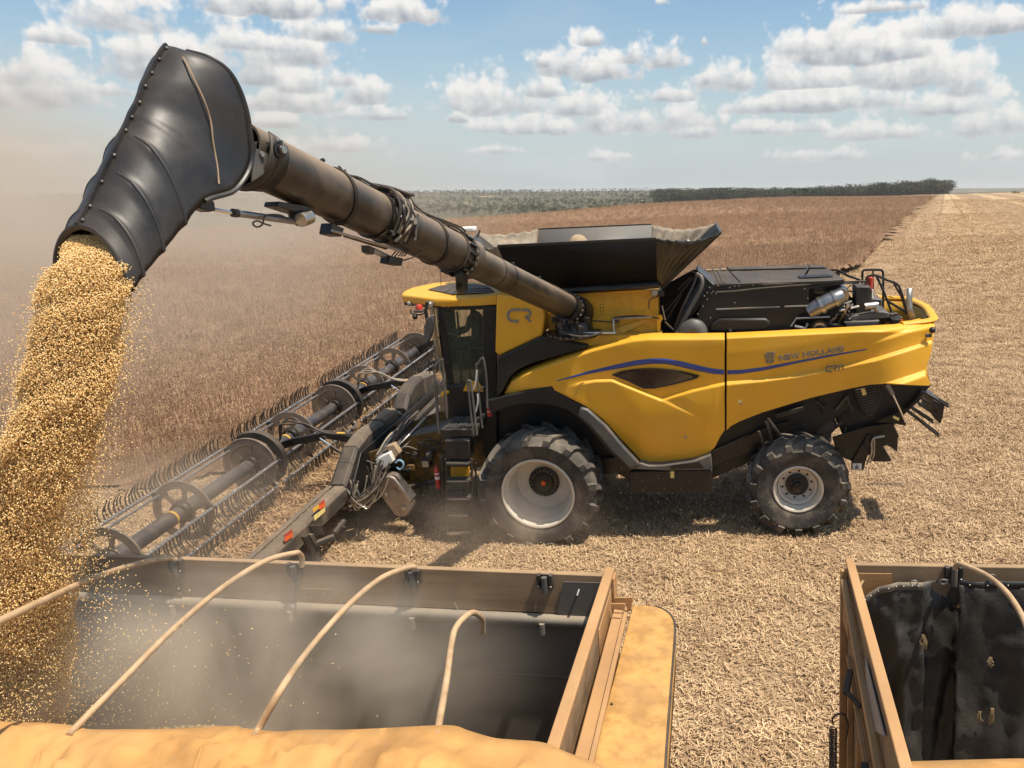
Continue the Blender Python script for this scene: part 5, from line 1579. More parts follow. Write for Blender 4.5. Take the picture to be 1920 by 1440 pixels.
# back beam: straight near part, raised centre, straight far part
bx0, bx1 = -3.93, -3.62
for a, c in ((Y0, -4.9), (-4.88, -1.75), (4.3, 9.0)):
    b = HB(); b.hexa([(bx0 - .04, a, 1.02), (bx0 + .08, a, 1.15), (bx1 - .05, a, 1.15), (bx1, a, 1.09), (bx1, a, .84), (bx0, a, .80)], [(bx0 - .04, c, 1.02), (bx0 + .08, c, 1.15), (bx1 - .05, c, 1.15), (bx1, c, 1.09), (bx1, c, .84), (bx0, c, .80)])
    b.build('back_beam', M['beam'], head, bevel=.012)
HB().bar((bx0 + .02, Y0, 1.16), (bx0 + .02, -1.8, 1.16), .10, .03).build('beam_rail', M['beam'], head, bevel=.01)
def hump(y, z0, z1, w=.34): return [(bx1 - w, y, z0), (bx1 - w, y, z1 - .06), (bx1 - w + .06, y, z1), (bx1 - .06, y, z1), (bx1, y, z1 - .07), (bx1, y, z0)]
for st, nm, mt_ in (([(-1.75, .80, 1.18), (-1.35, .95, 1.45), (-1.05, 1.2, 1.66)], 'frame_upright', 'blackdust'),
                    ([(-1.04, 1.3, 1.67), (-.55, 1.42, 1.76), (-.05, 1.45, 1.76)], 'top_beam', 'beam'),
                    ([(-.03, 1.42, 1.74), (.25, 1.42, 1.74)], 'beam_clamp', 'blackdust'),
                    ([(.27, 1.45, 1.77), (1.0, 1.45, 1.77)], 'top_beam', 'beam'),
                    ([(1.02, 1.40, 1.70), (1.25, 1.30, 1.62)], 'beam_clamp', 'black'),
                    ([(1.5, 1.2, 1.60), (1.8, 1.3, 1.85), (2.2, 1.4, 1.98), (2.7, 1.5, 2.0)], 'frame_upright', 'blackdust'),
                    ([(2.72, 1.5, 2.0), (3.5, 1.4, 1.9), (4.2, .9, 1.3)], 'top_beam', 'beam')):
    b = HB()
    for q, w in zip(st[:-1], st[1:]): b.hexa(hump(*q), hump(*w))
    b.build(nm, M[mt_], head, bevel=.012)
# centre frame behind
HB().prism([(-3.60, -1.6, .35), (-3.60, -1.6, 1.1), (-3.60, -1.1, 1.55), (-3.60, 3.9, 1.55), (-3.60, 4.2, .35)], (.05, 0, 0)).build('centre_bulkhead', M['black'], head, bevel=.01)
HB().bar((-3.45, -.2, 1.25), (-3.45, 3.2, 1.35), .12, .12).build('cross_tube', M['blackdust'], head, bevel=.02)
HB().bar((-3.5, .1, 1.05), (-3.35, 2.6, 1.15), .16, .05).build('walkway_strip', M['lightgrey'], head, bevel=.01)
HB().bar((-3.40, 1.6, 1.5), (-3.40, -.2, 1.5), .03, .03).build('support_rod', M['steel'], head)
HB().tube([(-3.35, -.7, 1.15), (-3.3, 2.6, 1.25)], .06, 10).build('tilt_cylinder', M['grey'], head)
# deck that carries the cut crop
for a, c in ((Y0, -1.0), (-.96, 2.4), (2.44, 8.9)):
    HB().hexa([(-3.95, a, .84), (-4.1, a, .42), (-6.35, a, .13), (-6.35, a, .09), (-4.05, a, .36), (-3.9, a, .80)], [(-3.95, c, .84), (-4.1, c, .42), (-6.35, c, .13), (-6.35, c, .09), (-4.05, c, .36), (-3.9, c, .80)]).build('draper_deck', M['deck'], head)
HB().bar((-6.42, Y0, .13), (-6.42, 8.9, .13), .16, .03).build('cutter_bar', M['steel'], head, bevel=.005)
HB().prism([(-3.6, 8.92, .3), (-3.6, 8.92, 1.2), (-4.6, 8.92, 1.15), (-6.3, 8.92, .6), (-7.4, 8.92, .18), (-7.3, 8.92, .08)], (0, .12, 0)).build('end_divider', M['beam'], head, bevel=.02)
HB().prism([(-3.6, Y0 - .14, .3), (-3.6, Y0 - .14, 1.2), (-4.6, Y0 - .14, 1.15), (-6.3, Y0 - .14, .6), (-7.4, Y0 - .14, .18), (-7.3, Y0 - .14, .08)], (0, .12, 0)).build('end_divider', M['beam'], head, bevel=.02)

# reel
BAT = [(-6.60, 1.52), (-5.49, 1.26), (-5.63, .68), (-6.72, .95)]
SECT = [(Y0 + .3, -4.75), (-4.7, -.70), (-.45, 3.05), (3.35, 8.85)]
for a, c in SECT:
    HB().tube([(AX, a + .06, AZ), (AX, c - .06, AZ)], .128, 24).build('reel_tube', M['reeltube'], head)
HB().lathe((AX, -3.28, AZ), (0, 1, 0), [(0, .128), (0, .136), (.05, .136), (.05, .128)], 28).build('reel_band', M['amber'], head)
HB().lathe((AX, .55, AZ), (0, 1, 0), [(0, .128), (0, .136), (.05, .136), (.05, .128)], 28).build('reel_band', M['amber'], head)
HB().lathe((AX, 4.6, AZ), (0, 1, 0), [(0, .128), (0, .136), (.05, .136), (.05, .128)], 28).build('reel_band', M['amber'], head)


def disc(y, full, R=.56):
    b = HB(); n = 60
    if full:
        b.lathe((AX, y, AZ), (0, 1, 0), [(0, .15), (0, .155), (-.02, .2), (-.025, .40), (-.05, .42), (-.04, R - .03), (-.06, R), (.0, R), (.0, .42), (.02, .4), (.02, .15)], n)
        for k in range(6):
            a = k * math.pi / 3 + .3
            b.bar((AX + .2 * math.cos(a), y - .03, AZ + .2 * math.sin(a)), (AX + .4 * math.cos(a), y - .035, AZ + .4 * math.sin(a)), .02, .02, up=(0, 1, 0))
    else:
        # wheel with six windows: rim, hub and spokes cut from one plate
        def pt(r, a): return (AX + r * math.cos(a), y, AZ + r * math.sin(a))
        for r0, r1 in ((.42, R), (.15, .22)):
            rows = [[np.array(pt(r0, 2 * math.pi * k / n)), np.array(pt(r1, 2 * math.pi * k / n)), np.array(pt(r1, 2 * math.pi * k / n)) + (0, .035, 0), np.array(pt(r0, 2 * math.pi * k / n)) + (0, .035, 0)] for k in range(n + 1)]
            b.grid(rows, close=True)
        for k in range(6):
            a = k * math.pi / 3 + .25
            q = [pt(.20, a - .30), pt(.28, a - .13), pt(.37, a - .10), pt(.44, a - .20), pt(.44, a + .20), pt(.37, a + .10), pt(.28, a + .13), pt(.20, a + .30)]
            b.prism([np.array(p) + (0, .004, 0) for p in q], (0, .027, 0))
    o = b.build('reel_disc', M['disc'], head, angle=30)
    hb = HB(); hb.lathe((AX, y - .12, AZ), (0, 1, 0), [(0, .15), (0, .175), (.05, .175), (.05, .165), (.1, .19), (.12, .19)], 24); hb.build('disc_hub', M['black'], o); bpy.data.objects  # hub collar
    # brackets that carry the bats
    for (x, z) in BAT[:3]:
        d = unit((x - AX, 0, z - AZ)); e = np.array([-d[2], 0, d[0]]); c = np.array([AX, y, AZ])
        k = HB(); k.prism([c + d * .45 - e * .13, c + d * .60 - e * .03, c + d * .66, c + d * .60 + e * .03, c + d * .45 + e * .13], (0, .03, 0)); k.build('bat_bracket', M['black'], o, bevel=.005)
    return o


for y, full in ((-4.72, False), (-2.95, False), (-.77, True), (.85, False), (2.98, True), (4.75, False), (6.7, False), (8.75, True)):
    disc(y, full)
# crescent cam shields beside the full discs
for y in (-.60, 3.15):
    b = HB(); rows = []
    for k in range(25):
        a = math.radians(120 - 165 * k / 24); r1 = .60 + .045 * math.sin(math.pi * k / 24); c = np.array([AX, y, AZ]); d = np.array([math.cos(a), 0, math.sin(a)])
        rows.append([c + d * .50 - (0, .05, 0), c + d * r1 - (0, .05, 0), c + d * r1 + (0, .10, 0), c + d * .50 + (0, .10, 0)])
    b.grid(rows, close=True); b.build('cam_shield', M['blackdust'], head)
    HB().ball((AX + .38, y - .07, AZ - .50), .07, 12, (1, .5, 1.1)).build('cam_roller', M['lightgrey'], head)
# bats with their tines
for i_, (x, z) in enumerate(BAT):
    for a, c in SECT:
        HB().tube([(x, a, z), (x, c, z)], .022, 8).build('reel_bat', M['bat'], head)
for a, c in SECT:
    HB().tube([(-6.44, a, 1.50), (-6.44, c, 1.50)], .026, 8).build('batten', M['bat'], head)
def tine_mesh(d, name):
    b = B()
    if d > 0: P_ = [(0, 0, 0), (-.03, 0, .10), (-.02, 0, .21), (.05, .02, .34)]
    else: P_ = [(0, 0, 0), (-.02, 0, -.12), (.0, 0, -.24), (.07, .01, -.37)]
    b.tube(catmull(P_, 2), [.017, .016, .015, .014, .012, .009, .005], 5)
    b.mi = 1; b.tube([(0, -.035, 0), (0, -.02, 0), (0, .02, 0), (0, .035, 0)], [.024, .034, .034, .024], 8)
    return b.mesh(name, [M['tine'], M['bat']])
tU, tD = tine_mesh(1, 'tine'), tine_mesh(-1, 'tine')
rg = random.Random(8); spots = []
for i_, (x, z) in enumerate(BAT[:3]):
    for a, c in SECT:
        n = int((c - a - .1) / .085)
        for k in range(n):
            spots.append((a + .08 + k * .085, x, z, i_))
spots.sort(key=lambda s: abs(s[0] + 1.2) + (4 if s[0] < -5 else 0))
rest = HB()
for n_, (y, x, z, i_) in enumerate(spots):
    me = tU if i_ == 0 else tD
    R_ = Matrix.Rotation(rg.gauss(0, .09) + (0 if i_ != 1 else -.08), 4, 'Y') @ Matrix.Rotation(rg.gauss(0, .07), 4, 'X')
    if n_ < 296:
        o = link('tine', me, head); o.matrix_local = Matrix.Translation(Vector((x, y, z)) - Vector(HO)) @ R_
    else:
        vs = [(R_ @ v.co) + Vector((x, y, z)) for v in me.vertices]
        base = len(rest.v); rest.v.extend([tuple(v) for v in vs])
        for p in me.polygons:
            rest.f.append(tuple(base + q for q in p.vertices)); rest.m.append(p.material_index)
o = rest.build('far_tines', [M['tine'], M['bat']], head); o['kind'] = 'stuff'
# reel arms, lift cylinders and their hoses
for y in (-.25, 3.55, 8.6, Y0 + .1):
    b = HB(); P_ = [(bx0 + .1, y, 1.45), (-4.6, y, 1.62), (-5.4, y, 1.48), (AX, y, 1.24)]
    if y in (8.6, Y0 + .1): P_[0] = (bx0 + .1, y, 1.1); P_[1] = (-4.6, y, 1.35)
    for p, q in zip(P_[:-1], P_[1:]): b.bar(p, q, .10, .15)
    b.build('reel_arm', M['black'], head, bevel=.015)
    HB().lathe((AX, y - .09, 1.22), (0, 1, 0), [(0, 0), (0, .12), (.18, .12), (.18, 0)], 20).build('arm_bearing', M['blackdust'], head)
    HB().tube([(-4.05, y - .1, 1.02), (-4.55, y - .1, 1.42)], .035, 10).build('reel_cylinder', M['blackdust'], head)
    HB().tube([(-4.4, y - .1, 1.3), (-4.75, y - .1, 1.58)], .018, 8).build('cylinder_rod', M['chrome'], head)
    if -1 < y < 4:
        for q in range(3):
            o_ = q * .05
            HB().tube(catmull([(-3.9, y - .2 - o_, 1.72), (-4.5, y - .18 - o_, 1.75), (-4.95, y - .15 - o_, 1.85 + o_), (-5.25, y - .1 - o_, 2.02 - o_), (-5.5, y - .1 - o_, 1.9), (-5.62, y - .1, 1.55), (-5.9, y - .1, 1.42)], 6), .02, 7).build('reel_hose', M['hose'] if y < 1 else M['paleh'], head)
        HB().tube([(-4.12, y - .26, 1.73), (-4.28, y - .27, 1.74)], .027, 8).build('hose_sleeve', M['amber'], head)
# markers on the back of the beam
fb = lambda x, y: (440 + x / 6.857, 880 + y / 6.857)
def marker(name, mat, q, x=bx1 + .003):
    P_ = [H.x(*fb(*p), x) for p in q]
    HB().prism(P_, (.006, 0, 0)).build(name, M[mat], head)
marker('reflector', 'orange', [(638, 880), (742, 812), (742, 868), (645, 935)])
marker('reflector', 'redorange', [(630, 842), (736, 768), (742, 810), (638, 878)])
marker('reflector', 'amber', [(1000, 508), (1080, 455), (1084, 500), (1008, 552)])
marker('reflector', 'orange', [(1082, 480), (1155, 425), (1158, 470), (1088, 522)])
marker('reflector', 'redorange', [(1080, 440), (1150, 385), (1155, 422), (1082, 476)])
marker('warning_label', 'label', [(1018, 598), (1158, 490), (1160, 545), (1024, 660)])
marker('reflector', 'orange', [(1535, 165), (1585, 110), (1580, 160), (1535, 208)], bx1 + .01)
marker('reflector', 'redorange', [(1545, 125), (1580, 90), (1585, 108), (1535, 160)], bx1 + .01)
P_ = [H.x(x, y, -3.5) for x, y in ((804, 755), (811, 750), (812, 756), (804, 763))]
HB().prism(P_, (.01, 0, 0)).build('reflector', M['orange'], head)
# drive case
yd = -1.45
b = HB(); pts = []
c1, c2 = (727, 914, 21), (752, 951, 19)
for k in range(13):
    a = math.radians(145 - 180 - 0 + 0 + k * 15 + 180 - 90 - 0)
    pts.append((c1[0] + c1[2] * math.cos(math.radians(35 + 15 * k)), c1[1] - c1[2] * math.sin(math.radians(35 + 15 * k))))
for k in range(13):
    pts.append((c2[0] + c2[2] * math.cos(math.radians(215 + 15 * k)), c2[1] - c2[2] * math.sin(math.radians(215 + 15 * k))))
b.prism([hp(x, y, yd) for x, y in pts], (0, .26, 0)); dc = b.build('drive_case', M['case'], head, bevel=.03, seg=3)
for (x, y, r) in ((723, 928, .035), (757, 951, .05)):
    HB().lathe(hp(x, y, yd), (0, -1, 0), [(0, r), (.02, r), (.03, r * .6), (.03, 0)], 16).build('case_boss', M['steel'], head)
b = HB(); b.prism([hp(x, y, yd - .01) for x, y in ((735, 902), (741, 899), (772, 938), (769, 944))], (0, .26, 0)); b.build('case_strap', M['steel'], head, bevel=.01)
HB().tube([hp(727, 914, yd + .2), hp(727, 914, yd + .9)], .12, 14).build('drive_shaft_guard', M['case'], head)
# couplings, valve blocks and hanging hoses
HB().prism([hp(x, y, -1.3) for x, y in ((703, 862), (730, 848), (738, 866), (712, 884))], (0, .2, 0)).build('coupling_cover', M['white'], head, bevel=.02)
HB().prism([hp(x, y, -1.35) for x, y in ((703, 868), (712, 884), (722, 896), (704, 890), (698, 878))], (0, .2, 0)).build('coupling_box', M['blackdust'], head, bevel=.02)
HB().tube(catmull([hp(x, y, -1.4) for x, y in ((742, 868), (748, 863), (755, 866), (756, 874), (750, 880), (744, 876))], 3), .02, 7).build('coupling_handle', M['bluegrey'], head)
HB().prism([hp(x, y, -1.2) for x, y in ((722, 838), (738, 832), (750, 850), (738, 862))], (0, .15, 0)).build('valve_block', M['tan'], head, bevel=.02)
for k in range(26):
    x0, y0 = rg.uniform(646, 672), rg.uniform(898, 925)
    xm, ym = rg.uniform(655, 690), rg.uniform(930, 958)
    x1, y1 = rg.uniform(688, 732), rg.uniform(862, 905)
    yy = rg.uniform(-1.9, -1.4)
    P_ = catmull([hp(x0, y0, yy), hp((x0 + xm) / 2 - 4, (y0 + ym) / 2 + 6, yy - .05), hp(xm, ym, yy), hp((xm + x1) / 2 + 8, (ym + y1) / 2 + 8, yy + .05), hp(x1, y1, yy + .1)], 5)
    HB().tube(P_, rg.uniform(.010, .02), 6).build('hydraulic_hose', [M['paleh'], M['hose'], M['hose'], M['steel']][k % 4], head)
for k in range(12):
    x0, y0 = rg.uniform(700, 720), rg.uniform(850, 880); x1, y1 = rg.uniform(755, 800), rg.uniform(775, 815)
    yy = rg.uniform(-.9, -.3)
    P_ = catmull([hp(x0, y0, yy - .5), hp((x0 + x1) / 2 + rg.uniform(-8, 8), (y0 + y1) / 2 + rg.uniform(-10, 6), yy - .2), hp(x1, y1, yy + .3)], 5)
    HB().tube(P_, rg.uniform(.012, .022), 6).build('hydraulic_hose', [M['hose'], M['paleh'], M['hose'], M['steel']][k % 4], head)
for k in range(22):
    x, y = rg.uniform(728, 812), rg.uniform(850, 935)
    HB().box(hp(x, y, rg.uniform(-1.1, -.7)), (rg.uniform(.05, .16), rg.uniform(.05, .2), rg.uniform(.05, .16))).build('hydraulic_fitting', [M['blackdust'], M['grime'], M['beam'], M['steel'], M['black']][k % 5], head, bevel=.01)
HB().tube(catmull([hp(x, y, -1.6) for x, y in ((664, 930), (650, 938), (638, 946), (640, 952), (655, 950), (672, 940), (690, 920))], 4), .035, 8).build('hose_bundle', M['paleh'], head)
# gauge wheel linkage below the near part
def gq(L, x): return [H.x(px, py, x) for px, py in L]
for L, mt_ in (([(562, 1006), (572, 1004), (586, 1030), (585, 1060), (578, 1060), (578, 1034)], 'blackdust'), ([(574, 1002), (582, 1000), (596, 1028), (596, 1060), (590, 1060), (590, 1032)], 'beam'), ([(577, 985), (598, 984), (602, 1000), (584, 1006)], 'blackdust')):
    HB().prism(gq(L, -3.3), (.06, 0, 0)).build('gauge_linkage', M[mt_], head, bevel=.01)
HB().bar(H.x(588, 1022, -3.3), H.x(627, 1006, -3.0), .10, .08).build('gauge_arm', M['beam'], head, bevel=.01)
HB().bar(H.x(627, 1000, -3.1), H.x(646, 975, -3.0), .07, .06).build('gauge_arm', M['blackdust'], head, bevel=.01)

# cut crop lying on the deck: loose
def deck_straw():
    rn = np.random.default_rng(4)
    ms = leafmat('cut_crop', (0.20, 0.11, 0.055), (0.50, 0.33, 0.18), 0.8); rg = random.Random(2); srcs = []
    for k in range(4):
        b = B()
        for s_ in range(24):
            x, y = rg.gauss(0, .11), rg.gauss(0, .11); a = rg.uniform(0, 6.28); L = rg.uniform(.06, .20); w = rg.uniform(.004, .008)
            z0, z1 = rg.uniform(0, .06), rg.uniform(0, .09); c, s2 = math.cos(a), math.sin(a)
            b.add([(x - s2 * w, y + c * w, z0), (x + s2 * w, y - c * w, z0), (x + c * L + s2 * w, y + s2 * L - c * w, z1), (x + c * L - s2 * w, y + s2 * L + c * w, z1)], [(0, 1, 2, 3)])
        srcs.append(src('cut_crop_wisp', b, ms))
    n = 7500
    Y = rn.uniform(Y0, 8.8, n); X = rn.uniform(-6.3, -4.0, n)
    keep = (Y > -3.2) | (rn.uniform(0, 1, n) < .8)
    X, Y = X[keep], Y[keep]
    Z = .13 + (X + 6.35) / 2.25 * .29 + rn.uniform(0, .05, len(X)) * (1 + (Y > -1))
    P = np.stack([H.world((x, y, z)) for x, y, z in zip(X, Y, Z)])
    o = scatter('cut_crop', srcs, P, np.stack([rn.normal(0, .2, len(X)), rn.normal(0, .2, len(X)), rn.uniform(0, 6.28, len(X))], -1), np.repeat(rn.uniform(.8, 1.4, len(X))[:, None], 3, 1))
    tag(o, 'tangled cut crop lying on the deck of the header under the reel', 'cut crop', kind='stuff')


deck_straw()

# ------------------------------------------------------------------ unloading auger (part of the harvester)
S_ = CAM + ray(1078, 582) / FPX * 13.7
E_w = CAM + ray(455, 285) / FPX * 6.75
aug = empty('unloading_auger'); aug.parent = harv; aug.matrix_parent_inverse = Matrix.Identity(4); aug['label'] = 'long dusty black unloading auger tube'
aS, aE = H.loc(S_), H.loc(E_w)
AL = np.linalg.norm(aE - aS); aT = (aE - aS) / AL
a_side = unit(np.cross(aT, (0, 0, 1)))
if a_side[0] < 0: a_side = -a_side
a_up = unit(np.cross(a_side, aT))
if a_up[2] < 0: a_up = -a_up


def along(px):
    """parameter of the tube axis that is seen at picture column px"""
    lo, hi = -.2, 1.2
    for _ in range(50):
        m = (lo + hi) / 2; w = H.world(aS + (aE - aS) * m) - CAM
        x = CX + FPX * (w @ _r) / (w @ _f)
        if x > px: lo = m
        else: hi = m
    return lo


def AP(t, r=0, ang=0):
    """point at parameter t, radius r; ang 0 = up, 90 = side seen by the viewer"""
    a = math.radians(ang)
    return aS + (aE - aS) * t + r * (math.cos(a) * a_up + math.sin(a) * a_side)


RI, RO = .205, .243
tj, tf = along(872), along(718)
def ringtube(name, t0, t1, r, mat, seg=48, rin=None, parent=aug):
    b = B(); b.lathe(AP(t0), aT, [(0, (rin or r - .02)), (0, r), ((t1 - t0) * AL, r), ((t1 - t0) * AL, (rin or r - .02))], seg); return b.build(name, M[mat], parent)


ringtube('inner_tube', -.02, tj + .01, RI, 'auger')
ringtube('outer_tube', tj - .01, tf + .005, RO, 'auger')
ringtube('outer_tube', tf + .006, along(446), RO, 'auger')
for px_, r, w in ((860, .275, .05), (872, .262, .16), (846, .262, .02)):
    t = along(px_); ringtube('flange_ring', t - w / AL / 2, t + w / AL / 2, r, 'blackdust' if px_ != 872 else 'auger')
for px_, r, w in ((946, .209, .02), (925, .209, .02), (1062, .24, .10), (1075, .26, .04)):
    t = along(px_); ringtube('clamp_ring', t - w / AL / 2, t + w / AL / 2, r, 'blackmetal')
def bolts(px_, r, n, name, parent=aug, size=.017):
    t = along(px_); b = B()
    for k in range(n): b.ball(AP(t, r, 360 * k / n), size, 6)
    o = b.build(name, M['steel'], parent); o['kind'] = 'stuff'
bolts(860, .278, 22, 'flange_bolts'); bolts(1068, .245, 18, 'flange_bolts')
# clamping lugs of the joint
for ang in range(20, 340, 24):
    t = along(856); B().bar(AP(t - .006, .262, ang), AP(t + .012, .262, ang), .035, .05, up=AP(t, 1, ang) - AP(t)).build('joint_lug', M['blackmetal'], aug, bevel=.006)
# hanging joint bracket under the flange
t = along(862)
B().prism([AP(t - .004, .26, 150), AP(t + .02, .26, 150), AP(t + .016, .40, 158), AP(t + .008, .46, 165), AP(t - .006, .50, 168), AP(t - .012, .42, 165)], a_side * -.10).build('joint_hook', M['blackmetal'], aug, bevel=.008)
# thin strap rings and the cable that winds along the top
for px_ in (631, 808):
    t = along(px_)
    for q in (0, .004):
        B().tube([AP(t + q + .012 * math.cos(math.radians(a)), RO + .012, a) for a in range(0, 361, 12)], .010, 6).build('tube_strap', M['hose'], aug)
P_ = [AP(along(x), RO + .02 + dz, a) for x, a, dz in ((631, -8, .03), (650, -14, .01), (668, -6, .02), (690, 4, .0), (715, 14, .03), (740, 20, .05), (765, 4, .02), (790, 0, .0), (820, 4, .02), (848, 8, .04), (862, 4, .03))]
for q in (0, 8, -9):
    B().tube(catmull([p + a_side * .004 * q + a_up * .002 * q for p in P_], 5), .013, 7).build('auger_cable', M['hose'], aug)
P_ = [AP(along(x), RI + .02, a) for x, a in ((862, 6), (900, -8), (940, -6), (980, -8), (1020, -4), (1060, 4))]
B().tube(catmull(P_, 6), .018, 7).build('auger_cable', M['hose'], aug)
for x in (640, 668, 700, 770, 800, 838, 905, 960, 1010):
    t = along(x); r = (RO if x < 860 else RI) + .02
    B().box(AP(t, r + .012, -2), (.05, .05, .05)).build('cable_clip', M['black'], aug, bevel=.008)
# fold joint: hinge bracket with hoses round it
for px_, r, w in ((700, .262, .03), (722, .258, .03)):
    t = along(px_); ringtube('hinge_ring', t - w / AL / 2, t + w / AL / 2, r, 'blackmetal')
for a0, a1, px_ in ((60, 100, 716), (100, 150, 716), (30, 62, 712), (-30, 20, 712)):
    t = along(px_)
    B().bar(AP(t - .012, .29, a0), AP(t + .006, .29, a1), .10, .035, up=a_side).build('hinge_bracket', M['blackmetal'], aug, bevel=.01)
t = along(726)
B().prism([AP(t - .012, .27, 118), AP(t + .03, .27, 128), AP(t + .028, .31, 128), AP(t - .014, .31, 116)], -a_side * .12).build('hinge_plate', M['blackdust'], aug, bevel=.006)
B().tube([AP(t - .018, .30, 70), AP(t - .018, .33, 124)], .022, 8).build('hinge_bar', M['grey'], aug)
B().tube([AP(t + .0, .30, 92), AP(t + .0, .36, 92)], .035, 12).build('hinge_pin', M['steel'], aug)
rg = random.Random(17)
for k in range(12):
    tt = along(rg.uniform(700, 738)); a = rg.uniform(-30, 20)
    P_ = [AP(tt + rg.uniform(-.01, .01), .30 + rg.uniform(0, .03), a + q * rg.uniform(28, 40)) for q in range(5)]
    B().tube(catmull(P_, 5), rg.uniform(.010, .016), 6).build('joint_hose', M['paleh'] if k % 5 == 0 else M['hose'], aug)
P_ = [AP(along(x), RO + h, a) for x, h, a in ((690, .05, 0), (712, .09, 20), (735, .12, 30), (756, .15, 12), (748, .13, -5), (735, .06, -10))]
B().tube(catmull(P_, 5), .02, 8).build('joint_hose', M['hose'], aug)
# cylinders underneath
def ahit(px, py, off=0.0):
    """point seen at a pixel, on the upright plane through the tube axis moved sideways by off"""
    n = np.cross(aT, (0, 0, 1)); n = unit(n);
    if n[0] < 0: n = -n
    o = H.M @ (CAM - H.O); d = H.M @ ray(px, py)
    return o + d * (((aS + n * off - o) @ n) / (d @ n))
def atube(name, L, r, mat, seg=8, n=1, off=0.0, parent=aug):
    P_ = [ahit(x, y, off) for x, y in L]
    return B().tube(catmull(P_, n) if n > 1 else P_, r, seg).build(name, M[mat], parent)
c2 = lambda x, y: (440 + x / 3.84, 220 + y / 3.84)
atube('spout_cylinder_rod', [(398, 392), (440, 400)], .016, 'chrome')
atube('spout_cylinder', [(438, 399), (552, 415)], .030, 'duct', 12)
atube('cylinder_collar', [(436, 399), (445, 400)], .036, 'blackmetal', 12)
atube('cylinder_mount', [(545, 385), (552, 412), (560, 416)], .045, 'blackmetal')
def aplate(name, L, mat, off, th, parent=aug, bevel=.006):
    n = unit(np.cross(aT, (0, 0, 1)));
    if n[0] < 0: n = -n
    return B().prism([ahit(x, y, off) for x, y in L], -n * th).build(name, M[mat], parent, bevel=bevel)
aplate('cylinder_bracket', [c2(320, 605), c2(560, 640), c2(585, 690), c2(540, 755), c2(500, 700), c2(430, 680), c2(310, 640)], 'blackmetal', .06, .16)
atube('cylinder_motor', [c2(475, 740), c2(540, 715)], .065, 'steel', 14, off=.1)
atube('cable_loop', [c2(380, 730), c2(330, 705), c2(260, 700), c2(215, 715), c2(200, 770), c2(160, 790), c2(130, 765), c2(160, 745), c2(210, 765), c2(260, 780)], .008, 'hose', 6, 4, .05)
atube('fold_cylinder', [c2(790, 850), c2(1090, 940)], .020, 'blackmetal', 8)
atube('fold_cylinder', [c2(700, 815), c2(1200, 965)], .014, 'steel', 8, off=.08)
atube('fold_cylinder', [c2(980, 950), c2(1150, 1030)], .030, 'duct', 10)
aplate('fold_bracket', [c2(705, 760), c2(790, 800), c2(770, 860), c2(690, 840)], 'blackmetal', .06, .14)
aplate('fold_bracket', [c2(965, 920), c2(1010, 940), c2(1005, 990), c2(970, 970)], 'blackmetal', .04, .1)
aplate('junction_box', [c2(1120, 995), c2(1215, 1015), c2(1205, 1070), c2(1110, 1050)], 'black', .06, .12)
for x in (1140, 1165, 1190, 1210, 1230):
    atube('junction_cable', [c2(x - 10, 1000), c2(x + 20, 965), c2(x + 10, 950)], .008, 'hose', 6, off=.06)
atube('junction_cable', [c2(1215, 1030), c2(1300, 1000), c2(1380, 930), c2(1420, 860)], .009, 'hose', 6, 4, .12)
atube('hook_pin', [(603, 300), (605, 303)], .03, 'black', 10)
# swivel at the foot of the tube
b = B(); b.tube([AP(-.035), AP(-.02), AP(.005)], [.25, .27, .24], 28); b.build('swivel_elbow', M['blackmetal'], aug)
b = B(); b.lathe(hp(1075, 622, -1.35) + (0, .1, -.08), (0, 0, 1), [(0, 0), (0, .46), (.05, .48), (.07, .46), (.08, .34), (.30, .30), (.42, .24), (.42, 0)], 36); b.build('swivel_base', M['blackmetal'], aug)
b = B()
c_ = hp(1075, 622, -1.35) + (0, .1, -.03)
for k in range(26): b.ball(c_ + (.47 * math.cos(k * .2417), .47 * math.sin(k * .2417), 0), .02, 6)
o = b.build('swivel_bolts', M['steel'], aug); o['kind'] = 'stuff'
for k in range(7):
    a = hp(1040 + k * 10, 600 + (k % 3) * 8, -1.75); B().box(a, (.09, .08, .10)).build('swivel_fitting', [M['blackmetal'], M['blackdust']][k % 2], aug, bevel=.01)
B().tube(catmull([hp(1052, 618, -1.8), hp(1070, 628, -1.85), hp(1100, 631, -1.8), hp(1128, 624, -1.7)], 4), .016, 6).build('swivel_hose', M['hose'], aug)

# ---------------------------------------------------------------- spout
c1_ = lambda x, y: (60 + x / 2.88, 60 + y / 2.88)
n_s = unit(np.cross(aT, (0, 0, 1)))
if n_s[0] < 0: n_s = -n_s
ST = [((315, 88), (350, 98), .05), ((305, 101), (392, 110), .22), ((296, 117), (425, 132), .30), ((286, 136), (446, 165), .335), ((277, 152), (460, 205), .35), ((269, 172), (467, 245), .34), ((261, 194), (470, 305), .33),
      ((250, 214), (440, 355), .34), ((242, 233), (383, 377), .345), ((233, 252), (344, 420), .35), ((217, 286), (323, 447), .345), ((200, 322), (303, 471), .345), ((184, 356), (284, 495), .34), ((168, 390), (265, 517), .34), ((158, 408), (254, 536), .335), ((149, 424), (243, 552), .335)]
def spout_sec(s, e, w, n=14, inset=0.0, dw=0.0):
    """half section from the seam (middle plane) to the inner edge at the side"""
    w = w - dw
    A = ahit(s[0], s[1], 0); E0 = ahit(e[0], e[1], w)
    out = []
    d = E0 - n_s * w - A                                         # in the middle plane
    Ld = np.linalg.norm(d); du = d / Ld
    bul = unit(np.cross(n_s, du))
    if bul @ a_up < 0: bul = -bul
    for k in range(n + 1):
        u = k / n
        side = w * (1 - (1 - u) ** 2.1) ** 0.72
        p = A + du * (Ld * (u ** 1.25)) + n_s * side
        p = p + du * inset * (1 - u)
        out.append(p)
    return out
secs = [spout_sec(*q) for q in ST]
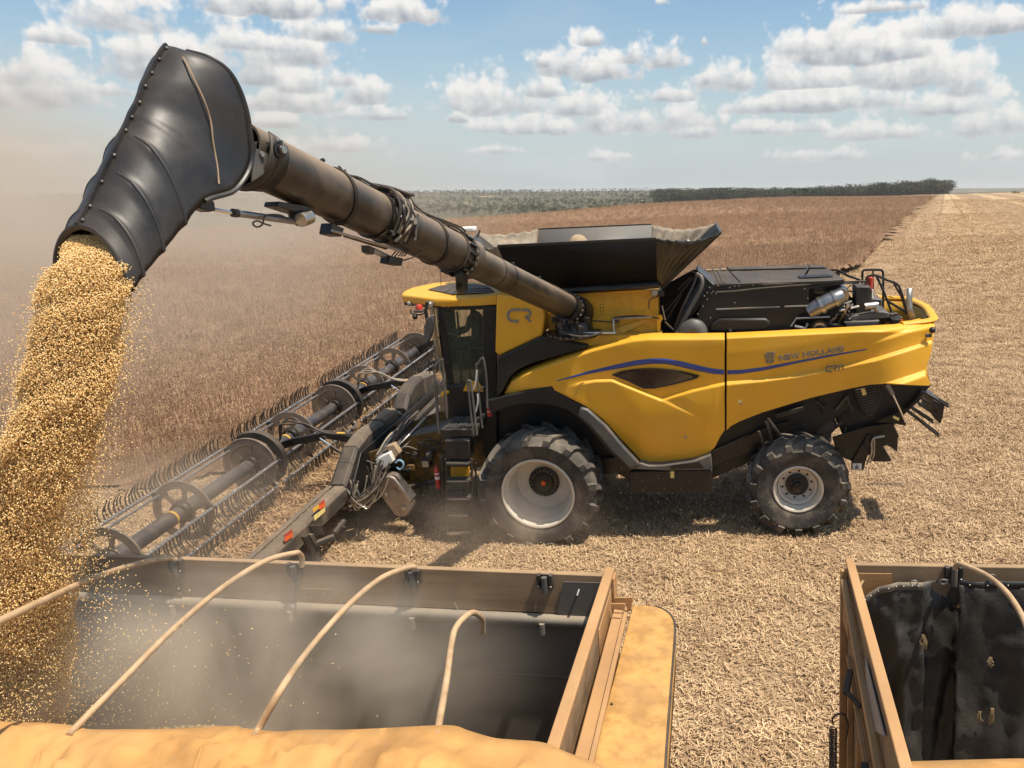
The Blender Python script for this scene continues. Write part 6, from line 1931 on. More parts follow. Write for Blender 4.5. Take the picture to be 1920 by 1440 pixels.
# smooth resample between stations
def resample(secs, m=5):
    n = len(secs[0]); cols = [catmull([s[k] for s in secs], m) for k in range(n)]
    return [[cols[k][i] for k in range(n)] for i in range(len(cols[0]))]
rows = resample(secs)
# pressed ribs: the wall steps out along them
RIBROW = [(45, .030), (55, .030), (65, .030), (36, .014)]
def offset(rows, k, amt):
    for i, r in enumerate(rows):
        d = sum(a * math.exp(-((i - k) / 1.0) ** 2) for k, a in RIBROW)
        for j in range(len(r)):
            r[j] = r[j] + n_s * d * .9 * min(1, j / 3) + a_up * d * .2 * (1 - j / len(r))
offset(rows, 0, 0)
def mirror(p): return p - n_s * (2 * ((p - aS) @ n_s))
full = []
for r in rows:
    full.append([mirror(p) for p in reversed(r[1:])] + r)
spout = B().grid(full).build('spout', M['spout'], aug, angle=50)
md = spout.modifiers.new('thickness', 'SOLIDIFY'); md.thickness = .016; md.offset = 0
spout['label'] = 'big black plastic spout folded down at the end of the auger'
# inner wall that closes the lower part
low = [i for i in range(len(rows)) if i >= 37]
b = B(); b.grid([[mirror(rows[i][-1]) + (rows[i][-1] - mirror(rows[i][-1])) * k / 4 for k in range(5)] for i in low]); b.build('spout_back', M['spout'], spout, solid=.016)
# seam flange with screws, rims
b = B(); seam = [r[0] for r in rows]
fl_ = []
for i, p in enumerate(seam):
    t = unit(seam[min(i + 1, len(seam) - 1)] - seam[max(i - 1, 0)]); o_ = unit(np.cross(n_s, t))
    if o_ @ unit(rows[i][-1] - p) > 0: o_ = -o_
    fl_.append((p, o_))
b.grid([[p - o_ * .01 - n_s * .014, p + o_ * .035 - n_s * .014, p + o_ * .035 + n_s * .014, p - o_ * .01 + n_s * .014] for p, o_ in fl_], close=True); b.build('seam_flange', M['spout'], spout, angle=60)
for k in range(2, len(fl_) - 2, 7):
    p, o_ = fl_[k]; B().ball(p + o_ * .015 + n_s * .022, .011, 8).build('seam_screw', M['steel'], spout)
mouth = full[-1]
B().tube(mouth, .016, 8, flat=1.6).build('mouth_rim', M['spout'], spout)
B().tube([mouth[0], mouth[-1]], .016, 8).build('mouth_rim', M['spout'], spout)
edge = [r[-1] for r in rows[:41]]
for e in (edge, [mirror(p) for p in edge]):
    B().tube(e, .020, 8, flat=1.3).build('hood_rim', M['spout'], spout)
for k in (45, 55, 65):
    for rr_ in (rows[k], [mirror(p) for p in rows[k]]):
        B().tube(rr_[1:], .012, 7).build('pressed_rib', M['spout'], spout)
def on_spout(px, py):
    best = None; o = H.M @ (CAM - H.O); d = unit(H.M @ ray(px, py))
    for i in range(len(rows)):
        for j in range(len(rows[i])):
            v = rows[i][j] - o; q = np.linalg.norm(v - d * (v @ d))
            if best is None or q < best[0]: best = (q, v @ d)
    return o + d * (best[1] - .035)
B().tube(catmull([on_spout(*c1_(*q)) for q in ((815, 135), (850, 200), (880, 265), (930, 370), (965, 480), (978, 590), (1000, 720), (1010, 820))], 4), .006, 5).build('twine', M['tan'], spout)
# collar and pivot where the spout hangs on the tube
b = B(); t0 = along(470)
collar = []
for px_, r in ((497, .256), (470, .30), (452, .31)):
    t = along(px_); collar.append([AP(t, r, a) for a in range(60, 301, 10)])
b.grid(collar); b.build('spout_collar', M['blackdust'], aug, solid=.012)
B().tube(collar[1], .014, 6).build('collar_rim', M['black'], aug)
pv = AP(along(468), .30, 84)
B().lathe(pv, a_side, [(-.05, .0), (-.05, .075), (.03, .07), (.035, .05), (.05, .045), (.05, 0)], 20).build('spout_pivot', M['blackmetal'], aug)
B().lathe(pv + a_side * .05, a_side, [(0, .035), (.02, .032), (.02, 0)], 16).build('pivot_pin', M['steel'], aug)
B().box(pv + a_side * .055 + (0, 0, .03), (.02, .02, .09)).build('pivot_keeper', M['steel'], aug)
aplate('pivot_bracket', [c1_(1130, 640), c1_(1220, 590), c1_(1215, 620), c1_(1200, 700), c1_(1150, 720), c1_(1110, 690)], 'black', .33, .03)
aplate('tube_end_plate', [c1_(1195, 620), c1_(1290, 665), c1_(1290, 690), c1_(1250, 770), c1_(1190, 810)], 'grey', .262, .02)
aplate('cylinder_hook', [c1_(930, 900), c1_(985, 915), c1_(992, 965), c1_(960, 972), c1_(905, 950)], 'blackmetal', .05, .1)
B().lathe(ahit(*c1_(1240, 660), .27), n_s, [(0, .025), (.015, .022), (.015, 0)], 12).build('end_plate_bolt', M['steel'], aug)

# ------------------------------------------------------------------ grain trailers in the foreground
def trailer_frame(vp, p1, p2, corner, depth):
    D, A, W = axes(vp, p1, p2)
    return Frame(CAM + ray(*corner) / FPX * depth, D, A, W)


T1 = trailer_frame((1385, 310), (150, 1040), (1140, 1079), (1140, 1080), 7.0)
t1 = empty('grain_trailer', T1.matrix())
tag(t1, 'open ochre grain trailer under the spout with bent hoops and dusty dark inside', 'trailer', 'grain trailers in the foreground')
def t1y(x, y, v): return T1.y(x, y, v)
def tb(name, mat, pts, vec, parent=t1, bevel=.008, **k):
    return B().prism(pts, vec).build(name, M[mat], parent, bevel=bevel, **k)


L_ = -11.5
z_b = t1y(560, 1128, 0)[2]                      # lower edge of the side board
for a, c in ((L_, -5.2), (-5.19, -.03)):
    tb('side_board', 'board', [(a, 0, 0), (c, 0, 0), (c, 0, z_b), (a, 0, z_b)], (0, .06, 0))
B().tube([(L_, -.02, z_b - .055), (-.02, -.02, z_b - .055)], .055, 12, flat=1).build('rub_rail', M['innerbeam'], t1)
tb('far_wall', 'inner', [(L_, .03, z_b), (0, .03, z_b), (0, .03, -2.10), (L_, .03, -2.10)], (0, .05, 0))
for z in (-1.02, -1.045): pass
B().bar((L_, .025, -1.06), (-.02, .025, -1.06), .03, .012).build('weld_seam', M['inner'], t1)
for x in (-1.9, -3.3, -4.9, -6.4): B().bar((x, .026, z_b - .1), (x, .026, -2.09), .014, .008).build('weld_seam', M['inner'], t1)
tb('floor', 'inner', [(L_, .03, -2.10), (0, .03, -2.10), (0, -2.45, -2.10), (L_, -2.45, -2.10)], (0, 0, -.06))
# right end board: thick plank face up, running towards the viewer
endr = T1.z(1041, 1400, -.0)
yn = -2.55
tb('end_board', 'board', [(-.02, .06, .01), (-.02, yn, .01), (-.02, yn, -2.10), (-.02, .06, -2.10)], (.055, 0, 0))
tb('end_board_cap', 'tin', [(-.035, .075, .012), (.05, .075, .012), (.05, yn, .012), (-.035, yn, .012)], (0, 0, .035))
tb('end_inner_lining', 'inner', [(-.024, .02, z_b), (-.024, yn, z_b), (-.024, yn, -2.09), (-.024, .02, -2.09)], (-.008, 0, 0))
tb('corner_post', 'tin', [(.036, .07, .01), (.036, -.06, .01), (.036, -.06, -2.10), (.036, .07, -2.10)], (.03, 0, 0))
tb('end_plate', 'tin', [(.037, -.12, -.06), (.037, -.75, -.06), (.037, -.75, -.5), (.037, -.12, -.5)], (.008, 0, 0))
tb('corner_gusset', 'inner', [t1y(1057, 1090, -.01), t1y(1128, 1092, -.01), t1y(1112, 1160, -.01), t1y(1045, 1150, -.01)], (0, -.01, 0), bevel=0)
B().tube([t1y(1086, 1105, -.02), t1y(1082, 1117, -.06)], .012, 8).build('gusset_bolt', M['steel'], t1)
tb('near_wall', 'board', [(L_, yn, .0), (.03, yn, .0), (.03, yn, -2.10), (L_, yn, -2.10)], (0, -.06, 0))
# channel, ledge and mudguard beyond the end board
zc = -.20
P0 = [T1.z(1151, 1141, zc), T1.z(1171, 1145, zc), T1.z(1105, 1425, zc), T1.z(1078, 1412, zc)]
P0[2] = P0[1] + (P0[2] - P0[1]) * 1.25; P0[3] = P0[0] + (P0[3] - P0[0]) * 1.25
tb('ledge_channel', 'tin', P0, (0, 0, -.10))
P1 = [P0[1] + (.0, 0, -.005), P0[1] + (.035, 0, -.005), P0[2] + (.035, 0, -.005), P0[2] + (.0, 0, -.005)]
tb('channel_lip', 'tin', P1, (0, 0, .03), bevel=.004)
tb('channel_end_bracket', 'tin', [t1y(1152, 1121, -.28), t1y(1187, 1120, -.28), t1y(1183, 1146, -.28), t1y(1176, 1146, -.28), t1y(1173, 1132, -.28), t1y(1152, 1134, -.28)], (0, .012, 0), bevel=.003)
tb('channel_end_bracket', 'tin', [t1y(1146, 1132, -.36), t1y(1172, 1132, -.36), t1y(1171, 1145, -.36), t1y(1146, 1142, -.36)], (0, .012, 0), bevel=.003)
zf = -.34
ed = [(1187, 1134), (1228, 1136), (1244, 1142), (1257, 1152), (1264, 1166), (1265, 1190), (1259, 1270), (1247, 1438), (1247, 1500), (1095, 1500), (1112, 1420)]
F0 = [T1.z(x, y, zf) for x, y in ed]
mg = tb('mudguard', 'rust', F0, (0, 0, -.02), bevel=.008)
b = B()
for p, q in zip(F0[1:8], F0[2:9]): b.add([p + (0, 0, -.01), q + (0, 0, -.01), q + (0, 0, -.32), p + (0, 0, -.32)], [(0, 1, 2, 3)])
b.build('mudguard_skirt', M['rust'], t1, solid=.012)
B().tube(catmull([p + (0, 0, -.005) for p in F0[1:9]], 3), .011, 6).build('mudguard_bead', M['blackdust'], t1)
B().ball(T1.z(1147, 1320, zf + .005), .012, 8).build('mudguard_bolt', M['blackdust'], t1)
tb('under_frame', 'blackdust', [(.05, -.3, -.75), (.38, -.5, -.75), (.38, -2.4, -.75), (.05, -2.4, -.75)], (0, 0, -.15))
# bogie under the trailer keeps it on the ground
for fx in (-1.2, -2.5, -9.5):
    for fy in (-.25, -2.15):
        g_ = float(gz(*T1.world((fx, fy, -3))[:2])); zl = T1.loc((T1.world((fx, fy, 0))[0], T1.world((fx, fy, 0))[1], g_))[2]
        w = B(); w.lathe((fx, fy - .14, zl + .5), (0, 1, 0), [(0, .28), (.0, .47), (.04, .51), (.24, .51), (.28, .47), (.28, .28)], 32); o = w.build('trailer_wheel', M['rubber'], t1)
        B().lathe((fx, fy - .14, zl + .5), (0, 1, 0), [(.03, .28), (.08, .24), (.09, .1), (.02, .1), (.02, 0)], 24).build('trailer_rim', M['rim'], o)
    B().bar((fx, -.2, zl + .5), (fx, -2.2, zl + .5), .12, .12).build('axle', M['blackdust'], t1)
B().bar((L_, -.9, -2.30), (0, -.9, -2.30), .10, .22).build('chassis_beam', M['blackdust'], t1)
B().bar((L_, -1.6, -2.30), (0, -1.6, -2.30), .10, .22).build('chassis_beam', M['blackdust'], t1)
# brackets for the hoops and the low sockets
def socket(px, py, parent, F, mat='blackdust'):
    p = F.y(px, py, -.005)
    b = B()
    for s_ in (-1, 1): b.box(p + (s_ * .055, -.02, 0), (.035, .05, .13))
    b.box(p + (0, -.008, 0), (.15, .012, .12)); b.build('hoop_bracket', M[mat], parent, bevel=.006)
    B().tube([p + (0, -.05, -.10), p + (0, -.05, .05)], .026, 12).build('hoop_socket', M['grey'], parent)
    for s_ in (-1, 1): B().ball(p + (s_ * .055, -.05, -.045), .012, 6).build('bracket_bolt', M['steel'], parent)
for x, y in ((333, 1058), (555, 1066), (776, 1078), (1023, 1087)): socket(x, y, t1, T1)
for x, y in ((330, 1138), (549, 1149), (777, 1161), (1019, 1172)):
    p = T1.y(x, y, -.03); b = B(); b.tube([p + (0, -.05, .045), p + (0, -.05, -.06)], .026, 12); b.build('lower_socket', M['innerbeam'], t1)
for L, y in (([(556, 1102), (626, 1104), (630, 1140), (560, 1137)], -.004), ([(330, 1110), (341, 1112), (343, 1126), (327, 1124)], -.03)):
    tb('patch_plate', 'board', [t1y(a, c, y) for a, c in L], (0, -.006, 0), bevel=.002)
for k in range(5): B().ball(t1y(570 + k * 12, 1112 + (k % 3) * 9, -.012), .006, 6).build('rivet', M['steel'], t1)
B().tube([t1y(556, 1056, -.09), t1y(555, 1100, -.09), t1y(554, 1156, -.09)], .006, 6).build('tie_rod', M['blackdust'], t1)
B().tube([t1y(852, 1130, -.01), t1y(860, 1146, -.02), t1y(866, 1150, -.03)], .006, 5).build('lash_hook', M['innerbeam'], t1)


def arch_pt(F, px, py, y): return F.y(px, py, y)
def hoop(L, parent, F, r=.024, mat='hoop', joints=()):
    """pixels with their lateral place inside the trailer"""
    P_ = [F.y(a, c, y) for a, c, y in L]
    o = B().tube(catmull(P_, 6), r, 12).build('hoop', M[mat], parent)
    for a, c, y in joints:
        p = F.y(a, c, y); i = min(range(len(P_) - 1), key=lambda k: np.linalg.norm(P_[k] - p)); d = unit(P_[i + 1] - P_[i])
        B().tube([p - d * .05, p + d * .05], r * 1.22, 10).build('hoop_joint', M['innerbeam'], o)
    return o


hoop([(330, 1049, -.06), (312, 1047, -.15), (262, 1056, -.5), (180, 1082, -1.35), (90, 1122, -2.15), (0, 1164, -2.6), (-60, 1195, -2.8)], t1, T1, joints=[(150, 1096, -1.2)])
hoop([(566, 1062, -.06), (566, 1046, -.065), (561, 1038, -.10), (552, 1037, -.16), (500, 1051, -.38), (425, 1096, -.8), (330, 1175, -1.35), (230, 1275, -1.9), (145, 1361, -2.3), (128, 1380, -2.4)], t1, T1)
hoop([(777, 1068, -.06), (776, 1063, -.09), (762, 1065, -.16), (715, 1084, -.42), (655, 1133, -.85), (590, 1205, -1.3), (535, 1280, -2.10), (486, 1364, -2.25), (478, 1380, -2.35)], t1, T1)
hoop([(905, 1186, -.75), (905, 1166, -.78), (900, 1156, -.84), (889, 1149, -.92), (877, 1153, -1.02), (858, 1172, -1.16), (848, 1198, -1.30), (838, 1270, -1.7), (824, 1352, -2.2), (821, 1380, -2.35)], t1, T1)

# tarpaulin rolled back over the near side of the left trailer
def tarp(name, F, edge, parent_label, y0, reach=2.2, seed=1, drop=.35, extra=None):
    e3 = [F.y(a, c, y0) for a, c in edge]
    e3 = catmull(e3, 8); rows = []
    m = 26
    for i, p in enumerate(e3):
        r = []
        r.append(p + np.array([0, .02, -.10]))
        for j in range(m + 1):
            v = j / m
            q = p + np.array([0, -reach * v, -drop * v * v + .05 * math.sin(min(1, v * 6) * math.pi / 2)])
            q[2] += .065 * noise.noise(Vector((q[0] * 1.1 + q[1] * .9, q[1] * 2.0, seed))) * 2 * min(1, v * 8) + .035 * noise.noise(Vector((q[0] * 2.6 - q[1] * 2.2, q[1] * 4.5, seed + 9))) * min(1, v * 8)
            for k_, a_ in ((1.6, .05), (3.7, .022)):
                q[2] += a_ * (1 - abs(noise.noise(Vector((q[0] * k_ - q[1] * k_ * .9, q[1] * k_ * .8 + q[0] * k_ * .3, seed + 20 + k_)))) * 2.2) ** 5 * min(1, v * 10) if abs(noise.noise(Vector((q[0] * k_ - q[1] * k_ * .9, q[1] * k_ * .8 + q[0] * k_ * .3, seed + 20 + k_)))) < .45 else 0
            # drawn folds run slantwise from the hoops
            for (fx, sl, wd, am) in FOLDS:
                d = (q[0] - fx) - sl * (q[1] - y0)
                q[2] += am * math.exp(-(d / wd) ** 2) * min(1, v * 10)
            r.append(q)
        rows.append(r)
    o = B().grid(rows).build(name, M['tarp'], None, angle=80, solid=.006)
    return o


FOLDS = [(-5.2, 1.6, .05, .07), (-4.3, -1.4, .07, .05), (-3.9, -2.2, .05, .08), (-3.1, 1.2, .045, .05), (-2.6, -1.8, .07, .07), (-1.9, 2.0, .06, .05), (-1.2, 1.0, .045, .05), (-6.4, -1.5, .07, .06), (-.7, 2.4, .05, .05), (-3.4, .5, .035, .05), (-4.8, 3.0, .04, .04), (-2.2, -3.2, .04, .04), (-1.5, 3.4, .05, .04)]
edge = [(-330, 1330), (-150, 1345), (0, 1353), (80, 1356), (140, 1361), (168, 1368), (240, 1368), (300, 1368), (370, 1365), (440, 1362), (456, 1366), (520, 1372), (570, 1369), (640, 1369), (720, 1366), (790, 1362), (848, 1361), (880, 1371), (925, 1384), (965, 1388), (1018, 1393), (1060, 1410), (1130, 1438), (1230, 1490)]
tp = tarp('tarpaulin', T1, edge, '', -2.28)
wm = T1.matrix(); tp.matrix_world = wm
tag(tp, 'wide ochre tarpaulin lying in folds over the near side of the left trailer', 'tarpaulin', 'ochre tarpaulins')

# ------------------------------------------------------------------ right trailer
T2 = trailer_frame((1395, 320), (1590, 1058), (1920, 1063), (1588, 1059), 7.0)
t2 = empty('grain_trailer', T2.matrix())
tag(t2, 'ochre trailer with torn black tarpaulin lining cut off by the right edge of the photo', 'trailer', 'grain trailers in the foreground')
def t2y(x, y, v): return T2.y(x, y, v)
R_ = 7.0; zb2 = t2y(1700, 1096, 0)[2]
tb('side_board', 'board', [(.03, 0, 0), (R_, 0, 0), (R_, 0, -.40), (.03, 0, -.40)], (0, .06, 0), t2)
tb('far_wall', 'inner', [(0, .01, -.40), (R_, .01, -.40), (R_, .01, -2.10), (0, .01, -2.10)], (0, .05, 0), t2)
tb('end_board', 'board', [(0, .05, 0), (0, -2.6, 0), (0, -2.6, -2.10), (0, .05, -2.10)], (.05, 0, 0), t2)
tb('end_board_cap', 'tin', [(-.01, .07, .003), (.065, .07, .003), (.065, -2.6, .003), (-.01, -2.6, .003)], (0, 0, .03), t2)
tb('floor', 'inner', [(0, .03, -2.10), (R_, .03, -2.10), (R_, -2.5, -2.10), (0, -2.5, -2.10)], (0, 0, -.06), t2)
tb('near_wall', 'board', [(0, -2.6, .0), (R_, -2.6, 0), (R_, -2.6, -2.10), (0, -2.6, -2.10)], (0, -.06, 0), t2)
tb('corner_gusset', 'tin', [t2y(1597, 1074, -.01), t2y(1672, 1075, -.01), t2y(1673, 1098, -.01), t2y(1612, 1120, -.01)], (0, -.01, 0), t2, bevel=0)
B().tube([t2y(1618, 1089, -.02), t2y(1612, 1100, -.06)], .012, 8).build('gusset_bolt', M['rope'], t2)
# outside of the left end: ribs, hinges and handles
xo = -.02
def ox(x, y, v=xo): return T2.x(x, y, v)
for q, nm, th in (([(1579, 1100), (1592, 1145), (1595, 1200), (1580, 1150)], 'outer_plate', .02),):
    tb(nm, 'tin', [ox(*p) for p in q], (-th, 0, 0), t2, bevel=.003)
B().bar((-.04, -.12, -.10), (-.04, -2.6, -.52), .05, .06).build('diagonal_brace', M['tin'], t2, bevel=.008)
B().bar((-.035, -.45, -.62), (-.035, -2.6, -1.05), .04, .05).build('diagonal_brace', M['tin'], t2, bevel=.008)
B().bar((-.03, -.05, -.02), (-.03, -.05, -2.10), .05, .06).build('corner_post', M['tin'], t2, bevel=.008)
B().prism([(-.012, -1.25, -.10), (-.012, -2.10, -.10), (-.012, -1.62, -.42), (-.012, -1.36, -.36)], (-.008, 0, 0)).build('bare_metal_plate', M['lightgrey'], t2)
for yy, zz in ((-.75, -.55), (-1.6, -.72), (-2.3, -.8)):
    b = B(); b.bar((-.06, yy, zz), (-.12, yy - .22, zz - .06), .05, .05); b.bar((-.12, yy - .2, zz - .04), (-.02, yy - .32, zz - .10), .035, .035); b.build('latch_handle', M['blackdust'], t2, bevel=.008)
for k in range(4):
    tb('rib', 'tin', [(0, -.5 - k * .55, -.95), (0, -.56 - k * .55, -.95), (0, -.56 - k * .55, -1.7), (0, -.5 - k * .55, -1.7)], (-.05, 0, 0), t2)
b = B()
cz = T2.x(1562, 1368, -.18)
for k in range(20): b.tube([cz + (.03 * math.cos(a), 0 + .03 * math.sin(a), -k * .022 + .003 * a) for a in np.linspace(0, 6.28, 7)], .006, 4)
b.build('coil_spring', M['blackdust'], t2)
B().tube(catmull([cz + (0, 0, .05), cz + (.0, .0, .12), cz + (.08, 0, .16), cz + (.12, 0, .05), cz + (.1, 0, -.1)], 4), .008, 6).build('spring_hook', M['blackdust'], t2)
for fx in (1.6, 2.9):
    for fy in (-.25, -2.15):
        wp = T2.world((fx, fy, 0)); zl = T2.loc((wp[0], wp[1], float(gz(wp[0], wp[1]))))[2]
        o = B().lathe((fx, fy - .14, zl + .5), (0, 1, 0), [(0, .28), (.0, .47), (.04, .51), (.24, .51), (.28, .47), (.28, .28)], 32).build('trailer_wheel', M['rubber'], t2)
        B().lathe((fx, fy - .14, zl + .5), (0, 1, 0), [(.03, .28), (.08, .24), (.09, .1), (.02, .1), (.02, 0)], 24).build('trailer_rim', M['rim'], o)
    B().bar((fx, -.2, zl + .5), (fx, -2.2, zl + .5), .12, .12).build('axle', M['blackdust'], t2)
for yy in (-.9, -1.6): B().bar((0, yy, -2.30), (R_, yy, -2.30), .10, .22).build('chassis_beam', M['blackdust'], t2)
socket(1787, 1073, t2, T2, 'blackdust')
hoop([(1790, 1066, -.06), (1797, 1058, -.10), (1812, 1062, -.2), (1848, 1078, -.45), (1880, 1103, -.75), (1905, 1135, -1.05), (1925, 1175, -1.4), (1945, 1240, -1.9)], t2, T2, .022)

# black tarpaulin hanging as a lining from the far board
def hang(name, topL, x_lo, x_hi, ybase, zlow, folds, seed, label):
    """topL: pixels of its upper edge"""
    rows = []; n = 44; m = 30
    top = [t2y(a, c, ybase) for a, c in topL]; top = catmull(top, 8)
    n = len(top)
    for i, p in enumerate(top):
        u = i / (n - 1); r = []
        xb = p[0] + x_lo + (x_hi - x_lo) * u
        for j in range(m + 1):
            v = j / m
            x = p[0] + (xb - p[0]) * v
            z = p[2] + (zlow - p[2]) * v
            y = ybase - .10 * v
            for fx, sl, wd, am in folds:
                d = x - fx - sl * (z - p[2]); y += am * math.exp(-(d / wd) ** 2) * min(1, .25 + 2 * v)
            y += .070 * noise.noise(Vector((x * 3.2, z * 1.6, seed))) + .035 * noise.noise(Vector((x * 8, z * 7, seed + 3))) + .006 * noise.noise(Vector((x * 25, z * 22, seed + 5)))
            if i in (0, n - 1): x += .012 * noise.noise(Vector((z * 14, 0, seed))) * 2
            r.append(np.array([x, y, z]))
        rows.append(r)
    o = B().grid(rows).build(name, M['blacktarp'], None, angle=80, solid=.008)
    o.matrix_world = T2.matrix()
    tag(o, label, 'tarpaulin', 'black tarpaulin pieces lining the right trailer')
    return o, rows


ta, ra = hang('tarpaulin_lining', [(1612, 1132), (1622, 1120), (1640, 1108), (1668, 1096), (1690, 1093), (1715, 1094), (1731, 1097)], -.02, .03, -.10, -1.95, [(.35, -.10, .06, -.05), (.62, .25, .05, .05), (.8, -.1, .07, -.06)], 3, 'left piece of torn black lining with an arched pale top edge, beside the end board')
tc_, rc = hang('tarpaulin_lining', [(1728, 1093), (1760, 1092), (1800, 1092)], 0, 0, -.03, -1.98, [(.95, .1, .05, .03), (1.1, .2, .06, .03)], 7, 'narrow recessed black lining strip between two larger pieces, behind the bracket')
td, rd = hang('tarpaulin_lining', [(1799, 1091), (1850, 1092), (1920, 1094), (2040, 1096), (2200, 1100)], -.01, .0, -.13, -1.95, [(1.75, -.3, .05, -.04), (2.0, .3, .09, .04), (1.6, -.5, .04, .03), (2.4, .1, .08, -.04), (1.45, .02, .05, -.03)], 13, 'widest black lining piece with rope stitches, at the right edge of the photo')
for pc, rws, ks in ((ta, ra, (20, 30, 40)), (td, rd, (4, 12, 22))):
    b = B(); b.grid([[r[0] + (0, -.012, .02), r[0] + (0, -.012, -.05)] for r in rws]); b.build('hem', M['fabric'] if pc is ta else M['black'], pc, solid=.004)
    for k in range(3, len(rws) - 1, 5):
        B().ball(rws[k][0] + (0, -.018, -.015), .008, 6).build('eyelet', M['steel'], pc)
for x, y in ((1714, 1093), (1769, 1091), (1860, 1082)):
    p = t2y(x, y, -.16); B().tube([p + (.03 * math.cos(a), 0, .022 * math.sin(a)) for a in np.linspace(0, 6.28, 15)], .005, 5).build('lash_ring', M['steel'], t2)
for x, y, l in ((1838, 1334, .06), (1860, 1328, .09), (1857, 1232, .05), (1731, 1190, .08)):
    p = t2y(x, y, -.26); b = B(); rg = random.Random(int(x))
    for k in range(9): b.tube([p + (rg.uniform(-.012, .012), 0, 0), p + (rg.uniform(-.03, .03), -.01, -l * rg.uniform(.6, 1.3)), p + (rg.uniform(-.03, .03), -.005, -l * rg.uniform(1.3, 1.9))], .004, 4)
    b.build('rope_stitch', M['rope'], td if x > 1800 else ta)
FOLDS = [(.6, 1.0, .06, .03), (1.5, -1, .06, .03), (2.2, 1.5, .07, .03)]
tp2 = tarp('tarpaulin', T2, [(1690, 1434), (1700, 1429), (1760, 1427), (1830, 1425), (1920, 1423), (2050, 1424), (2300, 1430)], '', -2.42, seed=5)
tp2.matrix_world = T2.matrix()
tag(tp2, 'strip of ochre tarpaulin on the near side of the right trailer, low in the corner', 'tarpaulin', 'ochre tarpaulins')

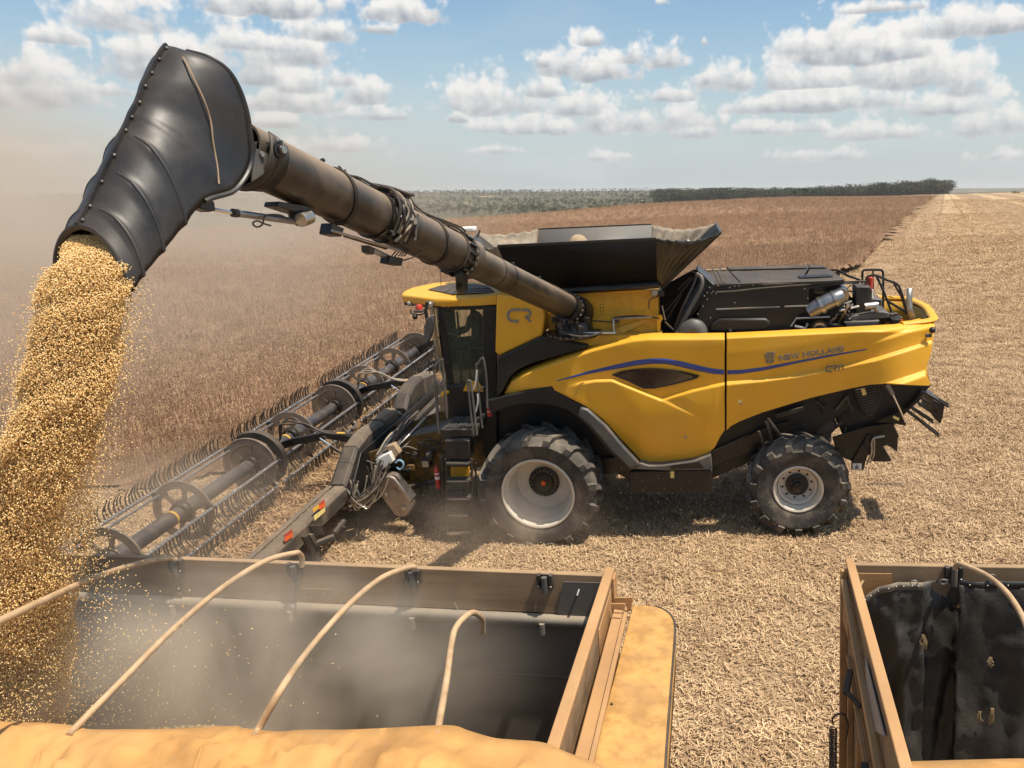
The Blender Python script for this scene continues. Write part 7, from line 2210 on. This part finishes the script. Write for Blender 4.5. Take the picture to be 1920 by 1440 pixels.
# ------------------------------------------------------------------ falling grain
def grain():
    rn = np.random.default_rng(12)
    m = bpy.data.materials.new('soybean'); m.use_nodes = True; nt = m.node_tree; bs = nt.nodes['Principled BSDF']
    oi = nd(nt, 'ShaderNodeObjectInfo').outputs['Random']
    col = mixc(nt, mapr(nt, oi, 0.0, 0.35), (0.56, 0.32, 0.10), (0.80, 0.53, 0.21))
    col = mixc(nt, mapr(nt, oi, 0.6, 1.0), col, (0.92, 0.71, 0.38))
    nt.links.new(col, bs.inputs['Base Color']); bs.inputs['Roughness'].default_value = 0.42
    bm = bmesh.new(); bmesh.ops.create_icosphere(bm, subdivisions=1, radius=.5)
    me = bpy.data.meshes.new('bean'); bm.to_mesh(me); bm.free(); me.materials.append(m); me.shade_smooth()
    srcs = [bpy.data.objects.new('bean', me)]
    # path of the stream: picture column, row, half width in pixels, depth
    mo = H.world(rows[-1][len(rows[-1]) // 2]) - CAM; dm = float(mo @ _f)
    K = [(178, 440, 48, dm + .22), (170, 490, 66, dm + .04), (158, 540, 80, dm - .02), (150, 600, 84, dm - .08), (128, 700, 84, dm - .17), (108, 780, 84, dm - .24), (90, 845, 88, dm - .30), (72, 920, 94, dm - .36), (56, 1000, 102, dm - .42), (38, 1100, 108, dm - .48), (16, 1220, 118, dm - .54), (-4, 1330, 128, dm - .58), (-30, 1480, 138, dm - .64)]
    dk = [dm + .22, dm + .04, dm, dm - .02, dm - .02, dm, dm + .03, dm + .12, dm + .24, dm + .40, dm + .55, dm + .68, dm + .8]
    pass
    K = [(a, b_, c_, d2) for (a, b_, c_, d_), d2 in zip(K, dk)]
    P3 = []; W = []
    for x, y, w, d in K:
        P3.append(CAM + ray(x, y) / FPX * d); W.append(w / FPX * d)
    C = np.array(catmull(P3, 14)); W = np.interp(np.linspace(0, len(K) - 1, len(C)), range(len(K)), W)
    n = 230000
    t = rn.uniform(0, 1, n) ** .92 * (len(C) - 1); i = t.astype(int).clip(0, len(C) - 2); f = (t - i)[:, None]
    c = C[i] * (1 - f) + C[i + 1] * f; w = W[i] * (1 - (t - i)) + W[i + 1] * (t - i)
    tt = t / (len(C) - 1)
    ang = rn.uniform(0, 2 * np.pi, n)
    # billows: the outline wanders and has hollows
    bil = 1 + .05 * np.sin(tt * 21 + ang * 1) + .06 * np.sin(tt * 37 + ang * 2 + 1.3) + .05 * np.sin(tt * 83 + ang * 3)
    r = rn.uniform(0, 1, n) ** .5
    fr = rn.uniform(0, 1, n)
    edge = np.where(fr < .10, 1 + np.abs(rn.normal(0, .13, n)) * (.35 + .9 * tt), 1.0)
    r = r * edge * bil * w
    e1 = _r; e2 = unit(np.cross(_r, np.array([-.12, 0, -1])))
    p = c + np.outer(r * np.cos(ang), e1) + np.outer(r * np.sin(ang) * .62, e2)
    # leading side opens into separate streamers and dark hollows
    q = np.stack([p[:, 0] * 3.1, p[:, 1] * 3.1, p[:, 2] * 2.0], -1)
    h = np.sin(q[:, 0] + 1.3 * np.sin(q[:, 2])) * np.sin(q[:, 1] * 1.2 + q[:, 2] * .9) 
    keep = ~((h > .58) & (r > .55 * w) & (rn.uniform(0, 1, n) < .75))
    # strays blown off towards the right, over the trailer
    k = 2600; yy = rn.uniform(520, 1360, k); cx_ = np.interp(yy, [q_[1] for q_ in K], [q_[0] + q_[2] for q_ in K])
    px = cx_ + rn.exponential(1, k) * (14 + 80 * sm(1000, 1250, yy)); dd = np.interp(yy, [q_[1] for q_ in K], [q_[3] for q_ in K]) + rn.uniform(-.1, .35, k)
    s = CAM + np.stack([ray(a, b) for a, b in zip(px, yy)]) / FPX * dd[:, None]
    k2 = 900; yy = rn.uniform(500, 1000, k2); cx_ = np.interp(yy, [q_[1] for q_ in K], [q_[0] - q_[2] for q_ in K])
    px = cx_ - rn.exponential(1, k2) * 12; dd = np.interp(yy, [q_[1] for q_ in K], [q_[3] for q_ in K]) + rn.uniform(-.3, .3, k2)
    s2 = CAM + np.stack([ray(a, b) for a, b in zip(px, yy)]) / FPX * dd[:, None]
    p = np.vstack([p[keep], s, s2]); n = len(p)
    sp = np.concatenate([tt[keep], np.full(k + k2, .3)])
    S = np.stack([rn.uniform(.0078, .0102, n), rn.uniform(.0072, .0094, n), rn.uniform(.0095, .0125, n) * (1 + .45 * sp)], -1)
    R = np.stack([rn.normal(0, .5, n), rn.normal(-.12, .5, n), rn.uniform(0, 6.28, n)], -1)
    o = scatter('falling_grain', srcs, p, R, S)
    tag(o, 'golden stream of soybeans pouring from the black spout into the trailer', 'grain', kind='stuff')
    # heap building up on the trailer floor
    cen = T1.loc(CAM + ray(0, 1300) / FPX * (dm - .5)); n = 30000
    u = rn.normal(-.6, .8, n); v = rn.uniform(-2.4, 0, n)
    zz = -2.05 + 0.45 * np.exp(-((u + .6) / 1.1) ** 2 - ((v + 1.2) / 1.3) ** 2) + rn.normal(0, .012, n)
    P = np.stack([T1.world((cen[0] + a, b_, c_)) for a, b_, c_ in zip(u, v, zz)])
    S = np.stack([rn.uniform(.012, .016, n)] * 3, -1)
    o = scatter('grain_heap', srcs, P, rn.uniform(0, 6.28, (n, 3)), S)
    tag(o, 'low heap of soybeans on the floor of the left trailer below the stream', 'grain', kind='stuff')
    # chaff and dust specks thrown up round the wheels and under the body
    mc = leafmat('chaff', (0.42, 0.30, 0.18), (0.85, 0.72, 0.52), .7)
    b = B(); b.add([(-.5, 0, 0), (0, .18, .05), (.5, 0, 0), (0, -.18, .05)], [(0, 1, 2, 3)]); cs = [src('chaff_flake', b, mc)]
    n = 2600; X = rn.uniform(.6, 6.3, n); Y = rn.uniform(-3.0, -1.75, n); Z = np.abs(rn.normal(0, .85, n)) + .05
    ok = rn.uniform(0, 1, n) < np.exp(-((X - 2.6) / 2.4) ** 2)
    P = np.stack([H.world(q) for q in np.stack([X, Y, Z], -1)[ok]]); n = len(P)
    sc = rn.uniform(.006, .020, n)
    o = scatter('flying_chaff', cs, P, rn.uniform(0, 6.28, (n, 3)), np.stack([sc] * 3, -1))
    tag(o, 'specks of chaff flying in the air beside the harvester', 'chaff', kind='stuff')


grain()

# ------------------------------------------------------------------ haze and dust
def volume_box(name, lo, hi, density, color=(0.97, 0.97, 0.97), aniso=0.25):
    b = B(); b.box(((lo[0] + hi[0]) / 2, (lo[1] + hi[1]) / 2, (lo[2] + hi[2]) / 2), (hi[0] - lo[0], hi[1] - lo[1], hi[2] - lo[2]))
    m = bpy.data.materials.new(name + '_air'); m.use_nodes = True; nt = m.node_tree; nt.nodes.clear()
    o = nd(nt, 'ShaderNodeOutputMaterial'); v = nd(nt, 'ShaderNodeVolumePrincipled')
    v.inputs['Color'].default_value = (*color, 1); v.inputs['Density'].default_value = density; v.inputs['Anisotropy'].default_value = aniso
    nt.links.new(v.outputs[0], o.inputs['Volume'])
    ob = b.build(name, m, None, smooth=False); ob['kind'] = 'stuff'
    return ob


hz = volume_box('haze', (-9300, -9300, -30), (9300, 9300, 46), 0.0001)
tag(hz, 'thin pale dusty air over the fields', 'haze')


def dust(name, c, rad, density, label, scale=1.2, thr=(.38, .75), col=(0.83, 0.70, 0.56), rot=0, seed=0.0):
    """a drifting cloud of dust: an ellipsoid filled with uneven thin smoke"""
    b = B(); b.ball((0, 0, 0), 1.0, 20)
    m = bpy.data.materials.new(name); m.use_nodes = True; nt = m.node_tree; nt.nodes.clear()
    o = nd(nt, 'ShaderNodeOutputMaterial'); v = nd(nt, 'ShaderNodeVolumePrincipled')
    tc = nd(nt, 'ShaderNodeTexCoord').outputs['Object']; pos = nd(nt, 'ShaderNodeNewGeometry').outputs['Position']
    fall = mapr(nt, vmth(nt, 'LENGTH', tc), 0.98, 0.15)
    n = noi(nt, vmth(nt, 'ADD', pos, (seed, seed, 0)), scale, 3, 0.55, 0.4)
    d = mth(nt, 'MULTIPLY', mth(nt, 'MULTIPLY', fall, mapr(nt, n, thr[0], thr[1])), density)
    v.inputs['Color'].default_value = (*col, 1); v.inputs['Anisotropy'].default_value = 0.2
    nt.links.new(d, v.inputs['Density']); nt.links.new(v.outputs[0], o.inputs['Volume'])
    ob = b.build(name, m, None); ob.location = c; ob.scale = rad; ob.rotation_euler = (0, 0, rot)
    tag(ob, label, 'dust', kind='stuff')
    return ob


def wpt(px, py, d): return tuple(CAM + ray(px, py) / FPX * d)
dust('dust_cloud', wpt(-150, 400, 70), (62, 34, 12), .05, 'wide bank of brown dust hanging over the far left of the field', .05, (.15, .8), (0.86, 0.76, 0.64))
dust('dust_cloud', wpt(300, 960, 12.5), (3.2, 2.6, 1.1), .42, 'thin dust hanging over the near end of the reel', .7, (.25, .8), seed=21)
dust('dust_cloud', wpt(1720, 900, 14.5), (1.6, 1.4, .6), .22, 'small dust puff blown out behind the rear wheel', 1.0, (.35, .8), seed=27)
dust('dust_cloud', wpt(-120, 420, 16), (13, 9, 4.4), .26, 'broad veil of brown dust drifting away on the left behind the spout', .22, (.25, .8), (0.80, 0.72, 0.62))
dust('dust_cloud', wpt(420, 1250, 6.55), (2.9, 1.15, 1.05), 3.4, 'pale dust boiling up out of the left trailer round the falling grain', 1.1, (.30, .78), (0.93, 0.82, 0.68), seed=3)
dust('dust_cloud', wpt(900, 1000, 12.6), (3.0, 1.0, .9), .55, 'low puff of dust beside the front wheel and ladder', 1.0, (.36, .75), seed=9)
dust('dust_cloud', wpt(60, 620, 6.2), (.9, .9, 1.9), .6, 'dust smoking off the left edge of the grain stream', 1.2, (.40, .75), seed=15)
